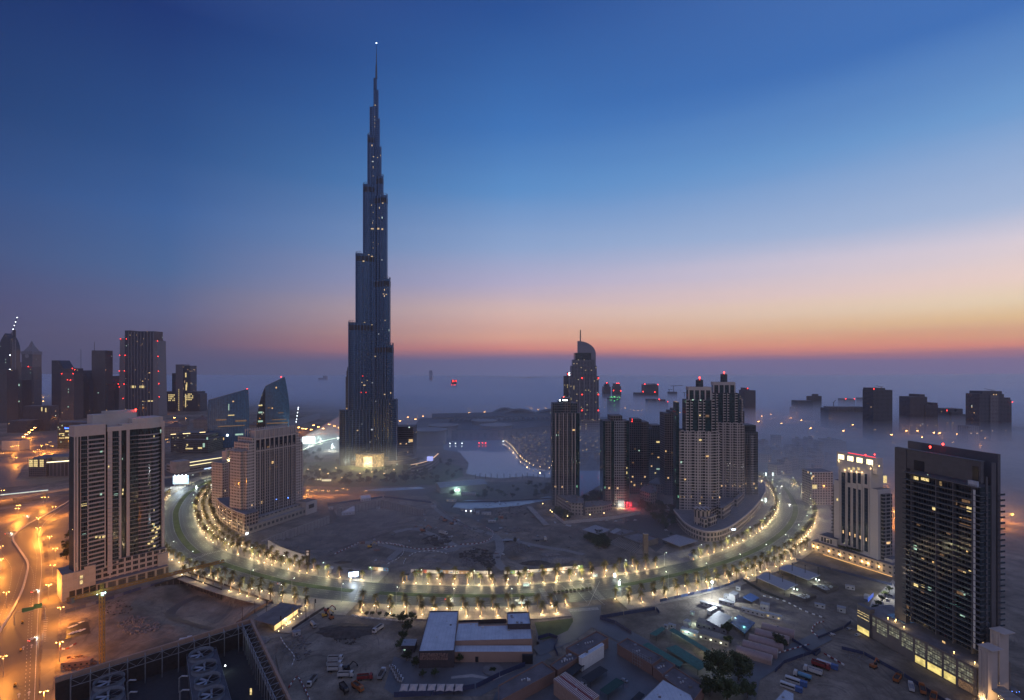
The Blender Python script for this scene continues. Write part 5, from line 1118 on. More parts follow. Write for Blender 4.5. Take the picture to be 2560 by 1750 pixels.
# ------------------------------------------------------------------ behind the tallest tower
t=block('slim_tower','slim tower with a mast tucked behind the left side of the tallest tower',[(864,890,942),(866,884,927,4),(868,876,918,6)],1180,25,M_f2,lit=((866,868,1020,1023),(866,868,1040,1042)))
b=MB(); b.cyl(t.X(869.5),8,ZD(918,1180),ZD(898,1180),.8,.5,6); b.ball(t.X(869.5),8,ZD(897,1180),1.3); t.part('mast',b,M_fp)
t=block('office_building','dark office block with banded floors right of the tallest tower',[(985,1033,1067)],1060,40,facade('banded_office',(.13,.13,.14),(.035,.035,.04),3,3.8,(0,1),(.35,.95),.04,hv=.1),lit=((1022,1032,1098,1105),(1008,1012,1128,1131)))
# ------------------------------------------------------------------ shopping mall beyond the lake
M_mall=mat('mall_wall',(.11,.105,.105),.85,var=.15,scale=.03); M_mroof=mat('mall_roof',(.085,.085,.09),.95,var=.35,scale=.02,spec=.1)
m_=thing('shopping_mall','sprawling low shopping mall with round drums along the far shore of the lake','shopping mall',(XD(1180,1400),1400,0)); o=m_.location
def mbox(name,pts,h,m,mt,zb=0):
    q=[P(*v) for v in pts]; pg=[tuple((v-o)[:2]) for v in q]; ar=sum(pg[i][0]*pg[(i+1)%len(pg)][1]-pg[(i+1)%len(pg)][0]*pg[i][1] for i in range(len(pg)))
    if ar<0: pg.reverse()
    b=MB(); b.prism(pg,zb,h,mtop=1); part(name,b,[m,mt],m_)
mbox('hall',[(1030,1100),(1120,1102),(1260,1100),(1400,1085),(1520,1078),(1520,1062),(1300,1062),(1050,1066)],26,facade('mall_front',(.13,.12,.12),(.06,.06,.06),18,24,(.35,.65),(.3,.75),0,hv=.15),M_mroof)
mbox('roof_block',[(1080,1070),(1200,1067),(1330,1064),(1500,1064),(1500,1054),(1230,1054),(1080,1058)],32,M_mall,M_mroof,26)
for cx,d,r,h in ((1075,1250,40,34),(1108,1330,38,36),(1210,1440,34,36),(1240,1370,42,32)):
    b=MB(); b.cyl(XD(cx,d)-o.x,d-o.y,0,h,r,n=40); b.cyl(XD(cx,d)-o.x,d-o.y,h,h+1.5,r+2.5,n=40); part('drum',b,mat('drum_white',(.20,.195,.195),.7),m_)
for k in range(22):
    f=k/21; b=MB(); x=XD(1130+250*f,1500+60*f)-o.x; y=1500+60*f-o.y; b.prism([(x-5,y-30),(x+5,y-30),(x+5,y+30),(x-5,y+30)],32,33.6,top=[(x-1,y-30),(x+1,y-30),(x+1,y+30),(x-1,y+30)]); part('skylight',b,M_mroof,m_)
dome=MB(); 
for cx,d,w,h in ((1300,1700,90,43),(1262,1780,60,41),(1385,1720,95,41)):
    n=14; pr=[(XD(cx,d)-o.x+w*(i/n-.5)*2,h*sin(pi*(.12+.76*i/n))) for i in range(n+1)]
    for i in range(n): dome.face([(pr[i][0],d-o.y,0),(pr[i+1][0],d-o.y,0),(pr[i+1][0],d-o.y,pr[i+1][1]),(pr[i][0],d-o.y,pr[i][1])]); dome.face([(pr[i][0],d-o.y,pr[i][1]),(pr[i+1][0],d-o.y,pr[i+1][1]),(pr[i+1][0],d-o.y+70,pr[i+1][1]),(pr[i][0],d-o.y+70,pr[i][1])])
part('vault',dome,M_mall,m_)
for px,py,m2 in ((1155,1109,M_wht),(1262,1090,M_yel),(1245,1093,M_yel),(1122,1113,M_wht),(1134,1116,M_wht),(1256,1097,M_warm),(1300,1088,M_yel),(1318,1088,M_yel),(1258,1104,M_wht),(1350,1090,M_wht),(1360,1090,M_cool),(1198,1108,M_red),(1206,1108,M_red),(1214,1108,M_red)):
    q=P(px,py+3); b=MB(); b.box(-.9,.9,-1,0,2,3.4,bottom=True); r_=part('shore_light',b,m2,m_,None,(q.x-o.x,1234-o.y if q.y<1236 and px<1150 else q.y-o.y,1))
# ------------------------------------------------------------------ old quarter by the lake: flat roofed sand coloured houses
M_oq=[facade('quarter_wall_%d'%i,(.235-.02*i,.20-.016*i,.18-.014*i),(.035,.034,.036),4.2,3.8,(.3,.7),(.25,.72),.19,((1,.7,.3),(1,.8,.4)),1.6,hv=.12) for i in range(3)]
rq=random.Random(5); cnt=0
QD=['tall','squat','square','long','narrow','stepped']
def quarter(n,xr,yr,avoid,group,lbl,dens=1,hs=(9,22),ms=None):
    done=[]
    for _ in range(n*30):
        if len(done)>=n: break
        px=rq.uniform(*xr); py=rq.uniform(*yr); q=P(px,py)
        if avoid(px,py) or any((q-r).length<19 for r in done): continue
        done.append(q)
        t=thing('quarter_house',lbl,'house',q,rq.choice((.3,.3,.5,-.2)),group); w,dp,h=rq.uniform(12,24),rq.uniform(10,18),rq.uniform(*hs); m=rq.choice(ms or M_oq)
        b=MB(); b.prism([(-w/2,0),(w/2,0),(w/2,dp),(-w/2,dp)],0,h,mtop=1); part('wall',b,[m,M_concd],t)
        if rq.random()<.6:
            b=MB(); a=rq.uniform(-w/2+2,w/2-7); b.prism([(a,2),(a+6,2),(a+6,8),(a,8)],h,h+rq.uniform(2.5,6),mtop=1); part('roof_room',b,[m,M_concd],t)
        if rq.random()<.55:
            b=MB(); a=rq.uniform(-w/2,w/2); b.box(a-.7,a+.7,-.5,0,2.4,5); part('lit_window',b,M_warm,t)
    return done
shore=[(1284,1108),(1296,1126),(1312,1146),(1345,1166),(1386,1173),(1385,1080),(1290,1086)]
quarter(44,(1272,1388),(1084,1172),lambda x,y: not inside((x,y),shore),'old quarter houses by the lake','sand coloured flat roofed house of the old quarter on the lake shore',hs=(9,18))
quarter(30,(1446,1512),(1082,1166),lambda x,y: y>1168 or (x<1500 and y<1084),'old quarter houses behind the slender tower','sand coloured flat roofed house between the slender tower and the red lit one',hs=(8,16))
for px,py in ((1270,1160-2),(1276,1170-4),(1288,1183-8)): pass
rs=smooth_path([P(1262,1106),P(1278,1118),P(1290,1134),P(1304,1150),P(1335,1170),P(1385,1177)],5)
for i,(p_,_) in enumerate(walk(rs,19)):
    l_=thing('promenade_lamp','warm lamp on the lakeside promenade of the old quarter','lamp',(p_.x,p_.y,0),0,'promenade lamps of the old quarter'); b=MB(); b.cyl(0,0,0,4.5,.14); part('post',b,M_black,l_); b=MB(); b.ball(0,0,5,.7); part('globe',b,glow('prom_glow',(1,.62,.26),6),l_)
    if i%3==0: lamp('bulb',(0,-1,6.5),1500,(1,.62,.28),.5,l_)
# misty housing to the right
quarter(34,(1905,2082),(1112,1195),lambda x,y: y>1112+(x-1900)*.55+60 or (x>2060 and y>1170),'misty apartment blocks','hazy low apartment block in the mist right of the curved podium',hs=(14,26),ms=[M_lowb])
block('low_block','pale low block with balconies in the mist left of the hotel tower',[(2030,2082,1180)],700,24,fac_pier('pale_misty_block',(.42,.40,.38),(.05,.05,.055),3.6,.04),'building',lit=((2031,2042,1212,1222,M_yel),(2028,2031,1192,1199,M_yel)))
block('low_block','grey rounded low block in the mist behind the hotel tower',[(2056,2116,1104),(2066,2105,1100,3)],1150,35,M_lowb,'building')
block('low_block','pale grid fronted block in the mist between two of the far right towers',[(2420,2450,1066)],1250,30,fac_pier('pale_grid',(.34,.33,.34),(.06,.06,.07),5,.03),'building')
# far right towers in the fog
cr=[('pair of dim blocks at the left end of the misty right skyline',[(1994,2033,1002),(1989,1997,1019,1),(2020,2054,990,30),(2032,2046,985,34)],1800,M_f2,()),
 ('broad unfinished concrete block in the fog with a crane on its left end',[(2071,2175,1021),(2078,2168,1018,2)],1560,facade('skeleton_frame',(.16,.16,.17),(.05,.055,.065),4.5,3.8,(.12,.88),(.2,.95),.0,hv=.15),()),
 ('low dim tower with two red lamps behind the unfinished block',[(2111,2138,997)],2000,M_f2,((2114,997),(2136,997))),
 ('low dim tower behind the right end of the unfinished block',[(2157,2181,995)],2050,M_f2,((2166,995),)),
 ('tall dark slab tower with a stepped roof right of the unfinished block',[(2183,2231,975),(2183,2213,970,2)],1320,fac_pier('dark_slab',(.085,.085,.095),(.02,.028,.04),3.2,.01),((2184.5,972),)),
 ('dark stepped tower with a peaked middle in the right fog',[(2275,2318,992),(2298,2312,986,3),(2314,2345,1013,-4),(2331,2344,1007,2)],1420,fac_pier('dark_step',(.10,.10,.115),(.025,.03,.042),3.4,.02),((2330,1014),(2343,1014))),
 ('shorter dark tower with two turrets right of the stepped one',[(2365,2418,1036),(2369,2387,1022,2),(2392,2407,1022,2.4),(2378,2402,1030,-3)],1480,MC['dark_step'],((2367,1026),)),
 ('big dark tower with a pale window strip near the right edge',[(2449,2510,985),(2456,2505,978,3),(2510,2529,1000,4),(2511,2526,994,8),(2476,2496,988,-2,fac_pier('pale_strip',(.22,.20,.205),(.05,.05,.06),3.4,.01))],1300,MC['dark_step'],((2531,1005),)),
 ('dim tower in the fog at the right edge',[(2531,2580,1012)],2300,M_f2,()),
 ('faint broad block in the fog at the right edge behind the big dark tower',[(2538,2600,1068)],1500,M_f2,()),
 ('faint tower in the fog left of the stepped dark tower',[(2250,2277,1046),(2260,2275,1040,3)],1950,M_f2,()),
 ('faint block in the fog between the stepped tower and the turreted one',[(2345,2366,1050)],2050,M_f2,()),
 ('grey tower with red lamps seen above the dark capped tower, right of the twins',[(1861,1889,976),(1865,1872,970,2)],1650,M_f2,((1869,971),)),
 ('pointed far tower with a red lamp behind the green lit scaffold',[(1509,1527,967),(1513,1524,961,3),(1516,1521,957,5)],2250,M_f2,((1517,957),)),
 ('flat topped far tower with red lamps behind the green lit scaffold',[(1534,1553,966),(1536,1550,959,3)],2250,M_f2,((1542,958),(1547,958),(1534,976),(1552,977))),
 ('low far block fading in the fog, left of the flat roofed far tower',[(1588,1609,982)],2350,M_f2,()),
 ('flat roofed far tower with red lamps and a boom on its roof',[(1609,1646,961)],2350,M_f2,((1612,960),(1645,961),(1608,979),(1637,980))),
 ('small pale far block fading in the fog below the flat roofed tower',[(1620,1642,998)],1950,M_f1,()),
 ('small far block with a rounded roof fading in the fog',[(1646,1671,1004),(1648,1664,999,2)],1950,M_f1,((1648,998),(1669,1004))),
 ('far block under a crane fading in the fog left of the twin towers',[(1675,1693,980)],2500,M_f2,()),
 ('faint far building alone in the haze left of the tallest tower',[(796,816,945),(807,816,939,2)],5200,M_fhaze,()),
 ('faint thin far tower alone in the haze right of the tallest tower',[(1073,1080,926)],5200,M_fhaze,())]
for lb,sg,d,m,rd in cr: block('tower',lb,sg,d,40,m,red=rd,rr=d*.0010)
t=block('tower','far dark tower in the haze outlined by two bands of red lamps',[(1128,1141,950)],3900,40,M_f2)
for y_ in (951,954,962):
    for k in range(5):
        if (k+y_)%3: t.red(1129+k*2.8,y_,-1,2.8)
t=block('tower','unfinished far tower under a scaffold dotted with green lights',[(1522,1549,996)],1850,35,M_f1)
M_grn=glow('green_light',(.15,1,.25),1.6)
for k in range(22):
    px,py=1522+rq.random()*27,991+rq.random()*9 if k<15 else 1000+rq.random()*30
    if k>=15: px=1535+rq.random()*3
    b=MB(); b.ball(t.X(px),-1.5,t.Z(px,py),1.1); t.part('site_light',b,M_grn)
for lb,bs,d,h,j,a in (('tower crane over the foggy block left of the twin towers, the taller one',(1684,980),2500,30,45,.05),('tower crane over the foggy block left of the twin towers, the shorter one',(1673,985),2550,22,18,.1),('small tower crane just left of the twin towers',(1711,1000),2300,34,22,.08),
   ('crane with a raised jib on the unfinished block',(2084,1019),1560,16,10,.8),('thin upright crane behind the unfinished block',(2158,1020),1600,20,34,1.45),('flat boom on the tall dark slab tower',(2203,970),1320,3,14,2.95),('flat boom on the big dark tower near the right edge',(2480,978),1300,3,20,2.95),('flat boom on the flat roofed far tower',(1632,961),2350,3,45,3.1)): mobile('crane',lb,bs,d,h,j,a)
# ------------------------------------------------------------------ palms, trees
M_trunk=mat('palm_trunk',(.20,.14,.09),.9,var=.3,scale=2); M_bark=mat('bark',(.10,.075,.055),.95,var=.3,scale=2)
def leafmat(name,c,v=.5):
    t=NT(name); o=t.new('ShaderNodeObjectInfo'); n=t.noise(1.1,3,t.obj()); f=t.math('ADD',t.math('MULTIPLY',n,.7),t.math('MULTIPLY',o.outputs['Random'],.3))
    t.put(t.ramp(f,[(.3,tuple(x*(1-v) for x in c)),(.7,tuple(x*(1+v) for x in c))]),t.b.inputs['Base Color']); t.b.inputs['Roughness'].default_value=.6; t.b.inputs['Specular IOR Level'].default_value=.25
    return t.m
M_frond=leafmat('palm_frond',(.17,.145,.055)); M_leaf=leafmat('tree_leaf',(.045,.06,.024)); M_leaf2=leafmat('hedge_leaf',(.04,.055,.02))
def palm_proto(seed,H):
    r=random.Random(seed); t=thing('date_palm','date palm','palm tree'); b=MB(); n=9
    lean=(r.uniform(-.25,.25),r.uniform(-.25,.25)); pts=[(lean[0]*(i/8)**2,lean[1]*(i/8)**2,H*i/8) for i in range(9)]; b.tube(pts,.34,7,.24)
    for k in range(10): a=r.uniform(0,6.28); z=H-.9+r.uniform(0,.9); b.bar((lean[0]+.2*cos(a),lean[1]+.2*sin(a),z),(lean[0]+.7*cos(a),lean[1]+.7*sin(a),z+.35),.16)
    part('trunk',b,M_trunk,t); b=MB()
    for k in range(46):
        a=r.uniform(0,2*pi); up=r.uniform(-.65,1.25); L=r.uniform(3.1,4.3); c,s=cos(a),sin(a); prev=None; N=7
        for i in range(N+1):
            f=i/N; rr=L*f*cos(up*(1-.25*f)); z=H+.15+L*(sin(up)*f-.62*f*f*(1.1-.25*up)); p=Vector((lean[0]+rr*c,lean[1]+rr*s,z))
            if prev is not None:
                d=(p-prev); w=(.62*sin(pi*min(1,.18+f*.8))+.05); side=Vector((-s,c,0))*w; drop=Vector((0,0,-w*.45)); m=(prev+p)/2
                b.face([prev,p,p+side*.9+drop+d*.6]); b.face([p,prev,p-side*.9+drop+d*.6]); b.face([m,p,m+side+drop+d*.8]); b.face([p,m,m-side+drop+d*.8])
            prev=p
    part('crown',b,M_frond,t); KIDS[t.name]=list(t.children) or [o for o in COL.objects if o.parent==t]; return Proto(t)
PALMS=[palm_proto(1,8.2),palm_proto(2,9.0),palm_proto(3,7.4)]
M_lens=glow('uplight_lens',(1,.74,.36),11)
def uplight_proto():
    t=thing('uplight','uplight','lamp'); b=MB(); b.cyl(0,0,0,.35,.34,n=8); part('housing',b,M_black,t); b=MB(); b.ball(0,0,.42,.3,8,4); part('lens',b,M_lens,t)
    KIDS[t.name]=[o for o in COL.objects if o.parent==t]; return Proto(t)
UP=uplight_proto(); npalm=0
def palmrow(off,x0,x1,lower,step,label,group,ulabel,lit=.8,pw=800,start=0,skip=(),jit=.6,col=(1,.72,.36)):
    global npalm
    idx=[i for i,p in enumerate(BL) if x0<=BLX[i]<=x1 and (p.y<640 if lower=='low' else p.y>=640 if lower=='high' else True) and (BLX[i]<1200 if lower=='left' else BLX[i]>1200 if lower=='right' else True)]
    if not idx: return
    path=offset(BL,off)[idx[0]:idx[-1]+1]
    for p,t_ in walk(path,step,start):
        px=p.x/p.y*FPX+1280
        if any(a<=px<=c for a,c in skip): continue
        q=(p.x+random.uniform(-jit,jit),p.y+random.uniform(-jit,jit),.1)
        random.choice(PALMS).put(q,random.uniform(0,6.28),label,group,random.uniform(.9,1.14)); npalm+=1
        if random.random()<lit:
            for s in (random.choice((-.9,.9)),):
                UP.put((q[0]+s,q[1]-1.0,.1),0,ulabel,'uplights at the feet of the palms')
            lamp('palm_light',(q[0]+.3,q[1]-1.6,2.3),pw*1.5*random.uniform(.7,1.3),col,.25)
GA='palms along the boulevard'
palmrow(21.8,430,900,'left',11.2,'date palm at the inner kerb of the left bend, lit from below',GA,'small bright uplight at the foot of a palm on the inner kerb, left bend',.75)
palmrow(30,470,760,'left',12.5,'date palm in the second inner row near the stepped tan tower',GA,'small bright uplight under the second inner row near the stepped tower',.7,start=5)
palmrow(38,440,600,'left',12.5,'date palm close to the curved tan podium',GA,'small bright uplight beside the curved tan podium',.7,start=3)
palmrow(21.8,985,1690,'low',11.3,'date palm at the inner kerb in front of the painted hoarding, lit from below',GA,'small bright uplight at a palm in front of the painted hoarding',.85,900)
palmrow(33,1010,1700,'low',15.5,'date palm standing back beside the painted hoarding',GA,'small bright uplight close to the painted hoarding',.7,start=4)
palmrow(21.8,1770,2000,'right',11.3,'date palm in the row below the curved shopping podium, brightly uplit',GA,'small bright uplight in the row below the curved shopping podium',.95,900)
palmrow(-22.2,395,470,'left',12,'date palm on the outer kerb right of the beige tower',GA,'small bright uplight on the outer kerb right of the beige tower',.8)
palmrow(-22.2,470,880,'low',11.6,'date palm on the outer kerb of the left bend, lit from below',GA,'small bright uplight on the outer kerb of the left bend',.7,skip=((770,905),))
palmrow(-33,540,870,'low',11.6,'date palm in the back outer row beside the dug up ground',GA,'small bright uplight in the back outer row beside the dug up ground',.7,start=5,skip=((770,905),))
palmrow(-22.2,925,1425,'low',11.6,'date palm on the outer kerb behind the white roofed centre',GA,'small bright uplight on the outer kerb behind the white roofed centre',.9,950)
palmrow(-34,925,1405,'low',11.6,'date palm in the back outer row right behind the white roofs',GA,'small bright uplight in the back row right behind the white roofs',.9,1050,start=5)
palmrow(-22.2,1500,1990,'low',11.6,'date palm on the outer kerb of the right bend, lit from below',GA,'small bright uplight on the outer kerb of the right bend',.75)
palmrow(-33,1510,1940,'low',11.6,'date palm in the back outer row above the site camp fence',GA,'small bright uplight in the back outer row above the site camp fence',.75,start=5)
palmrow(-22.2,1940,2100,'right',11.6,'date palm beside the beige hotel podium',GA,'small bright uplight beside the beige hotel podium',.85)
def tree_proto(seed,H,R,n,m=M_leaf,name='tree',size=.5):
    r=random.Random(seed); t=thing(name,'tree','tree'); b=MB(); b.tube([(0,0,0),(.1,.05,H*.3),(0,.1,H*.62)],H*.035+.05,7,H*.014)
    ends=[]
    for k in range(7):
        a=k*2*pi/7+r.uniform(-.4,.4); z0=H*r.uniform(.22,.45); e=Vector((R*.72*cos(a)*r.uniform(.6,1.1),R*.72*sin(a)*r.uniform(.6,1.1),H*r.uniform(.5,.86))); ends.append(e); b.tube([(0,0,z0),e*.5+Vector((0,0,z0*.35)),e],H*.014+.03,5,H*.004+.01)
    part('trunk',b,M_bark,t); b=MB(); ends+=[Vector((0,0,H*.88)),Vector((R*.2,0,H*.72)),Vector((-R*.2,R*.1,H*.7))]
    cl=[]
    for e in ends:
        for _ in range(3): cl.append((e+Vector((r.gauss(0,R*.2),r.gauss(0,R*.2),r.gauss(0,H*.07))),R*r.uniform(.22,.40)))
    for _ in range(n):
        c,cr=r.choice(cl); d=Vector((r.gauss(0,1),r.gauss(0,1),r.gauss(0,1))).normalized(); p=c+d*cr*r.uniform(.55,1.05); p.z=max(p.z,H*.18)
        u=Vector((r.gauss(0,1),r.gauss(0,1),r.gauss(0,.6))).normalized(); v=u.cross(d).normalized(); s=size*r.uniform(.5,1.2); b.face([p-u*s,p-v*s*.6,p+u*s,p+v*s*.6])
    part('crown',b,m,t); KIDS[t.name]=[o for o in COL.objects if o.parent==t]; return Proto(t)
TR=[tree_proto(4,8,4.2,900,size=.55),tree_proto(5,6.5,3.6,800,size=.5)]; TB=[tree_proto(7,15,7.5,4200,size=.6),tree_proto(8,12,6,3200,size=.6)]
rt=random.Random(3)
def grove(n,poly,label,group,sc=(.8,1.3),mind=7,prot=TR):
    pg=G(poly); xs=[p[0] for p in pg]; ys=[p[1] for p in pg]; done=[]
    for _ in range(n*40):
        if len(done)>=n: break
        p=(rt.uniform(min(xs),max(xs)),rt.uniform(min(ys),max(ys)))
        if not inside(p,pg) or any((p[0]-q[0])**2+(p[1]-q[1])**2<mind**2 for q in done): continue
        done.append(p); rt.choice(prot).put((*p,gz(*p) if p[1]<780 else -.1),rt.uniform(0,6.28),label,group,rt.uniform(*sc))
grove(64,[(690,1178),(760,1166),(840,1186),(905,1188),(960,1178),(1050,1172),(1075,1195),(1000,1212),(860,1216),(700,1212)],'dark round tree in the grove at the foot of the tallest tower','trees round the tallest tower',(.9,1.5),9)
grove(16,[(655,1180),(720,1135),(800,1128),(835,1150),(760,1172),(690,1182)],'dark tree left of the tallest tower beside the bright motorway ramp','trees by the motorway ramp',(1.0,1.7),11)
grove(26,[(1120,1240),(1180,1222),(1380,1212),(1440,1236),(1330,1246),(1170,1247)],'dim tree in the park ground in front of the lake','park trees by the lake',(.7,1.2),9)
grove(22,[(1052,1150),(1110,1150),(1165,1180),(1150,1206),(1080,1212),(1040,1196)],'dark tree on the curved promontory by the lake','trees on the promontory',(.7,1.2),8)
grove(26,[(1456,1262),(1480,1236),(1506,1240),(1520,1264),(1500,1272),(1462,1272)],'dark tree in the garden between the two lakeside towers','garden trees between the lakeside towers',(.9,1.4),6)
grove(14,[(1384,1274),(1402,1274),(1430,1296),(1424,1304),(1396,1296)],'dark garden tree inside the long pale garden wall','garden trees inside the pale wall',(.7,1.1),5)
grove(26,[(1590,1258),(1640,1262),(1690,1262),(1700,1300),(1660,1330),(1600,1282)],'dark tree by the road left of the curved shopping podium','trees left of the shopping podium',(.9,1.4),7)
grove(22,[(1470,1338),(1516,1352),(1525,1372),(1500,1376),(1468,1352)],'dark tree behind the flat canopies of the clubhouse','trees behind the clubhouse canopies',(.8,1.2),5)
for px,py,s,lb in ((1006,1555,.85,'uppermost tree of the dark row left of the white roofed centre'),(1030,1552,.95,'round tree at the kerb nearest the white roofed centre'),(1018,1580,1.0,'second tree down in the dark row left of the white roofed centre'),(1008,1600,.9,'middle tree of the dark row left of the white roofed centre'),(1000,1622,.85,'tree near the small glass pavilion'),(1016,1652,.9,'tree below the small glass pavilion'),(1040,1668,.8,'tree at the lower left corner of the white roofed centre'),(1150,1655,.7,'small tree at the lower front of the centre left of the steps'),(1086,1690,.6,'small round tree on the paved court'),(1056,1692,.55,'smallest round tree on the paved court')):
    rt.choice(TR).put((*P(px,py)[:2],-.2),rt.uniform(0,6),lb,None,s)
for px,py,lb in ((916,1540,'tiny kerb tree, left one of the row by the white barrier'),(931,1539,'tiny leafy kerb tree, second of the row by the white barrier'),(949,1540,'thin pale kerb tree, third of the row by the white barrier'),(967,1543,'tiny kerb tree, fourth of the row by the white barrier'),(984,1546,'small kerb tree, fifth of the row by the white barrier'),(1000,1548,'small round kerb tree, last of the row by the white barrier')): TR[1].put(P(px,py,.1),rt.uniform(0,6),lb,'small trees by the white barrier',.5)
for px,py,s,lb,k in ((1796,1705,1.25,'biggest dark tree of the clump by the green nets, left one',0),(1846,1700,1.1,'big dark tree of the clump by the green nets, right one beside the road',0),(1818,1752,1.1,'big dark tree at the lower end of the clump by the green nets',1),(1868,1745,.8,'smaller dark tree at the lower right of the clump by the green nets',1),(1775,1740,.9,'dark tree at the lower left of the clump by the green nets',1),(1818,1582,.62,'dark tree in the middle of the site camp beside the blue sheets',1),(1820,1610,.5,'small dark tree beside the lit site office',1),(1948,1618,.72,'round dark tree at the end of the barrel roofed sheds',1)):
    TB[k].put((*P(px,py)[:2],-.3),rt.uniform(0,6),lb,None,s)
for px,py,s,lb in ((172,1378,1.25,'dark tree on the roof edge left of the beige tower, uppermost'),(166,1398,1.1,'dark tree on the roof edge left of the beige tower, lowest'),(178,1350,1.2,'dark bushy tree against the left edge of the beige tower')):
    q=P(px,py,20); TR[0].put(q,rt.uniform(0,6),lb,None,s)
for px,py,lb in ((205,1385,'tree on the dark podium terrace of the beige tower, left'),(236,1352,'tree on the dark podium terrace by the yellow windows'),(248,1372,'tree on the dark podium terrace by the glazed recess')): TR[1].put(P(px,py,19),rt.uniform(0,6),lb,None,1.3)
for i in range(12): TR[1].put(P(252+i*11.5,1443-i*2.9,9.2),rt.uniform(0,6),'small shrub in the long planter of the podium below the beige tower','shrubs in the podium planter',.55)
for i in range(9): TR[1].put(P(2100+i*9.5,1372+i*2.1,10.2),rt.uniform(0,6),'small terrace tree on the hotel podium','terrace trees of the hotel',.55)
for i in range(6): TR[1].put(P(2178+i*9,1540-i*12,.0),rt.uniform(0,6),'small dark tree beside the lit forecourt of the dark slab','trees beside the lit forecourt',.7)
# ------------------------------------------------------------------ street lamps
def street_lamp_proto(name,label,H,arm,heads,col,strength,cat='street lamp'):
    t=thing(name,label,cat); b=MB(); b.cyl(0,0,0,H,.16,.09,8); b.cyl(0,0,0,.5,.3,n=8); part('post',b,M_steel,t)
    for s in heads:
        b=MB(); b.bar((0,0,H-.1),(s*arm,0,H+.25),.12); part('arm',b,M_steel,t)
        b=MB(); b.prism([(s*arm-.5,-.2),(s*arm+.5,-.2),(s*arm+.5,.2),(s*arm-.5,.2)],H+.12,H+.32,bottom=True); part('head',b,M_steel,t)
        b=MB(); b.ball(s*arm,0,H+.02,.42,8,4,.7); part('lamp_glass',b,glow(name+'_glass',col,strength),t)
    KIDS[t.name]=[o for o in COL.objects if o.parent==t]; return Proto(t)
FO=street_lamp_proto('far_lamp','far orange lamp',14,1.7,(-1,1),(1,.46,.12),30)
for c_ in KIDS[FO.r.name]:
    if c_.name.startswith('lamp_glass'): c_.scale=(2.3,2.3,2.3); c_.location=((1.3*1.7) if c_.data.vertices[0].co.x<0 else -1.3*1.7,0,-1.3*14.02)  # glass enlarged to stand for the glow round each far lamp
SO=street_lamp_proto('highway_lamp','twin armed highway lamp glowing orange',12.5,1.7,(-1,1),(1,.50,.12),14)
ORA=(1,.34,.045)
def hlamp(px,py,label,pw=60000,rz=.3,z=12.5):
    q=P(px,py,z); far=q.y>1250; (FO if far else SO).put((q.x,q.y,-.05),rz,label,'orange lamps along the highway' if label.startswith('twin') else label.replace('lamp','lamps',1),1.0 if far else z/12.5)
    if pw: lamp('sodium_light',(q.x,q.y,z-1.2),pw,ORA,.5)
near=[(135,1267,'by the top of the sandy island'),(96,1294,'at the upper bend of the highway'),(95,1319,'below the upper bend, beside the pale barrier'),(124,1341,'at the middle of the sandy island'),(138,1371,'beside the beige tower podium, upper'),(132,1412,'beside the beige tower podium, lower'),(122,1461,'above the green gantry sign'),(152,1518,'right of the green gantry sign'),(149,1605,'beside the brown site hut'),(110,1728,'at the bottom edge of the picture'),(46,1263,'above the left slip road, upper of two'),(43,1271,'above the left slip road, lower of two'),(2,1365,'at the left edge, upper'),(2,1397,'at the left edge, lower'),(16,1480,'at the left edge below the bend'),(8,1640,'at the left edge near the bottom')]
for x,y,w in near: hlamp(x,y,'twin orange highway lamp '+w,66000 if y<1330 else 46000)
for x,y in ((108,1243),(117,1243),(7,1226),(40,1143),(5,1133),(87,1128),(110,1133),(35,1115),(44,1114),(67,1102),(76,1100),(96,1124),(104,1113),(117,1111),(125,1105),(130,1115)): hlamp(x,y,'distant orange lamp by the motorway bends left of the bank office',55000 if (x+y)%2 else 0,z=13)
for i in range(15):
    f=i/14; x=30+100*f; y=1116-81*f; hlamp(x,y,'distant orange lamp in the line running up the motorway',65000 if i%3==0 else 0,z=13)
for x,y in ((104,988),(108,993),(98,999),(108,1003),(86,1012),(93,1007),(120,990),(85,995),(84,1010)): hlamp(x,y,'tiny far orange lamp at the upper end of the motorway',0,z=14)
for i,(x,y) in enumerate(((436,1045),(463,1047),(518,1050),(410,1027),(417,1098),(420,1105),(747,1069),(757,1072),(765,1073),(778,1075),(784,1064),(796,1068),(808,1072),(823,1062),(836,1066),(848,1070),(860,1060),(640,1082),(650,1086))): hlamp(x,y,'distant orange lamp along the motorway between the glass towers and the tallest tower',30000 if i%3==0 else 0,z=13)
for i in range(26):
    f=i/25; x=1000+480*f; y=1052-36*f+rt.uniform(-2,2)-(6 if i%2 else 0); hlamp(x,y,'tiny orange lamp on the far motorway beyond the mall',0,z=14)
for i in range(20):
    f=i/19; x=1500+200*f; y=1018+14*f+rt.uniform(-2,2); hlamp(x,y,'tiny orange lamp in the fog below the far towers',0,z=14)
for i in range(26):
    f=(i+rt.uniform(-.45,.45))/25; x=1890+580*f; y=1049+60*f+(-14 if i%3 else 4)+rt.uniform(-4,4); hlamp(x,y,'orange lamp in the fog along the right motorway',16000 if i%4==0 else 0,z=14)
for i,(x,y) in enumerate(((770,1225),(780,1229),(788,1225),(807,1226),(821,1227),(842,1226),(857,1221),(871,1223),(915,1227),(768,1235),(763,1241))): hlamp(x,y,'orange lamp on the low road behind the building site',9000 if i%2==0 else 0,z=9)
for x,y in ((2530,1284),(2498,1296),(2214,1220),(2236,1279),(2239,1295)): hlamp(x,y,'orange lamp on the road behind the hotel and the dark slab',26000,z=11)
SW=street_lamp_proto('boulevard_lamp','tall thin boulevard lamp',13.5,2.6,(1,),(.86,1,.82),6)
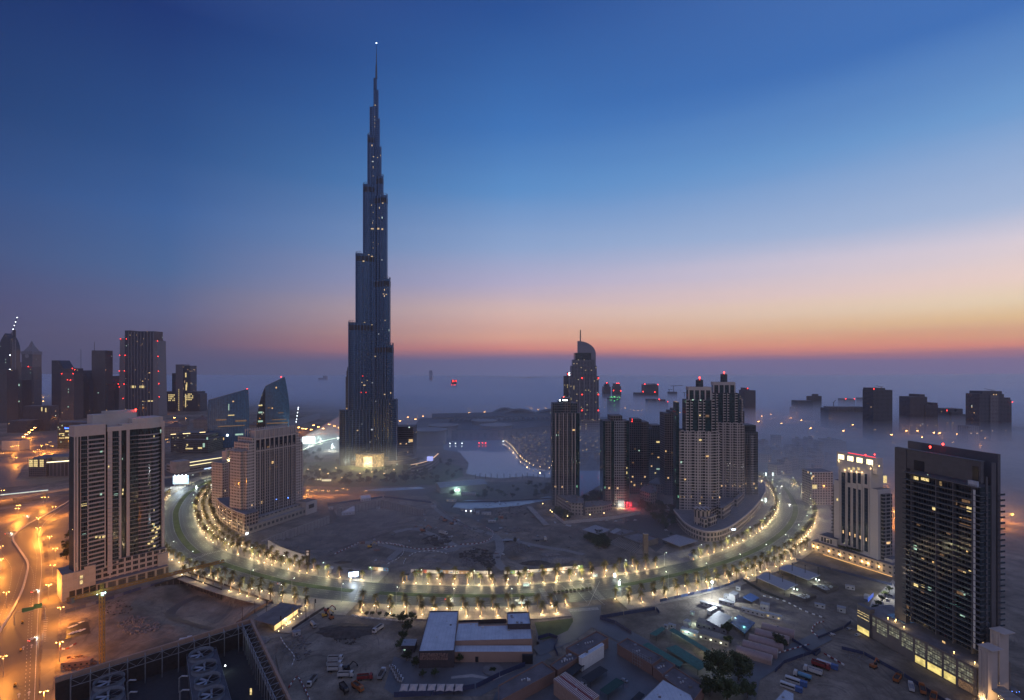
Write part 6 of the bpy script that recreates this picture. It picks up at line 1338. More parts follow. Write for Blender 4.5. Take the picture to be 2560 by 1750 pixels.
def blamp(off,step,start,rz0,label):
    for p,t_ in walk(offset(BL,off),step,start):
        px=p.x/p.y*FPX+1280
        if 1400<px<1500 and off<0 and p.y<500: continue
        a=atan2(t_.y,t_.x)+rz0; SW.put((p.x,p.y,.1),a,label,'tall thin lamps of the boulevard')
        e=Vector((p.x+2.6*cos(a),p.y+2.6*sin(a),13.0)); lamp('boulevard_light',e,9500,(.97,1,.60),.5,None,150)
blamp(20.4,46,18,-pi/2,'tall thin lamp post on the inner kerb of the boulevard'); blamp(-20.4,46,40,pi/2,'tall thin lamp post on the outer kerb of the boulevard')
# ------------------------------------------------------------------ small buildings and machines of the building sites
M_cab=mat('cabin_white',(.42,.42,.42),.6,var=.15,scale=.8); M_tin=mat('tin_grey',(.24,.245,.26),.5,.2,var=.2); M_tire=M_rubber; M_win=M_glassd
M_org=mat('machine_orange',(.30,.10,.03),.5); M_yell=mat('machine_yellow',(.50,.30,.04),.5); M_red_p=mat('red_paint',(.20,.025,.025),.5); M_blue=mat('blue_paint',(.05,.10,.25),.5); M_navy=mat('navy_hoarding',(.035,.045,.10),.7); M_terra=mat('terracotta_render',(.20,.12,.095),.85,var=.15,scale=.15); M_green=mat('green_net',(.03,.12,.10),.85,var=.35,scale=.5)
M_soil=mat('dark_soil',(.06,.05,.042),.95,var=.5,scale=.4); M_rub=mat('rubble_grey',(.17,.155,.145),.95,var=.5,scale=.6)
def GP(px,py,z=None): q=P(px,py); return (q.x,q.y,gz(q.x,q.y) if z is None and q.y<775 else (z or -.28))
def cabin(px,py,label,L=9,w=3.2,h=2.9,rz=0,m=None,roof=None,lit=None,cat='site cabin',name='site_cabin',group=None,z=None,pitch=0):
    t=thing(name,label,cat,GP(px,py,z),rz,group); m=m or M_cab; b=MB(); b.box(-L/2,L/2,0,w,0,h,bottom=True); part('wall',b,m,t)
    b=MB()
    if pitch: b.prism([(-L/2-.3,-.3),(L/2+.3,-.3),(L/2+.3,w+.3),(-L/2-.3,w+.3)],h,h+pitch,top=[(-L/2-.3,w/2-.1),(L/2+.3,w/2-.1),(L/2+.3,w/2+.1),(-L/2-.3,w/2+.1)])
    else: b.box(-L/2-.15,L/2+.15,-.15,w+.15,h,h+.18,bottom=True)
    part('roof',b,roof or M_tin,t); n=max(1,int(L/3.2))
    for i in range(n):
        x=-L/2+L*(i+.5)/n; b=MB(); b.box(x-.6,x+.6,-.06,.02,1.1,2.1); part('window',b,lit if lit and i%2==0 else M_win,t)
    b=MB(); b.box(-L/2+.3,-L/2+1.2,-.07,.02,0,2.1); part('door',b,M_tin,t); return t
def wheels(t,xs,ys,r,w=.35):
    for x in xs:
        for y in ys:
            b=MB(); n=10; c=[(x+r*cos(2*pi*k/n),r+r*sin(2*pi*k/n)) for k in range(n)]
            for k in range(n): a,d=c[k],c[(k+1)%n]; b.face([(a[0],y-w/2,a[1]),(d[0],y-w/2,d[1]),(d[0],y+w/2,d[1]),(a[0],y+w/2,a[1])])
            b.face([(p[0],y-w/2,p[1]) for p in reversed(c)]); b.face([(p[0],y+w/2,p[1]) for p in c]); part('wheel',b,M_tire,t)
def truck(px,py,rz,label,kind='dump',cabm=None,bodym=None,sc=1,load=None,group=None):
    t=thing('dump_truck' if kind=='dump' else 'tanker_truck' if kind=='tank' else 'flatbed_truck',label,'truck',GP(px,py),rz,group); cm=cabm or M_cab; bm=bodym or M_cab
    b=MB(); b.box(-4,4.2,-.5,.5,.7,1.0,bottom=True); part('chassis',b,M_black,t)
    b=MB(); b.prism([(2.4,-1.2),(4.3,-1.2),(4.3,1.2),(2.4,1.2)],.8,2.0,bottom=True); b.prism([(2.4,-1.2),(4.3,-1.2),(4.3,1.2),(2.4,1.2)],2.0,3.1,top=[(2.5,-1.1),(3.9,-1.1),(3.9,1.1),(2.5,1.1)]); part('cab',b,cm,t)
    b=MB(); b.face([(4.32,-1.0,2.05),(4.32,1.0,2.05),(3.97,.95,2.95),(3.97,-.95,2.95)]); part('windscreen',b,M_win,t)
    if kind=='dump':
        b=MB(); o=[(-4.2,-1.3),(2.1,-1.3),(2.1,1.3),(-4.2,1.3)]
        for y in (-1.3,1.22): b.box(-4.2,2.1,y,y+.08,1.1,2.9,bottom=True)
        b.box(2.02,2.1,-1.3,1.3,1.1,3.1,bottom=True); b.box(-4.2,-4.12,-1.3,1.3,1.1,2.7,bottom=True); b.box(-4.2,2.1,-1.3,1.3,1.1,1.25,bottom=True); part('tipper_body',b,bm,t)
        b=MB(); b.box(-4.1,2.0,-1.2,1.2,1.25,2.2); part('load',b,load or M_soil,t)
    elif kind=='tank':
        b=MB(); n=12
        for k in range(n):
            a,c=2*pi*k/n,2*pi*(k+1)/n; q=lambda x,a:(x,1.2*cos(a),2.0+1.0*sin(a)); b.face([q(-4.2,a),q(2,a),q(2,c),q(-4.2,c)])
        b.face([(2,1.2*cos(2*pi*k/n),2+sin(2*pi*k/n)) for k in range(n)]); b.face([(-4.2,1.2*cos(2*pi*k/n),2+sin(2*pi*k/n)) for k in reversed(range(n))]); part('tank',b,bm,t)
    else:
        b=MB(); b.box(-6,2.1,-1.3,1.3,1.1,1.35,bottom=True); b.box(1.9,2.1,-1.3,1.3,1.35,2.4); part('flatbed',b,bm,t)
    wheels(t,(-3.2,-1.9,3.3),(-1.05,1.05),.52); 
    if sc!=1: t.scale=(sc,)*3
    return t
def car(px,py,rz,label,m,lights=False,group=None,z=None):
    t=thing('parked_car' if not lights else 'car',label,'car',GP(px,py,z),rz,group)
    b=MB(); b.prism([(-2.2,-.9),(2.2,-.9),(2.2,.9),(-2.2,.9)],.3,.85,top=[(-2.15,-.86),(2.1,-.86),(2.1,.86),(-2.15,.86)],bottom=True); b.prism([(-2.0,-.84),(1.1,-.84),(1.1,.84),(-2.0,.84)],.85,1.45,top=[(-1.5,-.68),(.4,-.68),(.4,.68),(-1.5,.68)]); part('body',b,m,t)
    b=MB(); b.face([(1.12,-.75,.9),(1.12,.75,.9),(.45,.62,1.42),(.45,-.62,1.42)]); b.face([(-2.02,.75,.9),(-2.02,-.75,.9),(-1.53,-.62,1.42),(-1.53,.62,1.42)]); part('window',b,M_win,t)
    wheels(t,(-1.4,1.4),(-.82,.82),.33,.22)
    if lights:
        for y in (-.6,.6):
            b=MB(); b.ball(2.2,y,.68,.26,6,4); part('headlight',b,glow('headlight_glow',(1,.95,.85),14),t); b=MB(); b.ball(-2.2,y,.7,.18,6,4); part('tail_light',b,M_red,t)
        lamp('headlight_beam',(3.2,0,.9),900,(1,.95,.85),.2,t)
    return t
def bus(px,py,rz,label,m1,m2):
    t=thing('bus',label,'bus',GP(px,py),rz); b=MB(); b.prism([(-5.8,-1.25),(5.8,-1.25),(5.8,1.25),(-5.8,1.25)],.4,3.0,top=[(-5.8,-1.2),(5.65,-1.2),(5.65,1.2),(-5.8,1.2)],bottom=True); part('body',b,m1,t)
    b=MB(); b.box(2.2,5.85,-1.29,1.29,.38,3.04); part('painted_front',b,m2,t); b=MB()
    b.box(-5.5,2,-1.3,-1.24,1.6,2.5); part('window_band',b,M_win,t); b=MB(); b.box(-5.5,2,1.24,1.3,1.6,2.5); part('window_band',b,M_win,t)
    wheels(t,(-3.6,3.8),(-1.05,1.05),.5); return t
def digger(px,py,rz,label,m,sc=1):
    t=thing('excavator',label,'excavator',GP(px,py),rz); 
    for y in (-1.1,1.1):
        b=MB(); b.prism([(-1.9,y-.3),(1.9,y-.3),(1.9,y+.3),(-1.9,y+.3)],0,.8,top=[(-1.6,y-.3),(1.6,y-.3),(1.6,y+.3),(-1.6,y+.3)]); part('track',b,M_tire,t)
    b=MB(); b.box(-2,1.2,-1.3,1.3,.9,2.0,bottom=True); b.box(-2.2,-1,-1.2,1.2,1.2,2.4); part('body',b,m,t); b=MB(); b.box(.1,1.4,-1.25,-.2,2.0,3.1); part('cab',b,M_win,t)
    b=MB(); b.bar((1,.3,1.9),(3.6,.3,4.6),.5); b.bar((3.6,.3,4.6),(6,.3,2.2),.4); part('boom',b,m,t); b=MB(); b.prism([(5.6,-.3),(6.6,-.3),(6.6,.9),(5.6,.9)],1.0,2.2,top=[(5.7,-.3),(6.2,-.3),(6.2,.9),(5.7,.9)],bottom=True); part('bucket',b,M_black,t); t.scale=(sc,)*3; return t
rs2=random.Random(9)
def heap(name,px0,px1,py0,py1,n,m,label,smin=.5,smax=1.8,kind='stuff',flat=.45):
    b=MB()
    for _ in range(n):
        a=rs2.uniform(0,2*pi); r=sqrt(rs2.random()); px=(px0+px1)/2+(px1-px0)/2*r*cos(a); py=(py0+py1)/2+(py1-py0)/2*r*sin(a); x,y,z=GP(px,py); s=rs2.uniform(smin,smax)
        b.obox(x,y,z+s*flat*.5,s*rs2.uniform(.6,1.6),s*rs2.uniform(.4,1.0),s*flat*rs2.uniform(.6,2),rs2.uniform(0,3.1))
    return tag(part(name,b,m),label,None,None,kind)
def mound(px,py,rx,ry,h,m,label,name='soil_heap',cat='heap'):
    x0,y0,z0=GP(px,py); b=MB(); N,K=18,5; ph=rs2.uniform(0,9)
    R=[[(x0+rx*(1-k/K)*cos(2*pi*i/N)*(1+.3*mnoise.noise(Vector((i*.7,k,ph)))),y0+ry*(1-k/K)*sin(2*pi*i/N)*(1+.3*mnoise.noise(Vector((i*.7,k,ph+3)))),z0-.2+h*sin(pi/2*k/K)*(1+.3*mnoise.noise(Vector((i*.9,k*.9,ph+7))))) for i in range(N)] for k in range(K)]
    for k in range(K-1):
        for i in range(N): b.face([R[k][i],R[k][(i+1)%N],R[k+1][(i+1)%N],R[k+1][i]])
    b.face(R[K-1]); o=part(name,b,m); return tag(o,label,cat)
def fence(name,pts,h,m,label,cat='fence',panels=None,th=.12,px=True,z=None):
    q=[Vector(GP(*p,z)) if px else Vector(p) for p in pts]; t=thing(name,label,cat,q[0]); o=q[0]; k=0
    for a,c in zip(q,q[1:]):
        n=max(1,int((c-a).length/6)) if panels else 1
        for i in range(n):
            s,e=a.lerp(c,i/n)-o,a.lerp(c,(i+.97)/n)-o; b=MB(); b.bar((s.x,s.y,s.z+h/2),(e.x,e.y,e.z+h/2),th,h); part('panel',b,(panels[k%len(panels)] if panels else m),t); k+=1
    return t
# ------------------------------------------------------------------ along the inner side of the boulevard
M_art=[M_white,mat('board_blue',(.12,.28,.5),.6),M_white,mat('board_red',(.5,.10,.08),.6),M_white,mat('board_sand',(.5,.36,.2),.6),M_white,mat('board_green',(.2,.36,.14),.6)]
def board_run(x0,x1,label):
    idx=[i for i,p in enumerate(BL) if x0<=BLX[i]<=x1 and p.y<640]; pa=offset(BL,44)[idx[0]:idx[-1]+1]; t=thing('hoarding',label,'hoarding',pa[0]); o=pa[0].copy(); k=0
    pts=[p for p,_ in walk(pa,5.0)]
    for a,c in zip(pts,pts[1:]):
        s,e=a-o,a.lerp(c,.985)-o; b=MB(); b.bar((s.x,s.y,1.6),(e.x,e.y,1.6),.15,3.0); part('panel',b,rs2.choice(M_art),t)
        b=MB(); v=(e-s); 
        for _ in range(2): f=rs2.uniform(.15,.6); g=rs2.uniform(1.0,1.9); b.bar((s.x+v.x*f,s.y+v.y*f-.09,g),(s.x+v.x*(f+.25),s.y+v.y*(f+.25)-.09,g),.06,rs2.uniform(.5,1.1))
        part('printed_shape',b,rs2.choice(M_art),t)
        k+=1
        if k%3==0: lamp('hoarding_light',(a.x+.5,a.y-3.2,1.0),750,(1,.80,.50),.3)
board_run(845,945,'painted white hoarding left of the site gate, behind the bright screen'); board_run(985,1250,'long painted white hoarding right of the site gate'); board_run(1262,1520,'painted white hoarding running on to the clubhouse grounds')
q=P(884,1452); t=thing('billboard','brilliant blue white billboard glaring at the kerb left of the site gate','billboard',q,.25); b=MB(); b.box(-4,-3.6,0,.4,0,7.5); part('post',b,M_black,t); b=MB(); b.box(3.6,4,0,.4,0,7.5); part('post',b,M_black,t); b=MB(); b.box(-4.4,4.4,-.3,.5,3.6,8.2,bottom=True); part('frame',b,M_blue,t); b=MB(); b.box(-4.1,4.1,-.42,-.3,4,7.9,bottom=True); part('screen',b,litglass('screen_blue_white',(.75,.9,1),6,.35,.25),t); lamp('screen_light',(0,-3.5,5.5),9000,(.72,.86,1),1.5,t)
q=P(1017,1452); t=thing('ticket_kiosk','dark blue box kiosk with a yellow stripe between the palms','kiosk',q); b=MB(); b.box(-1.6,1.6,0,2.4,0,5); part('body',b,M_blue,t); b=MB(); b.box(-.5,.5,-.06,.02,.4,4.6); part('stripe',b,M_yell,t); b=MB(); b.box(-1.8,1.8,-.2,2.6,5,5.3,bottom=True); part('roof',b,M_black,t)
def kiosk(px,py,label,r=4,h=4.6,rm=None):
    t=thing('round_kiosk',label,'kiosk',P(px,py)); b=MB(); b.cyl(0,0,0,h-1,r*.62,n=16); part('wall',b,M_cab,t); b=MB(); b.cyl(0,0,h-1,h-.6,r*.9,r,20); b.cyl(0,0,h-.6,h+.3,r,r*.35,20); part('roof',b,rm or M_cab,t); b=MB(); b.box(-.7,.7,-r*.66,-r*.6,.3,2.3); part('window',b,M_warm,t); return t
kiosk(823,1431,'round pale kiosk with a flat domed roof at the left kerb'); kiosk(1731,1398,'round dark roofed kiosk with a lit sign on the corner of the right bend',4.5,4.8,M_tin); kiosk(412,1410,'round kiosk with a glowing rim beside the palms by the beige tower',4,4.4)
def shelter(px,py,label,L=11,w=4.2):
    t=thing('bus_shelter',label,'bus shelter',P(px,py)); 
    for x in (-3,3):
        b=MB(); b.cyl(x,0,0,3.4,.18); part('post',b,M_steel,t)
    b=MB(); n=24; b.prism([(L/2*cos(2*pi*i/n),w/2*sin(2*pi*i/n)) for i in range(n)],3.4,3.7,bottom=True); part('canopy',b,M_cab,t); b=MB(); b.box(-2.5,2.5,.9,1.0,.4,2.6); part('lit_panel',b,litglass('shelter_panel',(.8,1,.85),1.4),t); return t
shelter(1304,1512,'white oval roofed bus shelter on the outer kerb behind the white roofed centre'); shelter(1316,1468,'low oval planter shelter on the inner kerb opposite the oval bus shelter',5,2.4); shelter(1487,1444,'small oval shelter on the inner kerb right of the crossing',6,2.6); 
for px,py,lb in ((1537,1445,'tall white lit sign on the inner kerb right of the crossing'),(1548,1465,'tall white lit sign on the planted median right of the crossing'),(491,1224,'white lit sign at the far left junction, nearer one'),(529,1220,'white lit sign at the far left junction, right one'),(536,1196,'white lit sign at the far left junction, farthest one'),(1915,1190,'white lit sign at the far right junction, left one'),(1932,1190,'white lit sign at the far right junction, right one'),(1914,1256,'blue white sign at the end of the curved shopping podium')):
    t=thing('lit_totem',lb,'sign',P(px,py)); h=4.5 if py>1300 else 6; b=MB(); b.box(-.8,.8,-.2,.2,.4,h); part('panel',b,glow('totem_glow',(.85,1,.95),3.5),t); b=MB(); b.box(-.9,.9,-.3,.3,0,.4); b.box(-.9,.9,-.3,.3,h,h+.15); part('frame',b,M_black,t); lamp('totem_light',(0,-1.6,2.5),700,(.85,1,.95),.5,t)
t=thing('clock_pillar','black slab pillar with a white clock near its top beside the draped wall','pillar',P(769,1412)); b=MB(); b.box(-1.8,1.8,0,1,0,14); part('slab',b,M_black,t); b=MB(); b.face([(1.3*cos(2*pi*k/20),-.05,10.2+1.3*sin(2*pi*k/20)) for k in range(20)]); part('clock_face',b,M_white,t); b=MB(); b.box(-1.2,1.2,-.05,.02,12,13.6); part('plate',b,M_white,t)
t=thing('draped_wall','long pale blue draped wall curving beside the boulevard left of the clock pillar','banner',P(670,1372)); o=t.location.copy(); q=smooth_path([P(*v)-o for v in ((670,1372),(700,1388),(735,1400),(766,1408))],6); b=MB()
for i,(a,c) in enumerate(zip(q,q[1:])): w=.5*(i%2); b.face([(a.x,a.y-w,0),(c.x,c.y-.5+w,0),(c.x,c.y-.5+w,9.5-.09*i),(a.x,a.y-w,9.5-.09*i)])
part('fabric',b,mat('pale_drape',(.34,.36,.42),.7,var=.2,scale=.2),t); b=MB()
for p in q[::4]: b.bar((p.x,p.y+.6,0),(p.x,p.y+.6,9.8),.3)
part('frame',b,M_black,t)
for i in range(10):
    px=1387+i*9.9; py=1485-i*1.15; t=thing('planter','square planter box with a clipped bush, in the row across the junction','planter',P(px,py,.0),0,'planters across the junction'); b=MB(); b.prism([(-1.1,-1.1),(1.1,-1.1),(1.1,1.1),(-1.1,1.1)],0,1.3,top=[(-1.3,-1.3),(1.3,-1.3),(1.3,1.3),(-1.3,1.3)]); part('box',b,M_concd,t); b=MB()
    for _ in range(60): a=rs2.uniform(0,6.3); r=rs2.uniform(0,1.1); z=rs2.uniform(1.3,2.3); b.obox(r*cos(a),r*sin(a),z,.5,.4,.3,a)
    part('bush',b,M_leaf2,t)
lamp('junction_light',(*P(1430,1478)[:2],12),9000,(1,.95,.5),.6)
for px,py,rz,lb in ((62,1292,.5,'car with tail lights at the upper bend of the orange highway'),(20,1335,.6,'car with lights on by the left edge of the orange highway'),(86,1480,1.5,'car on the dark lane above the green gantry sign'),(80,1600,1.5,'car on the dark lane below the green gantry sign'),(700,1462,-.3,'lone car with headlights on the near lanes of the left bend'),(1120,1500,.05,'lone car with headlights behind the white roofed centre'),(1972,1262,-1.7,'car with white headlights coming down the right bend'),(1955,1216,-2.3,'car with headlights on at the far right junction'),(2010,1245,1.2,'car with red tail lights leaving by the far right junction'),(590,1188,.3,'car with lights on at the far left end of the boulevard'),(300,1240,.4,'car with lights on at the upper highway bend')): car(px,py,rz,lb,M_cab,True,z=.02)  # cars added to stand in for the light trails of moving traffic
for i,(px,py) in enumerate(((450,1200),(430,1215),(455,1190))): pass
t=thing('billboard','big blue white lit billboard standing by the elevated railway right of the beige tower','billboard',P(452,1216),.2)
for x in (-9,9):
    b=MB(); b.box(x-.5,x+.5,0,1,0,9); part('post',b,M_steel,t)
b=MB(); b.box(-11,11,-.6,.8,4,17,bottom=True); part('panel',b,litglass('billboard_blue',(.55,.8,1),2.2,.12,.5),t); b=MB()
for x in (-8,-2.5,2.5,8): b.ball(x,-1.5,17.8,.7)
part('lamp_row',b,M_wht,t); lamp('billboard_light',(0,-7,14),30000,(.75,.9,1),1.5,t)
t=thing('billboard','white lit screen beside the motorway ramp left of the tallest tower','billboard',P(772,1120),.2); b=MB(); b.box(-14,14,-.5,.8,10,26,bottom=True); part('panel',b,glow('billboard_white',(.85,1,.95),2.6),t); b=MB(); b.box(-1,1,0,1,0,10); part('post',b,M_steel,t); lamp('billboard_light',(0,-14,18),90000,(.85,1,.92),2,t)
lamp('ramp_light',(*P(800,1110)[:2],12),80000,(.75,1,.8),2); lamp('ramp_light',(*P(830,1128)[:2],10),60000,(.9,1,.95),2)
t=thing('road_ramp','curved elevated ramp glowing white green left of the tallest tower','ramp',P(770,1128)); o=t.location.copy(); q=smooth_path([P(*v)-o for v in ((760,1132),(800,1112),(850,1100),(900,1096))],6); b=MB()
for a,c in zip(q,q[1:]): b.bar((a.x,a.y,6),(c.x,c.y,6),10,1.5)
part('deck',b,M_conc,t); b=MB()
for a,c in zip(q,q[1:]): b.bar((a.x,a.y-5.3,7.2),(c.x,c.y-5.3,7.2),.5,.8)
part('lit_edge',b,glow('ramp_glow',(.8,1,.7),2.6),t)
for px,py,lb in ((830,1130,'glaring white floodlight under the ramp left of the tallest tower'),(845,1105,'green white floodlight on the ramp left of the tallest tower')):
    t=thing('floodlight',lb,'lamp',P(px,py)); b=MB(); b.cyl(0,0,0,9,.3); part('post',b,M_steel,t); b=MB(); b.ball(0,0,9.6,2.0); part('head',b,glow('flood_white',(.85,1,.9),12),t)
for px,py,lb in ((790,1200,'left'),(815,1203,'right')):
    t=thing('lit_pavilion','small lit glass pavilion by the low road, the %s one of two'%lb,'pavilion',P(px,py)); b=MB(); b.box(-7,7,0,5,0,3.2); part('glass',b,litglass('pavilion_lit',(1,.9,.55),1.6),t); b=MB(); b.box(-7.6,7.6,-.6,5.6,3.2,3.6,bottom=True); part('roof',b,M_conc,t)
for px,py in ((700,1170),(715,1150),(735,1158),(752,1165),(690,1185),(770,1180),(735,1186),(800,1180),(820,1190),(900,1190),(930,1186),(855,1200),(840,1176),(985,1180),(960,1190)):
    t=thing('path_lamp','small warm path lamp among the trees at the foot of the tallest tower','lamp',P(px,py),0,'path lamps round the tallest tower'); b=MB(); b.cyl(0,0,0,4,.12); part('post',b,M_black,t); b=MB(); b.ball(0,0,4.4,.7); part('globe',b,MC['prom_glow'],t); lamp('path_light',(0,-.5,6),3800,(1,.72,.36),.5,t)
# curved low residence and event hall by the lake
t=thing('curved_block','low curved terraced block with a glowing roof line right of the lit entrance','building',P(1060,1186)); o=t.location.copy(); q=smooth_path([P(*v)-o for v in ((1028,1192),(1055,1186),(1080,1176),(1097,1160))],5)
for lv in range(4):
    pg=[(p.x-lv*.6,p.y+lv*2) for p in q]+[(q[-1].x-14,q[-1].y+20),(q[0].x+4,q[0].y+26)]; b=MB(); b.prism(pg,lv*5,lv*5+4.2,mtop=1); part('storey',b,[facade('terrace_storey',(.16,.15,.15),(.05,.05,.05),5,5,(.05,.95),(.25,.8),.18,((1,.8,.45),(.85,1,.85)),1.2,hv=.1),M_conc],t); b=MB()
    for a,c in zip(pg[:len(q)],pg[1:len(q)]): b.bar((a[0],a[1]-.4,lv*5+4.5),(c[0],c[1]-.4,lv*5+4.5),2.4,.5)
    part('slab',b,glow('roofline_glow',(1,.62,.38),.9) if lv==3 else M_conc,t)
b=MB(); b.box(2,12,18,26,20,27); part('roof_room',b,glow('violet_room',(.4,.45,1),1.2),t)
t=thing('event_hall','big flat roofed grey hall with green lit doors beside the lake','hall',P(1150,1230),.35); b=MB(); b.box(-30,42,0,34,0,9); part('wall',b,M_tin,t); b=MB(); b.prism([(-31,-1),(43,-1),(43,35),(-31,35)],9,12,top=[(-31,16.5),(43,16.5),(43,17.5),(-31,17.5)]); part('roof',b,mat('hall_roof',(.25,.27,.29),.5,.2,var=.1),t)
for x in (-8,-2):
    b=MB(); b.box(x-1.2,x+1.2,-.4,-.05,2,4.5); part('lit_door',b,glow('green_white',(.6,1,.75),9),t)
lamp('hall_light',(-5,-6,3),9000,(.6,1,.75),.8,t); b=MB(); b.box(42,42.3,2,6,1,6); part('lit_window',b,M_warm,t)
for i,px in enumerate((1189,1200,1214,1228,1243,1260,1275,1290,1306,1318,1333,1345,1362)):
    t=thing('lake_pole','thin dark pole on the lake edge','pole',P(px,1196-2*(i%2)),0,'poles along the lake edge'); b=MB(); b.cyl(0,0,0,7,.5,n=6); part('post',b,M_black,t); b=MB(); b.cyl(0,0,7,7.6,.8,.2,6); part('cap',b,M_black,t)
# ------------------------------------------------------------------ the dug up ground inside the bend
for a in ((868,1270,19,13,4.2,5.0,.35,'big white marquee tent at the upper left of the building site'),(915,1252,13,9,4,3.4,.5,'smaller white marquee tent right of the big one')):
    px,py,L,w,h,pi_,rz,lb=a; cabin(px,py,lb,L,w,h,rz,mat('tent_white',(.45,.46,.50),.7,var=.06),MC['tent_white'],None,'tent','marquee_tent',pitch=pi_)
for a in ((1128,1254,'white cabin with a lit window by the road to the lake',14,3.4,3.2,-.1,M_yel),(1170,1238,'long white cabin right by the shallow pool fence',22,4,4,-.15,None),(1174,1279,'white cabin with a bright doorway below the shallow pool',13,3.4,3.4,-.05,M_wht),(1194,1286,'small white cabin end on, below the shallow pool',4,7,3.4,0,None),(1216,1287,'white cabin at the right of the row below the shallow pool',12,3.4,3.4,.1,None),(1155,1277,'tiny pale hut left of the bright doorway cabin',4,3,3,0,None),(1085,1270,'small white hut at the corner of the retaining wall',6,4,3.4,.2,None),(826,1273,'small white hut at the upper end of the pit',6,3.4,3,.2,None),(945,1256,'pale hut at the top of the pit wall',5,3,2.8,0,None)): cabin(*a[:2],a[2],*a[3:7],None,None,a[7])
for px,py,rz,m,lb in ((1227,1306,.2,M_cab,'white shipping container, left of a close pair'),(1234,1306,.2,M_cab,'white shipping container, right of a close pair'),(1242,1302,1.2,mat('container_green',(.05,.16,.13),.6),'dark green shipping container beside the white pair'),(1252,1297,.1,M_org,'orange shipping container beside the green one'),(905,1362,.3,M_terra,'rust coloured container at the lower left of the pit')): cabin(px,py,lb,6,2.5,2.6,rz,m,m,None,'container','shipping_container')
truck(1276,1352,.1,'long flatbed truck by the middle of the building site','flat',M_black,M_tin,1.5); truck(1352,1350,.05,'flatbed truck with a white cab, right of the other flatbed','flat',M_cab,M_concd,1.5); truck(1108,1336,-.6,'lone white truck in the middle of the building site','dump',M_cab,M_cab,1.3)
for px,py,rz,m,s,lb in ((1058,1328,.2,M_org,1.6,'big orange excavator in the middle of the building site'),(1112,1302,2.6,M_org,1.3,'orange excavator near the stacked pipes'),(1130,1312,.8,M_org,1.2,'orange excavator just right of the stacked pipes'),(925,1368,.4,M_yell,1.2,'yellow digger below the foundation pit'),(640,1372,.3,M_yell,1.0,'small digger at the left edge of the foundation pit')): digger(px,py,rz,lb,m,s)
heap('rubble',1055,1128,1338,1366,150,M_soil,'dark rubble spread in the middle of the building site',.7,2.6); heap('rubble',1150,1232,1372,1404,170,M_soil,'dark rubble right of the haul road',.7,2.6); heap('rubble',1148,1192,1395,1418,90,M_rub,'dark rubble by the hoarding',.6,2.2); heap('rubble',1202,1238,1392,1420,90,M_soil,'dark scrub and rubble above the hoarding',.6,2.2); heap('rubble',1135,1230,1318,1350,160,M_rub,'grey spoil in the looped plot',.5,1.8); heap('rubble',1255,1330,1318,1332,110,M_rub,'stacked pale building material',.8,2.6); heap('rubble',1262,1320,1355,1385,120,M_rub,'grey spoil at the right of the building site',.5,1.8); heap('rubble',1180,1320,1255,1300,130,M_soil,'scattered building material below the shallow pool',.5,2.0)
heap('rubble',700,960,1300,1385,240,M_concd,'rows of pile heads on the floor of the foundation pit',.6,1.4)
for a in ((1180,1350,9,5,2.2,'low grey spoil heap in the looped plot'),(960,1405,14,5,2.4,'low sandy heap behind the painted hoarding'),(1400,1400,20,8,3,'broad sandy heap left of the clubhouse')): mound(*a[:5],M_rub,a[5])
b=MB()
def barrier_line(pts,label,m2=M_red_p,step=2.4):
    q=smooth_path([Vector(GP(*p)) for p in pts],6); t=thing('site_barrier',label,'barrier',q[0]); o=q[0].copy(); A,B=MB(),MB()
    for i,(p,u) in enumerate(walk(q,step)):
        e=p+u*(step*.8)-o; s=p-o; (A if i%2 else B).bar((s.x,s.y,s.z+.5),(e.x,e.y,e.z+.5),.5,.9)
    part('white_blocks',A,M_white,t); part('red_blocks',B,m2,t)
barrier_line([(940,1353),(975,1358),(1010,1366),(1045,1372),(1090,1372),(1140,1366)],'red and white barrier curving round the dark rubble'); barrier_line([(1150,1362),(1200,1358),(1228,1345),(1232,1330),(1215,1318)],'red and white barrier looping round the grey spoil'); barrier_line([(900,1354),(870,1368),(840,1382)],'red and white barrier at the lower lip of the pit'); barrier_line([(1008,1412),(1015,1398),(1040,1382),(1080,1378),(1120,1384)],'pale barrier looping above the long hoarding',M_conc); barrier_line([(965,1412),(1000,1395),(1010,1375),(1000,1362),(940,1356)],'pale barrier round the small plot behind the site gate',M_conc)
def retain(pts,h,label,seg=5,mw=None):
    q=[Vector(P(*p))+Vector((0,-3.4,0)) for p in pts]; t=thing('retaining_wall',label,'wall',q[0]); o=q[0]; b=MB()
    for a,c in zip(q,q[1:]): a,c=a-o,c-o; b.bar((a.x,a.y,-h/2+.6),(c.x,c.y,-h/2+.6),.5,h+1.2)
    part('wall',b,mw or M_conc,t); b=MB()
    for a,c in zip(q,q[1:]):
        for p,_ in walk([a-o,c-o],seg): b.bar((p.x,p.y-.4,-h),(p.x,p.y-.4,.4),.5)
    part('pile',b,M_concd,t); return t
retain([(838,1273),(955,1249),(1060,1275)],9,'pale retaining wall along the back of the foundation pit'); retain([(656,1352),(730,1323),(826,1289)],9,'shored wall of the pit under the stepped tan tower'); retain([(393,1461),(468,1437),(560,1471)],8,'dark shored wall of the small pit beside the outer pavement',mw=M_black)
fence('site_fence',[(1082,1258),(1120,1290),(1150,1308),(1180,1322)],2.2,M_tin,'grey fence along the haul road to the lake'); fence('site_fence',[(820,1262),(960,1243),(1082,1258)],2.4,M_navy,'dark fence behind the white marquee tents'); fence('site_fence',[(1128,1270),(1140,1256),(1250,1255),(1390,1246)],2,M_black,'dark rail round the shallow pool')
M_haul=asphalt('haul_road',(.20,.18,.155),.3)
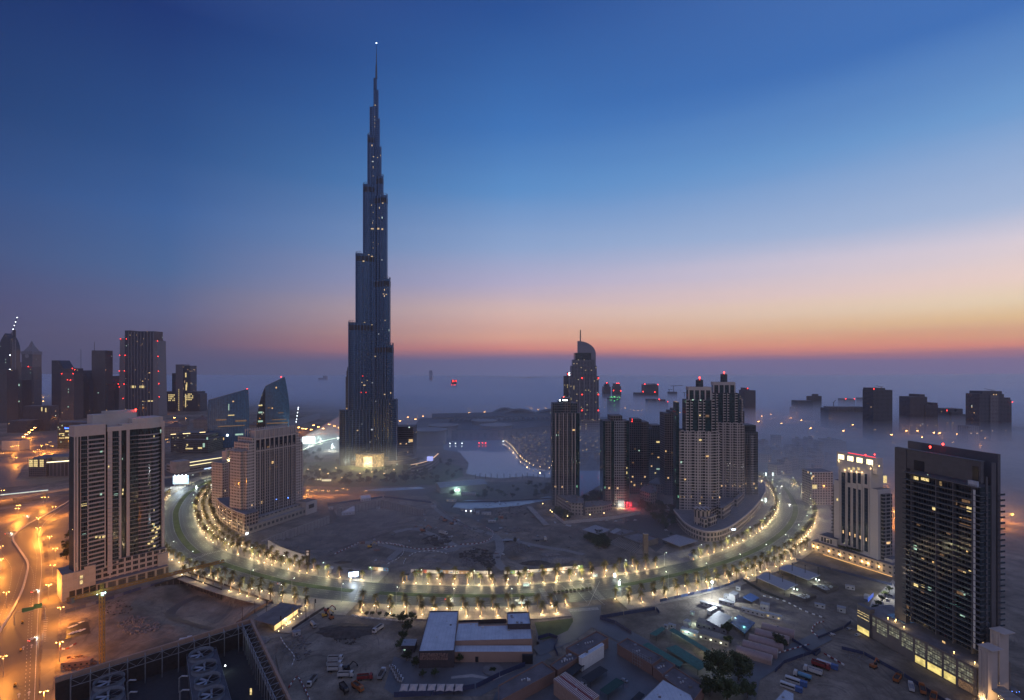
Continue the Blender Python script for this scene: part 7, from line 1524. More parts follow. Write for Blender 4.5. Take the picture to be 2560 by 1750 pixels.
for pts,w in (([(1082,1262),(1120,1292),(1180,1322),(1238,1340),(1250,1370),(1240,1400),(1262,1424)],9),([(985,1330),(1040,1322),(1100,1345),(1140,1372),(1060,1378),(1000,1374),(930,1356),(880,1368)],8),([(1240,1342),(1210,1356),(1150,1366),(1120,1375)],7),([(1000,1376),(975,1400),(950,1430)],8),([(1262,1345),(1330,1360),(1400,1372),(1460,1385)],7)): road_strip('haul_road',pts,w,M_haul)
road_strip('pit_road',[(500,1466),(455,1484),(428,1506),(432,1528),(470,1546),(540,1562),(590,1585),(650,1600)],7,M_asph2)
for a in ((1010,1395,9,5,1.8),(1075,1402,12,5,2.2),(1120,1412,7,4,1.6),(1290,1395,11,5,2.4),(1340,1408,16,6,2.8),(1380,1385,10,5,2.2),(1200,1310,6,3,1.4),(1300,1345,6,3,1.5),(860,1405,9,4,1.6),(800,1412,7,3,1.4),(1440,1405,9,4,1.8)): mound(*a,rs2.choice((M_rub,M_sand,M_soil)),'small spoil heap among the ruts of the building site')['group']='small spoil heaps of the building site'
for _ in range(70):
    px,py=rs2.uniform(930,1440),rs2.uniform(1285,1412); x,y,z=GP(px,py); t=tag(part('material_stack',MB().box(-rs2.uniform(1,3.5),rs2.uniform(1,3.5),-rs2.uniform(.5,1.4),rs2.uniform(.5,1.4),0,rs2.uniform(.4,1.5)),rs2.choice((M_conc,M_cab,M_concd,M_terra,M_tin))),'low stack of building material lying among the ruts of the site','stack','stacks of building material'); t.location=(x,y,z); t.rotation_euler.z=rs2.uniform(0,3)
# clubhouse
def flat_roof(px,label,pts,h,m,name='canopy_roof',cat='canopy',legs=True,th=.5,wallm=None):
    q=[P(x,y,h) for x,y in pts]; o=Vector((q[0].x,q[0].y,0)); t=thing(name,label,cat,o); pg=[(p.x-o.x,p.y-o.y) for p in q]
    ar=sum(pg[i][0]*pg[(i+1)%len(pg)][1]-pg[(i+1)%len(pg)][0]*pg[i][1] for i in range(len(pg)))
    if ar<0: pg.reverse()
    b=MB(); b.prism(pg,h-th,h,bottom=True); part('roof',b,m,t); cx=sum(p[0] for p in pg)/len(pg); cy_=sum(p[1] for p in pg)/len(pg)
    if legs:
        for p in pg:
            b=MB(); x,y=cx+(p[0]-cx)*.9,cy_+(p[1]-cy_)*.9; b.bar((x,y,-.2),(x,y,h-th),.25); part('post',b,M_black,t)
    if wallm:
        b=MB(); b.prism([(cx+(x-cx)*.985,cy_+(y-cy_)*.985) for x,y in pg],-.2,h-th,cap=False); part('wall',b,wallm,t)
    return t
M_croof=mat('canopy_grey',(.27,.27,.28),.6,var=.1,scale=.1)
t=flat_roof(0,'big square grey canopy of the clubhouse, left of the smaller one',[(1456,1324),(1488,1312),(1525,1324),(1497,1336)],8,M_croof); lamp('canopy_light',(14,-8,4),1500,(1,.7,.4),.5,t); flat_roof(0,'smaller grey canopy of the clubhouse, right of the big one',[(1524,1330),(1542,1320),(1554,1324),(1535,1334)],7,M_croof)
lowblock('clubhouse','low flat clubhouse wing behind the tall square pillar',[(1552,1352),(1598,1344),(1646,1358),(1600,1372)],5,M_concd); lowblock('clubhouse','low clubhouse block right of the grey canopies',[(1520,1345),(1560,1336),(1596,1342),(1552,1354)],6,M_concd)
t=thing('pergola','long timber pergola of slats beside the tall square pillar','pergola',P(1522,1372)); o=t.location; q=[P(*v)-o for v in ((1522,1368),(1548,1352),(1612,1372),(1590,1394))]
for k in range(16):
    f=k/15; a=q[0].lerp(q[3],f); c=q[1].lerp(q[2],f); b=MB(); b.bar((a.x,a.y,4),(c.x,c.y,4),.35,.6); part('slat',b,M_conc,t)
for p in q:
    b=MB(); b.bar((p.x,p.y,0),(p.x,p.y,3.8),.4); part('post',b,M_concd,t)
t=thing('square_pillar','tall square stone pillar standing by the boulevard near the clubhouse','pillar',P(1614,1396)); b=MB(); b.prism([(-2.3,-1.6),(2.3,-1.6),(2.3,2.4),(-2.3,2.4)],0,24,top=[(-2.2,-1.5),(2.2,-1.5),(2.2,2.3),(-2.2,2.3)]); part('shaft',b,facade('pillar_panels',(.17,.145,.13),(.13,.11,.10),4.6,3,(.03,.97),(.05,.95),0,grough=.7,gvar=.1),t); b=MB(); b.box(-2.4,2.4,-1.7,2.5,24,24.6); part('cap',b,M_conc,t)
for i in range(14):
    px,py=1664+rs2.uniform(-4,30)*(1-i/20),1262+i*7.2; car(px,py,rs2.uniform(0,3),'small parked car by the road left of the curved shopping podium',rs2.choice((M_cab,M_tin,M_black,M_cab)),group='cars left of the shopping podium',z=.02)
for i in range(6): car(1502+i*17+rs2.uniform(-4,4),1306-rs2.uniform(0,5),.2,'parked car on the lane below the pale garden wall',rs2.choice((M_cab,M_tin,M_cab)),group='cars below the garden wall',z=.02)
flat_roof(0,'flat grey parking roof between the clubhouse and the shopping podium',[(1655,1348),(1690,1336),(1745,1352),(1700,1366)],4,M_croof)
t=thing('foot_ramp','long grey ramp beside the site fence left of the garden wall','ramp',P(1322,1274)); o=t.location; a,c=P(1322,1272)-o,P(1366,1314)-o; b=MB(); b.bar((a.x,a.y,3),(c.x,c.y,.6),7,.8); part('deck',b,M_conc,t)
for k in range(7):
    p=a.lerp(c,k/6); b=MB(); b.bar((p.x-3.3,p.y,0),(p.x-3.3,p.y,4.6-k*.4),.3); part('rail_post',b,M_steel,t)
# ------------------------------------------------------------------ white roofed centre
def shed(name,label,cat,corners,h,wallm,roofm,par=.6,extra=None):
    q=[P(x,y,h) for x,y in corners]; o=Vector((q[0].x,q[0].y,0)); t=thing(name,label,cat,o); pg=[(p.x-o.x,p.y-o.y) for p in q]
    ar=sum(pg[i][0]*pg[(i+1)%len(pg)][1]-pg[(i+1)%len(pg)][0]*pg[i][1] for i in range(len(pg)))
    if ar<0: pg.reverse()
    cx=sum(p[0] for p in pg)/len(pg); cy_=sum(p[1] for p in pg)/len(pg)
    b=MB(); b.prism(pg,-.4,h-.02,cap=False); part('wall',b,wallm,t); b=MB(); b.prism([(cx+(x-cx)*.99,cy_+(y-cy_)*.99) for x,y in pg],h-.4,h); part('roof',b,roofm,t)
    if par:
        b=MB()
        for i in range(len(pg)): a,c=pg[i],pg[(i+1)%len(pg)]; b.bar((*a,h+par/2-.1),(*c,h+par/2-.1),.3,par)
        part('parapet',b,wallm if not isinstance(wallm,list) else wallm[0],t)
    xs=[p[0] for p in pg]; ys=[p[1] for p in pg]
    for _ in range(7):
        x,y=rs2.uniform(min(xs),max(xs)),rs2.uniform(min(ys),max(ys)); s=rs2.uniform(.35,1.0)
        if inside((x,y),[(cx+(a-cx)*.85,cy_+(c-cy_)*.85) for a,c in pg]): b=MB(); b.box(x-s,x+s,y-s*.6,y+s*.6,h,h+s*rs2.uniform(.6,1.4)); part('roof_unit',b,rs2.choice((M_tin,M_cab,M_concd)),t)
    return t,pg,o
M_wroof=NT('white_roof_sheet'); _v=M_wroof.obj(); _s=M_wroof.new('ShaderNodeSeparateXYZ'); M_wroof.l.new(_v,_s.inputs[0])
_f=M_wroof.math('FRACT',M_wroof.math('DIVIDE',_s.outputs[0],2.4)); _n=M_wroof.noise(.15,5,_v,.65)
M_wroof.put(M_wroof.mix(M_wroof.math('LESS_THAN',_f,.05),M_wroof.ramp(_n,[(.3,(.33,.37,.42)),(.55,(.43,.47,.52)),(.7,(.46,.50,.54))]),(.27,.30,.34)),M_wroof.b.inputs['Base Color']); M_wroof.b.inputs['Roughness'].default_value=.55; M_wroof=M_wroof.m
M_brn=mat('dark_brown_wall',(.055,.045,.05),.8); M_pink=mat('pinkish_wall',(.30,.20,.155),.85,var=.1,scale=.1)
t,pg,o=shed('sales_hall','white roofed hall set end on to the boulevard with a patchwork screen','building',[(1047,1630),(1135,1628),(1146,1529),(1074,1530)],10,M_brn,M_wroof,.7)
b=MB(); w=pg[1][0]-pg[0][0]
for i in range(16):
    for j in range(5):
        x=w*(.02+.8*i/16)+rs2.uniform(0,.5); z=5.2+j*.85; b.box(x,x+w*.8/16*rs2.uniform(.6,1),-.25-rs2.uniform(0,.15),.05,z,z+rs2.uniform(.4,.8),bottom=True)
part('screen',b,mat('patch_brown',(.22,.14,.115),.8,var=.6,scale=.9),t)
t,pg,o=shed('sales_wing','long white roofed wing with stepped pinkish front walls joining the hall','building',[(1137,1604),(1331,1599),(1326,1562),(1196,1565),(1195,1557),(1145,1559)],9,M_pink,M_wroof,.7)
x0=pg[0][0]; x1=max(p[0] for p in pg[:2]); y0=min(p[1] for p in pg)
b=MB(); b.box(x0+.2,x1-.4,y0-7.5,y0-.1,-.3,6.4); part('lower_wall',b,M_pink,t); b=MB(); b.box(x0+.5,x1-.7,y0-7.2,y0-.15,6.38,6.55); part('lower_roof',b,M_wroof,t); b=MB(); b.box(x1-7,x1-.2,y0-9.5,y0-7.6,-.3,5.4); part('entrance',b,M_black,t); b=MB(); b.box(x0+14,x0+16,y0-7.7,y0-7.45,0,3.4); part('door',b,M_black,t)
shed('sales_block','small white roofed block at the right rear corner of the long wing','building',[(1269,1563),(1326,1562),(1322,1532),(1268,1534)],12,M_brn,M_wroof,.9)
cabin(1020,1630,'small glass pavilion with a lit panel left of the white roofed hall',9,8,4.5,0,M_brn,M_tin,M_cool,'pavilion','glass_pavilion')
fence('boundary_wall',[(1146,1560),(1270,1556)],3,M_brn,'dark wall between the hall and the small rear block','wall')
barrier_line([(880,1538),(920,1545),(980,1550),(1015,1554)],'white railing barrier along the outer pavement left of the white roofed centre',M_cab)
for i in range(7):
    q=P(1008+i*23,1738); t=thing('shade_sail','pale pointed shade sail in the row of seven at the bottom of the court','shade sail',(q.x,q.y,-.2),0,'row of shade sails'); b=MB(); c=Vector((0,2.6,4.6)); e=[(-2.4,0,2.4),(2.4,0,2.4),(2.5,5.4,3.4),(-2.3,5.4,3.4)]; 
    for k in range(4):
        a,d=Vector(e[k]),Vector(e[(k+1)%4]); m=(a+d)/2*.86+c*.14; b.face([a,m,c]); b.face([m,d,c])
    part('fabric',b,mat('sail_cloth',(.40,.35,.33),.8,var=.1),t)
    for x,y,z in e:
        b=MB(); b.cyl(x,y,0,z,.07,n=6); part('pole',b,M_black,t)
for i in range(17):
    px=976+(i//3)*4.2+rs2.uniform(-1,1)+(i%3)*5; py=1668+i*2.3; cabin(px,py,'pale stacked pallet in the curved pile at the edge of the paved court',1.9,1.6,.9,rs2.uniform(-.3,.3),M_cab,M_cab,None,'pallet','pallet_stack',group='curved pile of pallets')
t=thing('round_bed','round paved circle with a small planted bed in the paved court','planting bed',P(1232,1674)); b=MB(); b.cyl(0,0,-.1,.06,6.5,n=32); b.cyl(0,0,.05,.12,6,n=32); part('paving_ring',b,M_concd,t); b=MB()
for _ in range(50): a=rs2.uniform(0,6.3); r=rs2.uniform(0,2); b.obox(r*cos(a),r*sin(a),.4,.7,.5,.4,a)
part('bush',b,M_leaf2,t)
fence('court_fence',[(1345,1598),(1372,1590),(1395,1598),(1385,1620),(1395,1640)],2.6,M_navy,'navy fence curving up the right side of the paved court'); fence('court_fence',[(985,1742),(1080,1738),(1190,1720),(1250,1690),(1315,1664)],3,M_navy,'long navy fence along the bottom of the paved court')
sheet('court_path',[(1128,1690),(1180,1684),(1230,1694),(1290,1668),(1296,1672),(1235,1700),(1180,1692),(1128,1696)],M_conc,-.19)
# ------------------------------------------------------------------ terracotta service buildings at the bottom
M_shroof=mat('shed_roof_felt',(.105,.095,.10),.9,var=.35,scale=.15)
def ac(t,x,y,z,k=3):
    for i in range(k):
        b=MB(); b.box(x+i*1.7,x+i*1.7+.8,y+i*.8,y+i*.8+.8,z,z+.8); part('air_unit',b,M_cab,t)
def terr(label,c,h,k=3,fx=.5):
    t,pg,o=shed('service_building',label,'building',c,h,M_terra,M_shroof,.8); cx=sum(p[0] for p in pg)/len(pg); cy_=sum(p[1] for p in pg)/len(pg); ac(t,cx-2,cy_-1,h,k); return t,pg
terr('terracotta flat roofed building with a pale corner, upper one of the service yard',[(1415,1622),(1491,1580),(1521,1596),(1447,1640)],6,4); terr('low terracotta link building between the two larger terracotta roofs',[(1376,1664),(1426,1631),(1447,1644),(1394,1678)],5,5); t,pg=terr('long dark roofed terracotta building at the bottom edge left of the white lattice roof',[(1246,1716),(1355,1656),(1388,1680),(1246,1756)],6,3)
terr('terracotta building right of the service yard with a steel lattice front',[(1543,1612),(1568,1597),(1657,1644),(1630,1664)],6,2); terr('terracotta building at the lower right of the service yard with white doors',[(1632,1668),(1660,1648),(1688,1664),(1656,1688)],5.5,2); terr('terracotta shed with white doors below the lattice fronted one',[(1656,1692),(1684,1668),(1760,1718),(1735,1752)],5.5,2)
t,pg,o=shed('white_annex','long narrow white flat building across the service yard','building',[(1447,1641),(1505,1607),(1510,1612),(1455,1646)],8,M_white,M_wroof,.2)
t,pg,o=shed('lattice_roof_building','salmon building under a white lattice of roof beams at the bottom edge','building',[(1384,1701),(1415,1682),(1498,1740),(1466,1764)],8,mat('salmon_wall',(.30,.20,.155),.8),M_red_p,.6)
a,bb,c,d=[Vector((*p,8.6)) for p in pg]
L=sorted(((a-d).length,(bb-a).length)); 
for f in [i/26 for i in range(27)]:
    p,q=(a.lerp(bb,f),d.lerp(c,f)) if (bb-a).length>(d-a).length else (a.lerp(d,f),bb.lerp(c,f))
    for u,v in ((.03,.42),(.56,.97)): b=MB(); b.bar(p.lerp(q,u),p.lerp(q,v),.22); part('roof_beam',b,M_white,t)
shed('grey_shed','pale grey flat roof at the bottom edge right of the service yard','building',[(1600,1756),(1658,1700),(1726,1738),(1740,1766)],7,M_conc,M_wroof,.2); shed('grey_shed','pale roofed hut at the bottom edge beside the dark side street','building',[(1930,1760),(1962,1724),(1984,1734),(1984,1762)],6,M_conc,M_wroof,.2)
M_dkc=mat('black_shade',(.018,.02,.024),.8); M_grc=mat('green_shade',(.014,.05,.04),.8)
flat_roof(0,'black shade canopy beside the terracotta link building',[(1405,1684),(1442,1657),(1462,1664),(1424,1694)],3.4,M_dkc,'shade_canopy',th=.15); flat_roof(0,'black shade canopy in the middle of the service yard',[(1454,1693),(1500,1664),(1520,1675),(1475,1706)],3.4,M_dkc,'shade_canopy',th=.15); flat_roof(0,'dark green shade canopy in the service yard',[(1499,1724),(1541,1694),(1561,1706),(1519,1737)],3.4,M_grc,'shade_canopy',th=.15); flat_roof(0,'black shade canopy at the bottom edge beside the grey roof',[(1566,1760),(1598,1728),(1612,1736),(1590,1764)],3.4,M_dkc,'shade_canopy',th=.15)
for lb,c in (('long green net roof along the back of the terracotta sheds',[(1606,1612),(1620,1606),(1708,1656),(1700,1668)]),('broad green net roof beside the big dark trees',[(1664,1620),(1690,1612),(1772,1662),(1748,1676)]),('green net roof at the upper end of the net yard',[(1624,1584),(1655,1566),(1664,1572),(1640,1590)]),('narrow green net roof nearest the lit site office',[(1672,1575),(1684,1570),(1800,1640),(1790,1646)])): flat_roof(0,lb,c,3.6,M_green,'net_roof','shade net',th=.08)
t=thing('steel_lattice','tall open steel lattice wall in front of a terracotta shed','lattice',P(1581,1660)); o=t.location; a,c=Vector((0,0,0)),P(1626,1684)-o; b=MB()
for k in range(8): p=a.lerp(c,k/7); b.bar((p.x,p.y,0),(p.x,p.y,9.5),.18)
for z in (2,4,6,8,9.4): b.bar((0,0,z),(c.x,c.y,z),.14)
part('frame',b,M_tin,t)
car(1458,1712,-.6,'white car parked in the service yard between two black canopies',M_cab,z=-.2); car(1561,1702,-.7,'dark cart beside the green canopy of the service yard',M_tin,z=-.2)
# ------------------------------------------------------------------ site camp right of the side street
M_barrel=mat('barrel_roof_pink',(.27,.195,.18),.8,var=.18,scale=.2)
for i in range(5):
    a=P(1842+i*15.5,1632-i*15); t=thing('barrel_shed','pinkish barrel roofed shed, %s of the row of five'%('nearest','second','middle','fourth','farthest')[i],'shed',(a.x,a.y,-.3),radians(-38),'barrel roofed sheds'); b=MB(); W_,L_=7.6,21; n=10
    pr=[(-W_/2,0)]+[(-W_/2*cos(pi*k/n),2.6+2.2*sin(pi*k/n)) for k in range(n+1)]+[(W_/2,0)]
    for k in range(len(pr)-1): b.face([(0,pr[k+1][0],pr[k+1][1]),(0,pr[k][0],pr[k][1]),(L_,pr[k][0],pr[k][1]),(L_,pr[k+1][0],pr[k+1][1])][::-1])
    part('roof',b,M_barrel,t,smooth=False); b=MB(); b.face([(L_,y,z) for y,z in pr]); b.face([(0,y,z) for y,z in reversed(pr)]); part('end_wall',b,M_beige2,t); b=MB(); b.box(L_-.05,L_+.1,-1.6,1.6,0,3); part('door',b,M_tin,t); b=MB(); b.box(L_*.5-.5,L_*.5+.5,-.4,.4,4.7,5.3); part('vent',b,M_tin,t)
    t.rotation_euler.z=radians(-33)
R_=-.62
for a in ((1776,1518,'long white cabin at the top of the site camp under the floodlight',16,3,3,R_,None),(1785,1532,'white cabin crossing the middle of the site camp',10,3,3,.75,None),(1843,1502,'two storey white cabin at the top of the site camp',7,5,5.6,.7,None),(1822,1498,'low white cabin beside the two storey one',8,4,2.8,R_,None),(1815,1513,'dark roofed cabin row below the two storey cabin',11,4,2.8,R_,None),(1911,1524,'pale roofed hut at the right end of the site camp',6,4.5,4.4,R_,None),(1933,1545,'white cabin with lit windows above the barrel roofed sheds',11,3.2,3,R_,M_yel),(1882,1534,'long reddish cabin behind the barrel roofed sheds',16,3,3,R_,None),(1722,1588,'two joined white cabins at the left of the site camp',12,5,2.8,R_,M_warm),(1724,1566,'small white hut lit green at the left of the site camp',4.5,3.5,3.6,.7,M_cool),(1730,1538,'tiny lit guard hut in the ringed plot of the site camp',3,2.4,2.4,R_,M_cool),(1845,1476,'small red roofed hut at the fence above the site camp',3.5,3,3,R_,None),(1679,1570,'white tank cabin beside the green nets',5,2.4,2.4,R_,None),(1664,1571,'small white box beside the green nets',2.5,2,2.4,R_,None),(2103,1530,'pale hut on the lane right of the barrel roofed sheds',5.5,4,3.6,R_,None),(2172,1496,'small lit gatehouse at the corner of the lit forecourt',5,3,2.6,.8,M_cool),(2050,1520,'white generator trailer below the lit awnings',7,2.6,2.8,-.5,None),(2126,1474,'pale box trailer on the empty lot left of the dark slab',6.5,3,3,-.4,None)): cabin(a[0],a[1],a[2],*a[3:7],None,None,a[7])
cabin(1783,1606,'flat roofed site office with two brightly lit shopfronts',20,8,3.6,R_,M_conc,M_concd,litglass('office_bright',(.95,1,.7),2.6,.8,.4),'site office','site_office'); cabin(1792,1578,'dark roofed office behind the lit site office',13,6,3.4,R_,M_tin,M_concd,M_cool,'site office','site_office'); cabin(1760,1572,'dark roofed store left of the lit site office',11,8,3.4,R_,M_tin,M_concd,None,'store','site_store')
flat_roof(0,'broad grey tin roof in the middle of the site camp',[(1766,1550),(1796,1526),(1830,1542),(1800,1568)],4,M_tin,'tin_roof','shed',wallm=M_tin); flat_roof(0,'bright blue tarpaulin roof in the site camp',[(1858,1492),(1876,1482),(1898,1494),(1880,1504)],4,M_blue,'tarp_roof','shed'); flat_roof(0,'low blue sheeted roof patched with pale boards in the site camp',[(1826,1556),(1846,1536),(1888,1556),(1862,1584)],3,mat('blue_sheets',(.045,.075,.16),.7,var=.6,scale=.4),'tarp_roof','shed')
for px,py,h,pw,col,lb in ((1780,1496,13,42000,(.85,.95,1),'glaring white floodlight mast above the site camp'),):
    t=thing('floodlight',lb,'lamp',P(px,py)); b=MB(); b.cyl(0,0,0,h,.14); part('post',b,M_steel,t); b=MB(); b.ball(0,0,h+.4,.9); part('head',b,glow('flood_cold',(.85,.95,1),16),t); lamp('flood_lamp',(.6,-1.2,h),pw,col,.6,t)
for px,py,pw,col in ((1733,1550,1600,(.75,1,.85)),(1716,1578,1500,(.7,1,.8)),(1860,1566,900,(.3,1,.7)),(1770,1620,1400,(1,.95,.6)),(1808,1636,1100,(1,.95,.6)),(1930,1556,800,(1,.9,.6)),(1838,1544,500,(.7,1,.8))): lamp('camp_light',P(px,py,3.2),pw,col,.4)
fence('camp_fence',[(1650,1505),(1720,1490),(1800,1472),(1858,1450)],2.6,M_navy,'navy panel fence along the pavement above the site camp',panels=[M_navy,mat('fence_grey',(.12,.13,.17),.7),M_navy,M_blue]); fence('camp_fence',[(1858,1452),(1905,1480),(1960,1505)],2.4,M_black,'dark fence between the site camp and the lit awnings'); fence('camp_fence',[(1500,1546),(1560,1536),(1640,1524),(1648,1534)],2.6,M_navy,'navy fence round the excavation beside the crossing'); fence('camp_fence',[(1500,1548),(1540,1560),(1580,1586)],2.6,M_navy,'navy fence running down beside the side street'); fence('lot_fence',[(1980,1600),(2040,1640),(2052,1628)],2.2,M_navy,'navy fence by the bus lot entrance'); fence('lot_fence',[(2045,1596),(2110,1570),(2128,1556)],2.2,M_navy,'navy fence of the small plot by the lane'); fence('lot_fence',[(1938,1680),(1960,1658),(2010,1640),(2052,1626)],2.2,M_navy,'navy fence behind the parked buses'); fence('lot_fence',[(2104,1622),(2160,1636),(2260,1690),(2400,1780)],2.2,M_navy,'navy fence below the lit car park'); fence('lot_fence',[(1990,1400),(2080,1425),(2235,1465),(2246,1478)],2.2,M_navy,'navy fence along the foot of the hotel podium')
barrier_line([(1905,1650),(1950,1632),(2020,1612)],'red and white barrier along the side street by the barrel roofed sheds'); barrier_line([(2045,1592),(2030,1576),(2040,1562),(2056,1554)],'red and white barrier round the small plot by the lane'); barrier_line([(2060,1634),(2085,1648),(2105,1660)],'red and white barrier beside the parked buses'); barrier_line([(1900,1490),(1960,1505),(2010,1528),(2060,1545)],'dark kerb barrier along the lane below the lit awnings',M_concd)
# two long awnings with lit ends
for lb,c,(lx,ly) in (('long grey awning on tall black poles, nearer of the two lit ones',[(1888,1442),(1914,1431),(1995,1461),(1964,1475)],(1985,1482)),('long grey awning on tall black poles, farther of the two lit ones',[(1944,1420),(1970,1410),(2051,1437),(2021,1450)],(2040,1458))):
    t=flat_roof(0,lb,c,5,M_croof,'awning','awning'); o=t.location; 
    for k in range(4):
        x,y=c[0][0]+(c[2][0]-c[0][0])*k/3.3+4,c[0][1]+(c[2][1]-c[0][1])*k/3.3-2; p=P(x,y+18)-o; b=MB(); b.cyl(p.x,p.y,0,12,.28,n=6); b.obox(p.x,p.y,11.6,.9,.6,.9); part('pole',b,M_black,t)
    lamp('awning_light',(*P(lx,ly)[:2],2.5),1700,(.85,1,.9),.4); q=P(lx,ly)-o; b=MB(); b.ball(q.x,q.y,3.4,.45); b.ball(q.x+2,q.y-1,3.2,.4); part('lamp_globe',b,glow('awning_globe',(.8,1,.9),9),t)
    fence('awning_wall',[(lx-10,ly+8),(lx+28,ly+26),(lx+56,ly+14),(lx+20,ly-2)],2.6,M_brn,'dark wall round the yard at the lit end of the %s awning'%('nearer' if lx<2000 else 'farther'),'wall')
    heap('rubble',lx+2,lx+40,ly+2,ly+16,40,M_cab,'pale stacked goods in the yard of the %s awning'%('nearer' if lx<2000 else 'farther'),.5,1.6)
# buses and lorries in the lot
bus(2068,1666,-.72,'white and blue bus, uppermost of the parked buses',M_cab,M_blue); bus(1990,1708,-.66,'white and blue bus, middle one of the parked buses',M_cab,M_blue); bus(1978,1722,-.66,'white bus with orange marks, lowest of the parked buses',M_cab,M_blue)
truck(2052,1668,-.72,'dark red lorry beside the uppermost bus','dump',M_red_p,M_red_p,1.2); truck(2032,1682,2.45,'white lorry with an open bed among the parked buses','dump',M_cab,M_cab,1.2,M_tin); truck(2006,1694,2.45,'pale blue tanker lorry among the parked buses','tank',M_cab,mat('tank_blue',(.08,.22,.33),.4),1.15)
car(2080,1586,.2,'small white hatchback parked on the lane by the small plot',M_cab); car(2122,1573,.5,'dark car by the fence of the small plot',M_tin); car(2145,1588,.4,'white car in the dark corner left of the lit car park',M_cab)
for a in ((2204,1508,.9,'bright white car in the lit forecourt',M_cab),(2228,1490,.9,'dark car in the lit forecourt',M_tin),(2168,1522,-.5,'silver car at the dark end of the lit forecourt',M_tin),(2218,1500,.9,'grey car between the two in the lit forecourt',M_tin)): car(*a,z=.02)
lamp('forecourt_light',(*P(2206,1494)[:2],7),5200,(1,.97,.8),.6); lamp('forecourt_light',(*P(2226,1470)[:2],7),3800,(.9,.97,1),.6)
sheet('forecourt',[(2180,1500),(2232,1448),(2244,1460),(2244,1530),(2200,1540),(2168,1530)],M_conc,-.2); t=fence('blue_sign',[(2170,1504),(2184,1490)],3.2,glow('sign_blue',(.05,.12,.6),.9),'blue lit sign panel beside the gatehouse','sign')
truck(2278,1722,1.0,'white pickup truck below the lit car park','dump',M_cab,M_cab,1.0,M_tin); truck(2306,1728,1.0,'orange tipper truck below the lit car park, upper one','dump',M_org,M_org,1.1); truck(2334,1748,.8,'orange tipper truck at the bottom edge below the lit car park','dump',M_org,M_org,1.1); truck(2244,1700,.7,'black truck with an orange bed below the lit car park','dump',M_black,M_org,1.1); digger(2184,1668,.5,'orange excavator by the navy fence left of the lit car park',M_org,1.1); car(2368,1752,.5,'pale car at the bottom edge below the lit car park',M_cab)
t=thing('fountain','round dark fountain ringed with small blue lamps on the right forecourt','fountain',P(2528,1722)); b=MB(); b.cyl(0,0,-.2,.5,2.8,n=24); part('basin',b,M_concd,t)
for k in range(6):
    b=MB(); a=2.4+k*.55; b.ball(3.6*cos(a),3.6*sin(a),.3,.18,6,4); part('blue_lamp',b,MC['blue_lamp'],t)
lamp('forecourt_light',(*P(2500,1715)[:2],6),3600,(1,.62,.28),.5)
# ------------------------------------------------------------------ dug ground and cooling plant at the lower left
t=flat_roof(0,'dark flat roofed sales pavilion glowing along one open side',[(634,1549),(704,1505),(755,1514),(686,1563)],5,M_concd,'sales_pavilion','pavilion',True,.5); o=t.location; q=[P(*v,0)-o for v in ((646,1566),(700,1530),(745,1534),(690,1574))]
a,c=P(691,1578)-o,P(748,1534)-o; n=Vector((-(c-a).y,(c-a).x,0)).normalized()*1.5; b=MB(); b.bar((a+n)+Vector((0,0,2.2)),(c+n)+Vector((0,0,2.2)),.3,4.0); part('lit_wall',b,glow('pavilion_amber',(1,.66,.26),1.5),t); lamp('pavilion_light',(*((a+c)/2)[:2],2),2600,(1,.74,.36),.4,t)
for k in range(7):
    p=a.lerp(c,k/6)-n*1.2; b=MB(); b.ball(p.x,p.y,.3,.22,6,4); part('floor_lamp',b,M_lens,t)
for i,(px,py) in enumerate(((606,1550),(637,1533),(666,1529),(695,1507),(703,1572),(733,1551),(765,1553),(762,1530),(787,1528),(675,1500))):
    t=thing('flag_pole','tall black flag pole round the sales pavilion','flag pole',P(px,py),rs2.uniform(0,3),'flag poles round the sales pavilion'); b=MB(); b.cyl(0,0,0,9.5,.22,.14,6); part('post',b,M_black,t); b=MB(); b.prism([(0,-.08),(.9,-.08),(.9,.08),(0,.08)],6.2,9.4,bottom=True); part('furled_flag',b,M_black,t)
fence('pavilion_wall',[(590,1560),(640,1528),(683,1504)],2.6,M_terra,'rust coloured wall left of the sales pavilion','wall'); fence('pavilion_wall',[(730,1575),(775,1545),(812,1522)],2.4,M_brn,'dark wall right of the sales pavilion','wall'); sheet('pavilion_terrace',[(640,1536),(684,1508),(812,1524),(726,1582),(690,1580)],M_pave,-.1)
fence('site_hoarding',[(163,1532),(190,1524),(240,1510),(330,1480),(420,1452),(470,1438)],2.6,M_navy,'long navy hoarding below the podium of the beige tower',panels=[M_navy,M_navy,mat('fence_grey2',(.10,.11,.16),.7)]); fence('site_hoarding',[(470,1434),(560,1464),(688,1512)],2.2,M_brn,'dark hoarding between the outer pavement and the small pit')
t=thing('panel_stack','eight white panels lying on a dark patch beside the orange road','panels',P(198,1570)); o=t.location
for i,(px,py) in enumerate(((178,1568),(185,1566),(204,1556),(212,1553),(178,1584),(186,1582),(196,1579),(205,1577))):
    p=P(px,py)-o; b=MB(); b.obox(p.x,p.y,.5,1.9,4.2,.15,-.25); part('panel',b,M_white,t)
b=MB(); c_=[P(*v)-o for v in ((163,1598),(172,1560),(218,1545),(226,1582))]; b.face([(p.x,p.y,.1) for p in c_]); part('base_sheet',b,M_black,t)
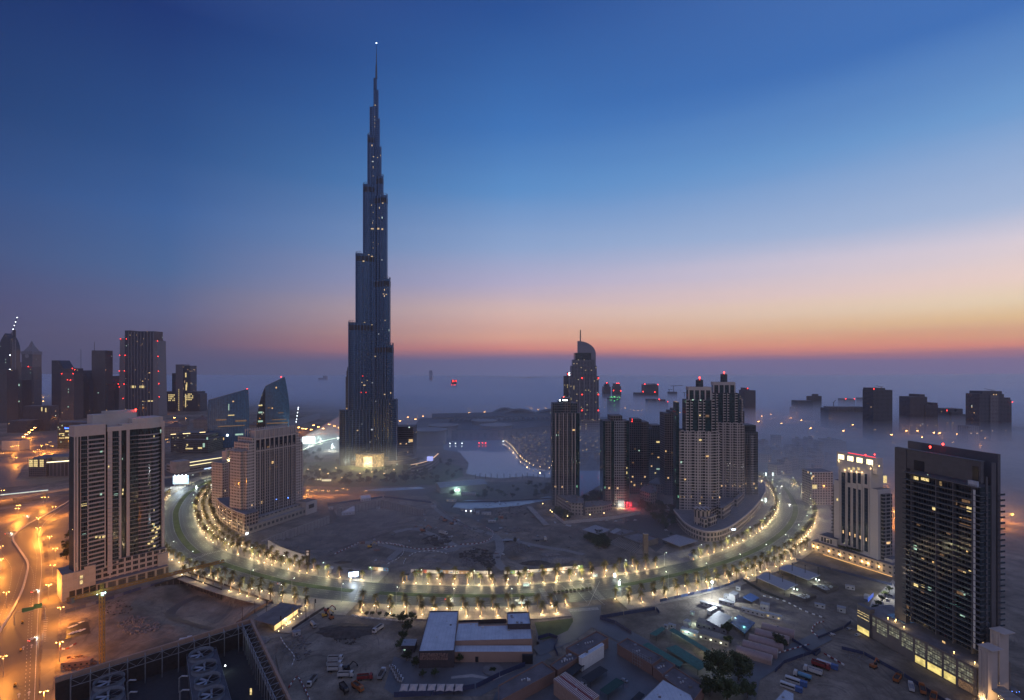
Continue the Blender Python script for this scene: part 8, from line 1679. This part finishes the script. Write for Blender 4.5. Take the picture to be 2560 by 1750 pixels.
heap('rubble',296,400,1536,1586,220,M_rub,'grey broken concrete spread on the floor of the small pit',.5,1.7); heap('rubble',250,330,1500,1540,60,M_soil,'scattered debris below the podium',.4,1.2); heap('rubble',150,240,1640,1680,90,mat('rust_scrap',(.16,.08,.05),.9,var=.5),'rusty scrap and planks beside the highway',.5,2.2); heap('rubble',700,780,1585,1650,150,M_rub,'broken stone heap right of the cooling plant',.4,1.5); heap('rubble',860,1010,1470,1476,2,M_soil,'loose soil',.3,.5); heap('rubble',830,905,1560,1610,120,M_soil,'dark ploughed soil left of the white roofed centre',.4,1.4); heap('rubble',1960,2040,1640,1668,70,M_rub,'litter along the navy fence behind the buses',.3,.9); heap('rubble',2110,2180,1630,1650,60,M_rub,'pale litter by the fence left of the lit car park',.3,.9)
sheet('pit_floor',[(372,1556),(410,1540),(448,1554),(424,1570)],M_conc,-7.6,'pale concrete pad on the floor of the small pit'); mound(872,1575,26,12,2.5,M_soil,'broad dark mound of soil left of the white roofed centre'); mound(205,1552,7,3,2,M_sand,'sandy bank beside the white panels'); mound(640,1600,10,6,2,M_rub,'heap beside the corner of the cooling plant')
sheet('site_road',[(700,1590),(730,1600),(740,1640),(745,1700),(780,1780),(740,1790),(700,1690),(690,1640)],M_sand,-.05,None)
cabin(188,1668,'brown site hut beside the orange highway',16,4,3.4,.22,M_terra,M_terra,None); cabin(455,1608,'white tank hut at the edge of the cooling plant',4,3,3,.3,M_cab,M_cab); cabin(472,1600,'white crate at the edge of the cooling plant',2.6,2.4,2.4,.3,M_cab,M_cab,None,'crate','white_crate'); cabin(742,1588,'pale cabin at the lower end of the sales pavilion',5,3,3,.5)
for a in ((838,1650,.05,'white dump truck, top of the stacked three'),(836,1664,.05,'white dump truck, middle of the stacked three'),(838,1678,.05,'white dump truck, lowest of the stacked three'),(864,1696,.05,'white dump truck below the stacked three')): truck(*a[:3],a[3],'dump',M_cab,M_cab,1.12)
truck(912,1700,.15,'dark red dump truck at the bottom left of the paved court','dump',M_red_p,M_red_p,1.1); truck(894,1724,-.7,'orange dump truck near the bottom edge','dump',M_org,M_org,1.1); truck(860,1728,-.9,'black dump truck near the bottom edge','dump',M_black,M_black,1.1); truck(954,1690,1.5,'grey dump truck seen from behind at the edge of the court','dump',M_cab,M_tin,1.1); truck(945,1576,-2.0,'white dump truck driving down the dark soil','dump',M_cab,M_cab,1.15); truck(780,1706,-1.65,'white dump truck on the track right of the cooling plant','dump',M_cab,M_tin,1.1); truck(783,1565,-.9,'grey tanker below the outer pavement','tank',M_tin,M_tin,1.0)
for a in ((868,1662+14,.4,'dark excavator beside the stacked dump trucks',M_black),(812,1540,.5,'yellow digger below the outer pavement, left one',M_yell),(828,1546,2.4,'orange digger below the outer pavement, right one',M_org),(818,1528,.2,'red digger by the dark pavilion wall',M_red_p)): digger(a[0],a[1],a[2],a[3],a[4],1.0)
barrier_line([(722,1720),(735,1700),(745,1694),(760,1718),(775,1752)],'red and white barrier round a planted island right of the cooling plant'); barrier_line([(147,1622),(165,1622),(185,1612)],'red and white barrier beside the orange highway'); barrier_line([(700,1590),(712,1612),(735,1640),(728,1668)],'pale barrier along the track right of the cooling plant',M_conc)
# cooling plant: open steel frame round big fans
H_=22
A,B_,C_=P(138,1696,H_),P(627,1548,H_),P(735,1770,H_)
t=thing('cooling_plant','open topped steel framed cooling plant with big round fans at the lower left corner','cooling plant',(B_.x,B_.y,0)); o=t.location
A,B_,C_=[Vector((v.x-o.x,v.y-o.y,0)) for v in (A,B_,C_)]; D_=A+(C_-B_)
def in2(a,c,k): return a+(c-a).normalized()*k
M_rust=mat('frame_beam_tan',(.30,.195,.14),.7,var=.2,scale=.3); M_fan=mat('fan_grey',(.13,.15,.18),.6,var=.2)
b=MB(); b.face([(*p[:2],6) for p in (A,D_,C_,B_)][::-1]); part('floor',b,mat('plant_floor',(.03,.032,.036),.9),t)
ux=(A-B_).normalized(); uy=(C_-B_).normalized()
for a,c,kind in ((B_,A,0),(B_,C_,1)):
    u=(c-a).normalized(); L_=(c-a).length; nn=(uy if kind==0 else ux)
    b=MB(); b.bar(a+Vector((0,0,H_-1)),c+Vector((0,0,H_-1)),1.2,2.6); part('ring_beam',b,M_rust,t)
    b=MB(); p0,p1=a+nn*.4,c+nn*.4; b.face([(*p0[:2],5),(*p1[:2],5),(*p1[:2],H_-2.5),(*p0[:2],H_-2.5)]); b.face([(*p1[:2],5),(*p0[:2],5),(*p0[:2],H_-2.5),(*p1[:2],H_-2.5)]); b.face([(*a[:2],0),(*a.lerp(c,1)[:2],0),(*c[:2],H_-2.4),(*a[:2],H_-2.4)]); part('cladding',b,M_concd if kind else mat('plant_panel',(.07,.065,.065),.8),t)
    k=0; prev=None
    while k<=L_:
        p=a+u*k+nn*5.5; b=MB(); b.bar((p.x,p.y,6),(p.x,p.y,H_),.45); part('column',b,M_steel,t)
        q=a+u*k+nn*1; b=MB(); b.bar((p.x,p.y,H_-.4),(q.x,q.y,H_-.4),.28); b.bar((p.x,p.y,H_-4.5),(q.x,q.y,H_-.6),.2); part('tie_beam',b,M_steel,t)
        if prev is not None:
            b=MB()
            for z in (H_-.4,H_-4.6): b.bar((prev.x,prev.y,z),(p.x,p.y,z),.28)
            m=(prev+p)/2; b.bar((prev.x,prev.y,H_-.5),(m.x,m.y,H_-4.5),.18); b.bar((m.x,m.y,H_-4.5),(p.x,p.y,H_-.5),.18); part('truss',b,M_steel,t)
        prev=p; k+=8.2 if kind==0 else 6.4
zf=14
def fan(px,py,r,lb):
    p=P(px,py,zf+2.5)-o; f=thing('cooling_fan',lb,'fan',(p.x+o.x,p.y+o.y,zf),rs2.uniform(0,3)); b=MB(); n=32
    for k in range(n):
        a,c=2*pi*k/n,2*pi*(k+1)/n; ra=[(r*1.06,0),(r*.98,1.4),(r*1.04,3.0)]
        for (r0,z0),(r1,z1) in zip(ra,ra[1:]): b.face([(r0*cos(a),r0*sin(a),z0),(r0*cos(c),r0*sin(c),z0),(r1*cos(c),r1*sin(c),z1),(r1*cos(a),r1*sin(a),z1)]); b.face([((r0-.15)*cos(c),(r0-.15)*sin(c),z0),((r0-.15)*cos(a),(r0-.15)*sin(a),z0),((r1-.15)*cos(a),(r1-.15)*sin(a),z1),((r1-.15)*cos(c),(r1-.15)*sin(c),z1)])
        b.face([(r*1.04*cos(a),r*1.04*sin(a),3),(r*1.04*cos(c),r*1.04*sin(c),3),((r*1.04-.15)*cos(c),(r*1.04-.15)*sin(c),3),((r*1.04-.15)*cos(a),(r*1.04-.15)*sin(a),3)])
    part('fan_stack',b,M_fan,f); b=MB(); b.cyl(0,0,1,1.9,r*.14,r*.1,10); part('hub',b,M_steel,f)
    for k in range(6):
        a=k*pi/3; b=MB(); e=lambda rr,w,z:(rr*cos(a)-w*sin(a),rr*sin(a)+w*cos(a),z); b.face([e(r*.12,-.3,1.7),e(r*.9,-.75,1.75),e(r*.9,.75,1.2),e(r*.12,.3,1.4)]); b.face([e(r*.12,.3,1.36),e(r*.9,.75,1.16),e(r*.9,-.75,1.71),e(r*.12,-.3,1.66)]); part('blade',b,M_steel,f)
    b=MB(); b.cyl(0,0,.02,.06,r*.95,n=24); part('fan_floor',b,M_black,f)
for a in ((503,1632,6.3,'fan of the cooling plant nearest the far frame, right row'),(511,1664,6.3,'second fan of the right row of the cooling plant'),(519,1697,6.2,'third fan of the right row of the cooling plant'),(529,1731,6.0,'lowest fan of the right row of the cooling plant'),(273,1699,6.8,'upper fan of the left row of the cooling plant'),(270,1736,6.6,'lower fan of the left row of the cooling plant')): fan(*a)
for lb,c in (('right',[(466,1640),(540,1622),(588,1790),(486,1790)]),('left',[(232,1712),(306,1690),(320,1790),(220,1790)])):
    q=[P(*v,zf)-o for v in c]; b=MB(); pg=[(p.x,p.y) for p in q]; ar=sum(pg[i][0]*pg[(i+1)%4][1]-pg[(i+1)%4][0]*pg[i][1] for i in range(4)); pg=pg if ar>0 else pg[::-1]; b.prism(pg,6,zf-.02); part('fan_deck',b,mat('deck_grey',(.075,.08,.095),.8),t)
    b=MB()
    for i in range(4): b.bar((*pg[i],zf+1),(*pg[(i+1)%4],zf+1),.12)
    part('deck_rail',b,M_steel,t)
for px,py,h in ((448,1700,5),(450,1735,5),(318,1710,5),(320,1740,5)):
    p=P(px,py,zf)-o; b=MB(); b.tube([(p.x,p.y,7),(p.x,p.y,zf+1),(p.x+1.5,p.y,zf+2.2),(p.x+5,p.y,zf+2.2)],.45,8); part('pipe',b,M_steel,t)
b=MB(); p=P(563,1664,10)-o; b.ball(p.x,p.y,10,.4); part('lamp_globe',b,M_wht,t); lamp('plant_lamp',(p.x,p.y-1,10.5),300,(.8,1,.9),.3,t)
b=MB(); p=P(627,1728,8)-o; b.box(p.x-.5,p.x+.5,p.y,p.y+.2,6,9.5); part('lit_slot',b,M_yel,t)
# yellow tower crane
def lattice(b,a,c,w,n,r):
    a,c=Vector(a),Vector(c); u=(c-a).normalized(); x=u.cross(Vector((0,0,1)) if abs(u.z)<.9 else Vector((0,1,0))).normalized()*w/2; y=x.cross(u).normalized()*w/2; k4=[x+y,x-y,-x-y,-x+y]
    for k in k4: b.bar(a+k,c+k,r)
    for i in range(n):
        p,q=a.lerp(c,i/n),a.lerp(c,(i+1)/n)
        for j in range(4): b.bar(p+k4[j],(q+k4[(j+1)%4]),r*.6)
M_crn=mat('crane_yellow',(.33,.19,.04),.6,var=.2)
q=P(255,1668); t=thing('tower_crane','tall yellow tower crane in front of the beige tower podium','crane',q); b=MB(); lattice(b,(0,0,0),(0,0,46),1.9,18,.34); part('mast',b,M_crn,t)
u=Vector((44,45,0)).normalized(); b=MB(); lattice(b,u*1+Vector((0,0,48)),u*70+Vector((0,0,48)),1.5,28,.34); part('jib',b,M_crn,t); b=MB(); lattice(b,u*-1+Vector((0,0,48)),u*-17+Vector((0,0,48)),1.5,8,.36); part('counter_jib',b,M_crn,t); b=MB(); p=u*-15; b.box(p.x-1.5,p.x+1.5,p.y-1,p.y+1,45.5,48.5,bottom=True); part('counterweight',b,M_concd,t)
b=MB(); lattice(b,(0,0,46),(0,0,53.5),1.2,4,.18); b.tube([(0,0,53.3),tuple(u*40+Vector((0,0,48.7)))],.07,4); b.tube([(0,0,53.3),tuple(u*-14+Vector((0,0,48.7)))],.07,4); part('tower_head',b,M_crn,t); b=MB(); b.box(.6,2.4,-1.6,.2,45.6,47.8,bottom=True); part('cab',b,M_cab,t)
b=MB(); b.ball(-2.2,-1,46.5,.35); b.ball(2.8,-1,47.5,.4); part('work_lamp',b,glow('crane_lamp',(.6,1,.8),9),t); lamp('crane_light',(1.5,-3,47.5),900,(.6,1,.8),.4,t)
# green gantry sign over the highway
a,c=P(36,1562),P(113,1548); t=thing('gantry_sign','green road sign gantry on two curved posts over the highway','road sign',a); v=c-a; b=MB(); b.tube([(0,0,0),(0,0,7),tuple(v*.06+Vector((0,0,9))),tuple(v*.22+Vector((0,0,9.4)))],.28,8); part('post',b,M_steel,t); b=MB(); b.tube([tuple(v),tuple(v+Vector((0,0,8))),tuple(v*.97+Vector((0,0,9.8))),tuple(v*.86+Vector((0,0,10.2)))],.28,8); part('post',b,M_steel,t)
M_sgn=mat('sign_green',(.02,.10,.06),.5); 
for f0,f1,z0,z1 in ((.24,.62,8.2,11),(.62,.90,9.2,12.6)):
    p,q=v*f0,v*f1; b=MB(); b.bar((p.x,p.y,(z0+z1)/2),(q.x,q.y,(z0+z1)/2),.25,z1-z0); part('sign_board',b,M_sgn,t)
b=MB(); p,q=v*.24,v*.9; b.bar((p.x,p.y-.5,8.0),(q.x,q.y-.5,8.9),.25); part('walkway',b,M_steel,t)
for px,py in ((56,1558),(52,1628),(38,1716)):
    t=thing('hazard_beacon','small yellow hazard beacon standing on the highway gore line','beacon',P(px,py),0,'hazard beacons on the highway'); b=MB(); b.cyl(0,0,0,.5,.8,n=10); b.bar((0,0,.5),(0,0,1.0),.3); part('base',b,M_black,t); b=MB(); b.cyl(0,0,1,1.9,.55,n=10); part('drum',b,mat('beacon_yellow',(.6,.33,.02),.5),t)
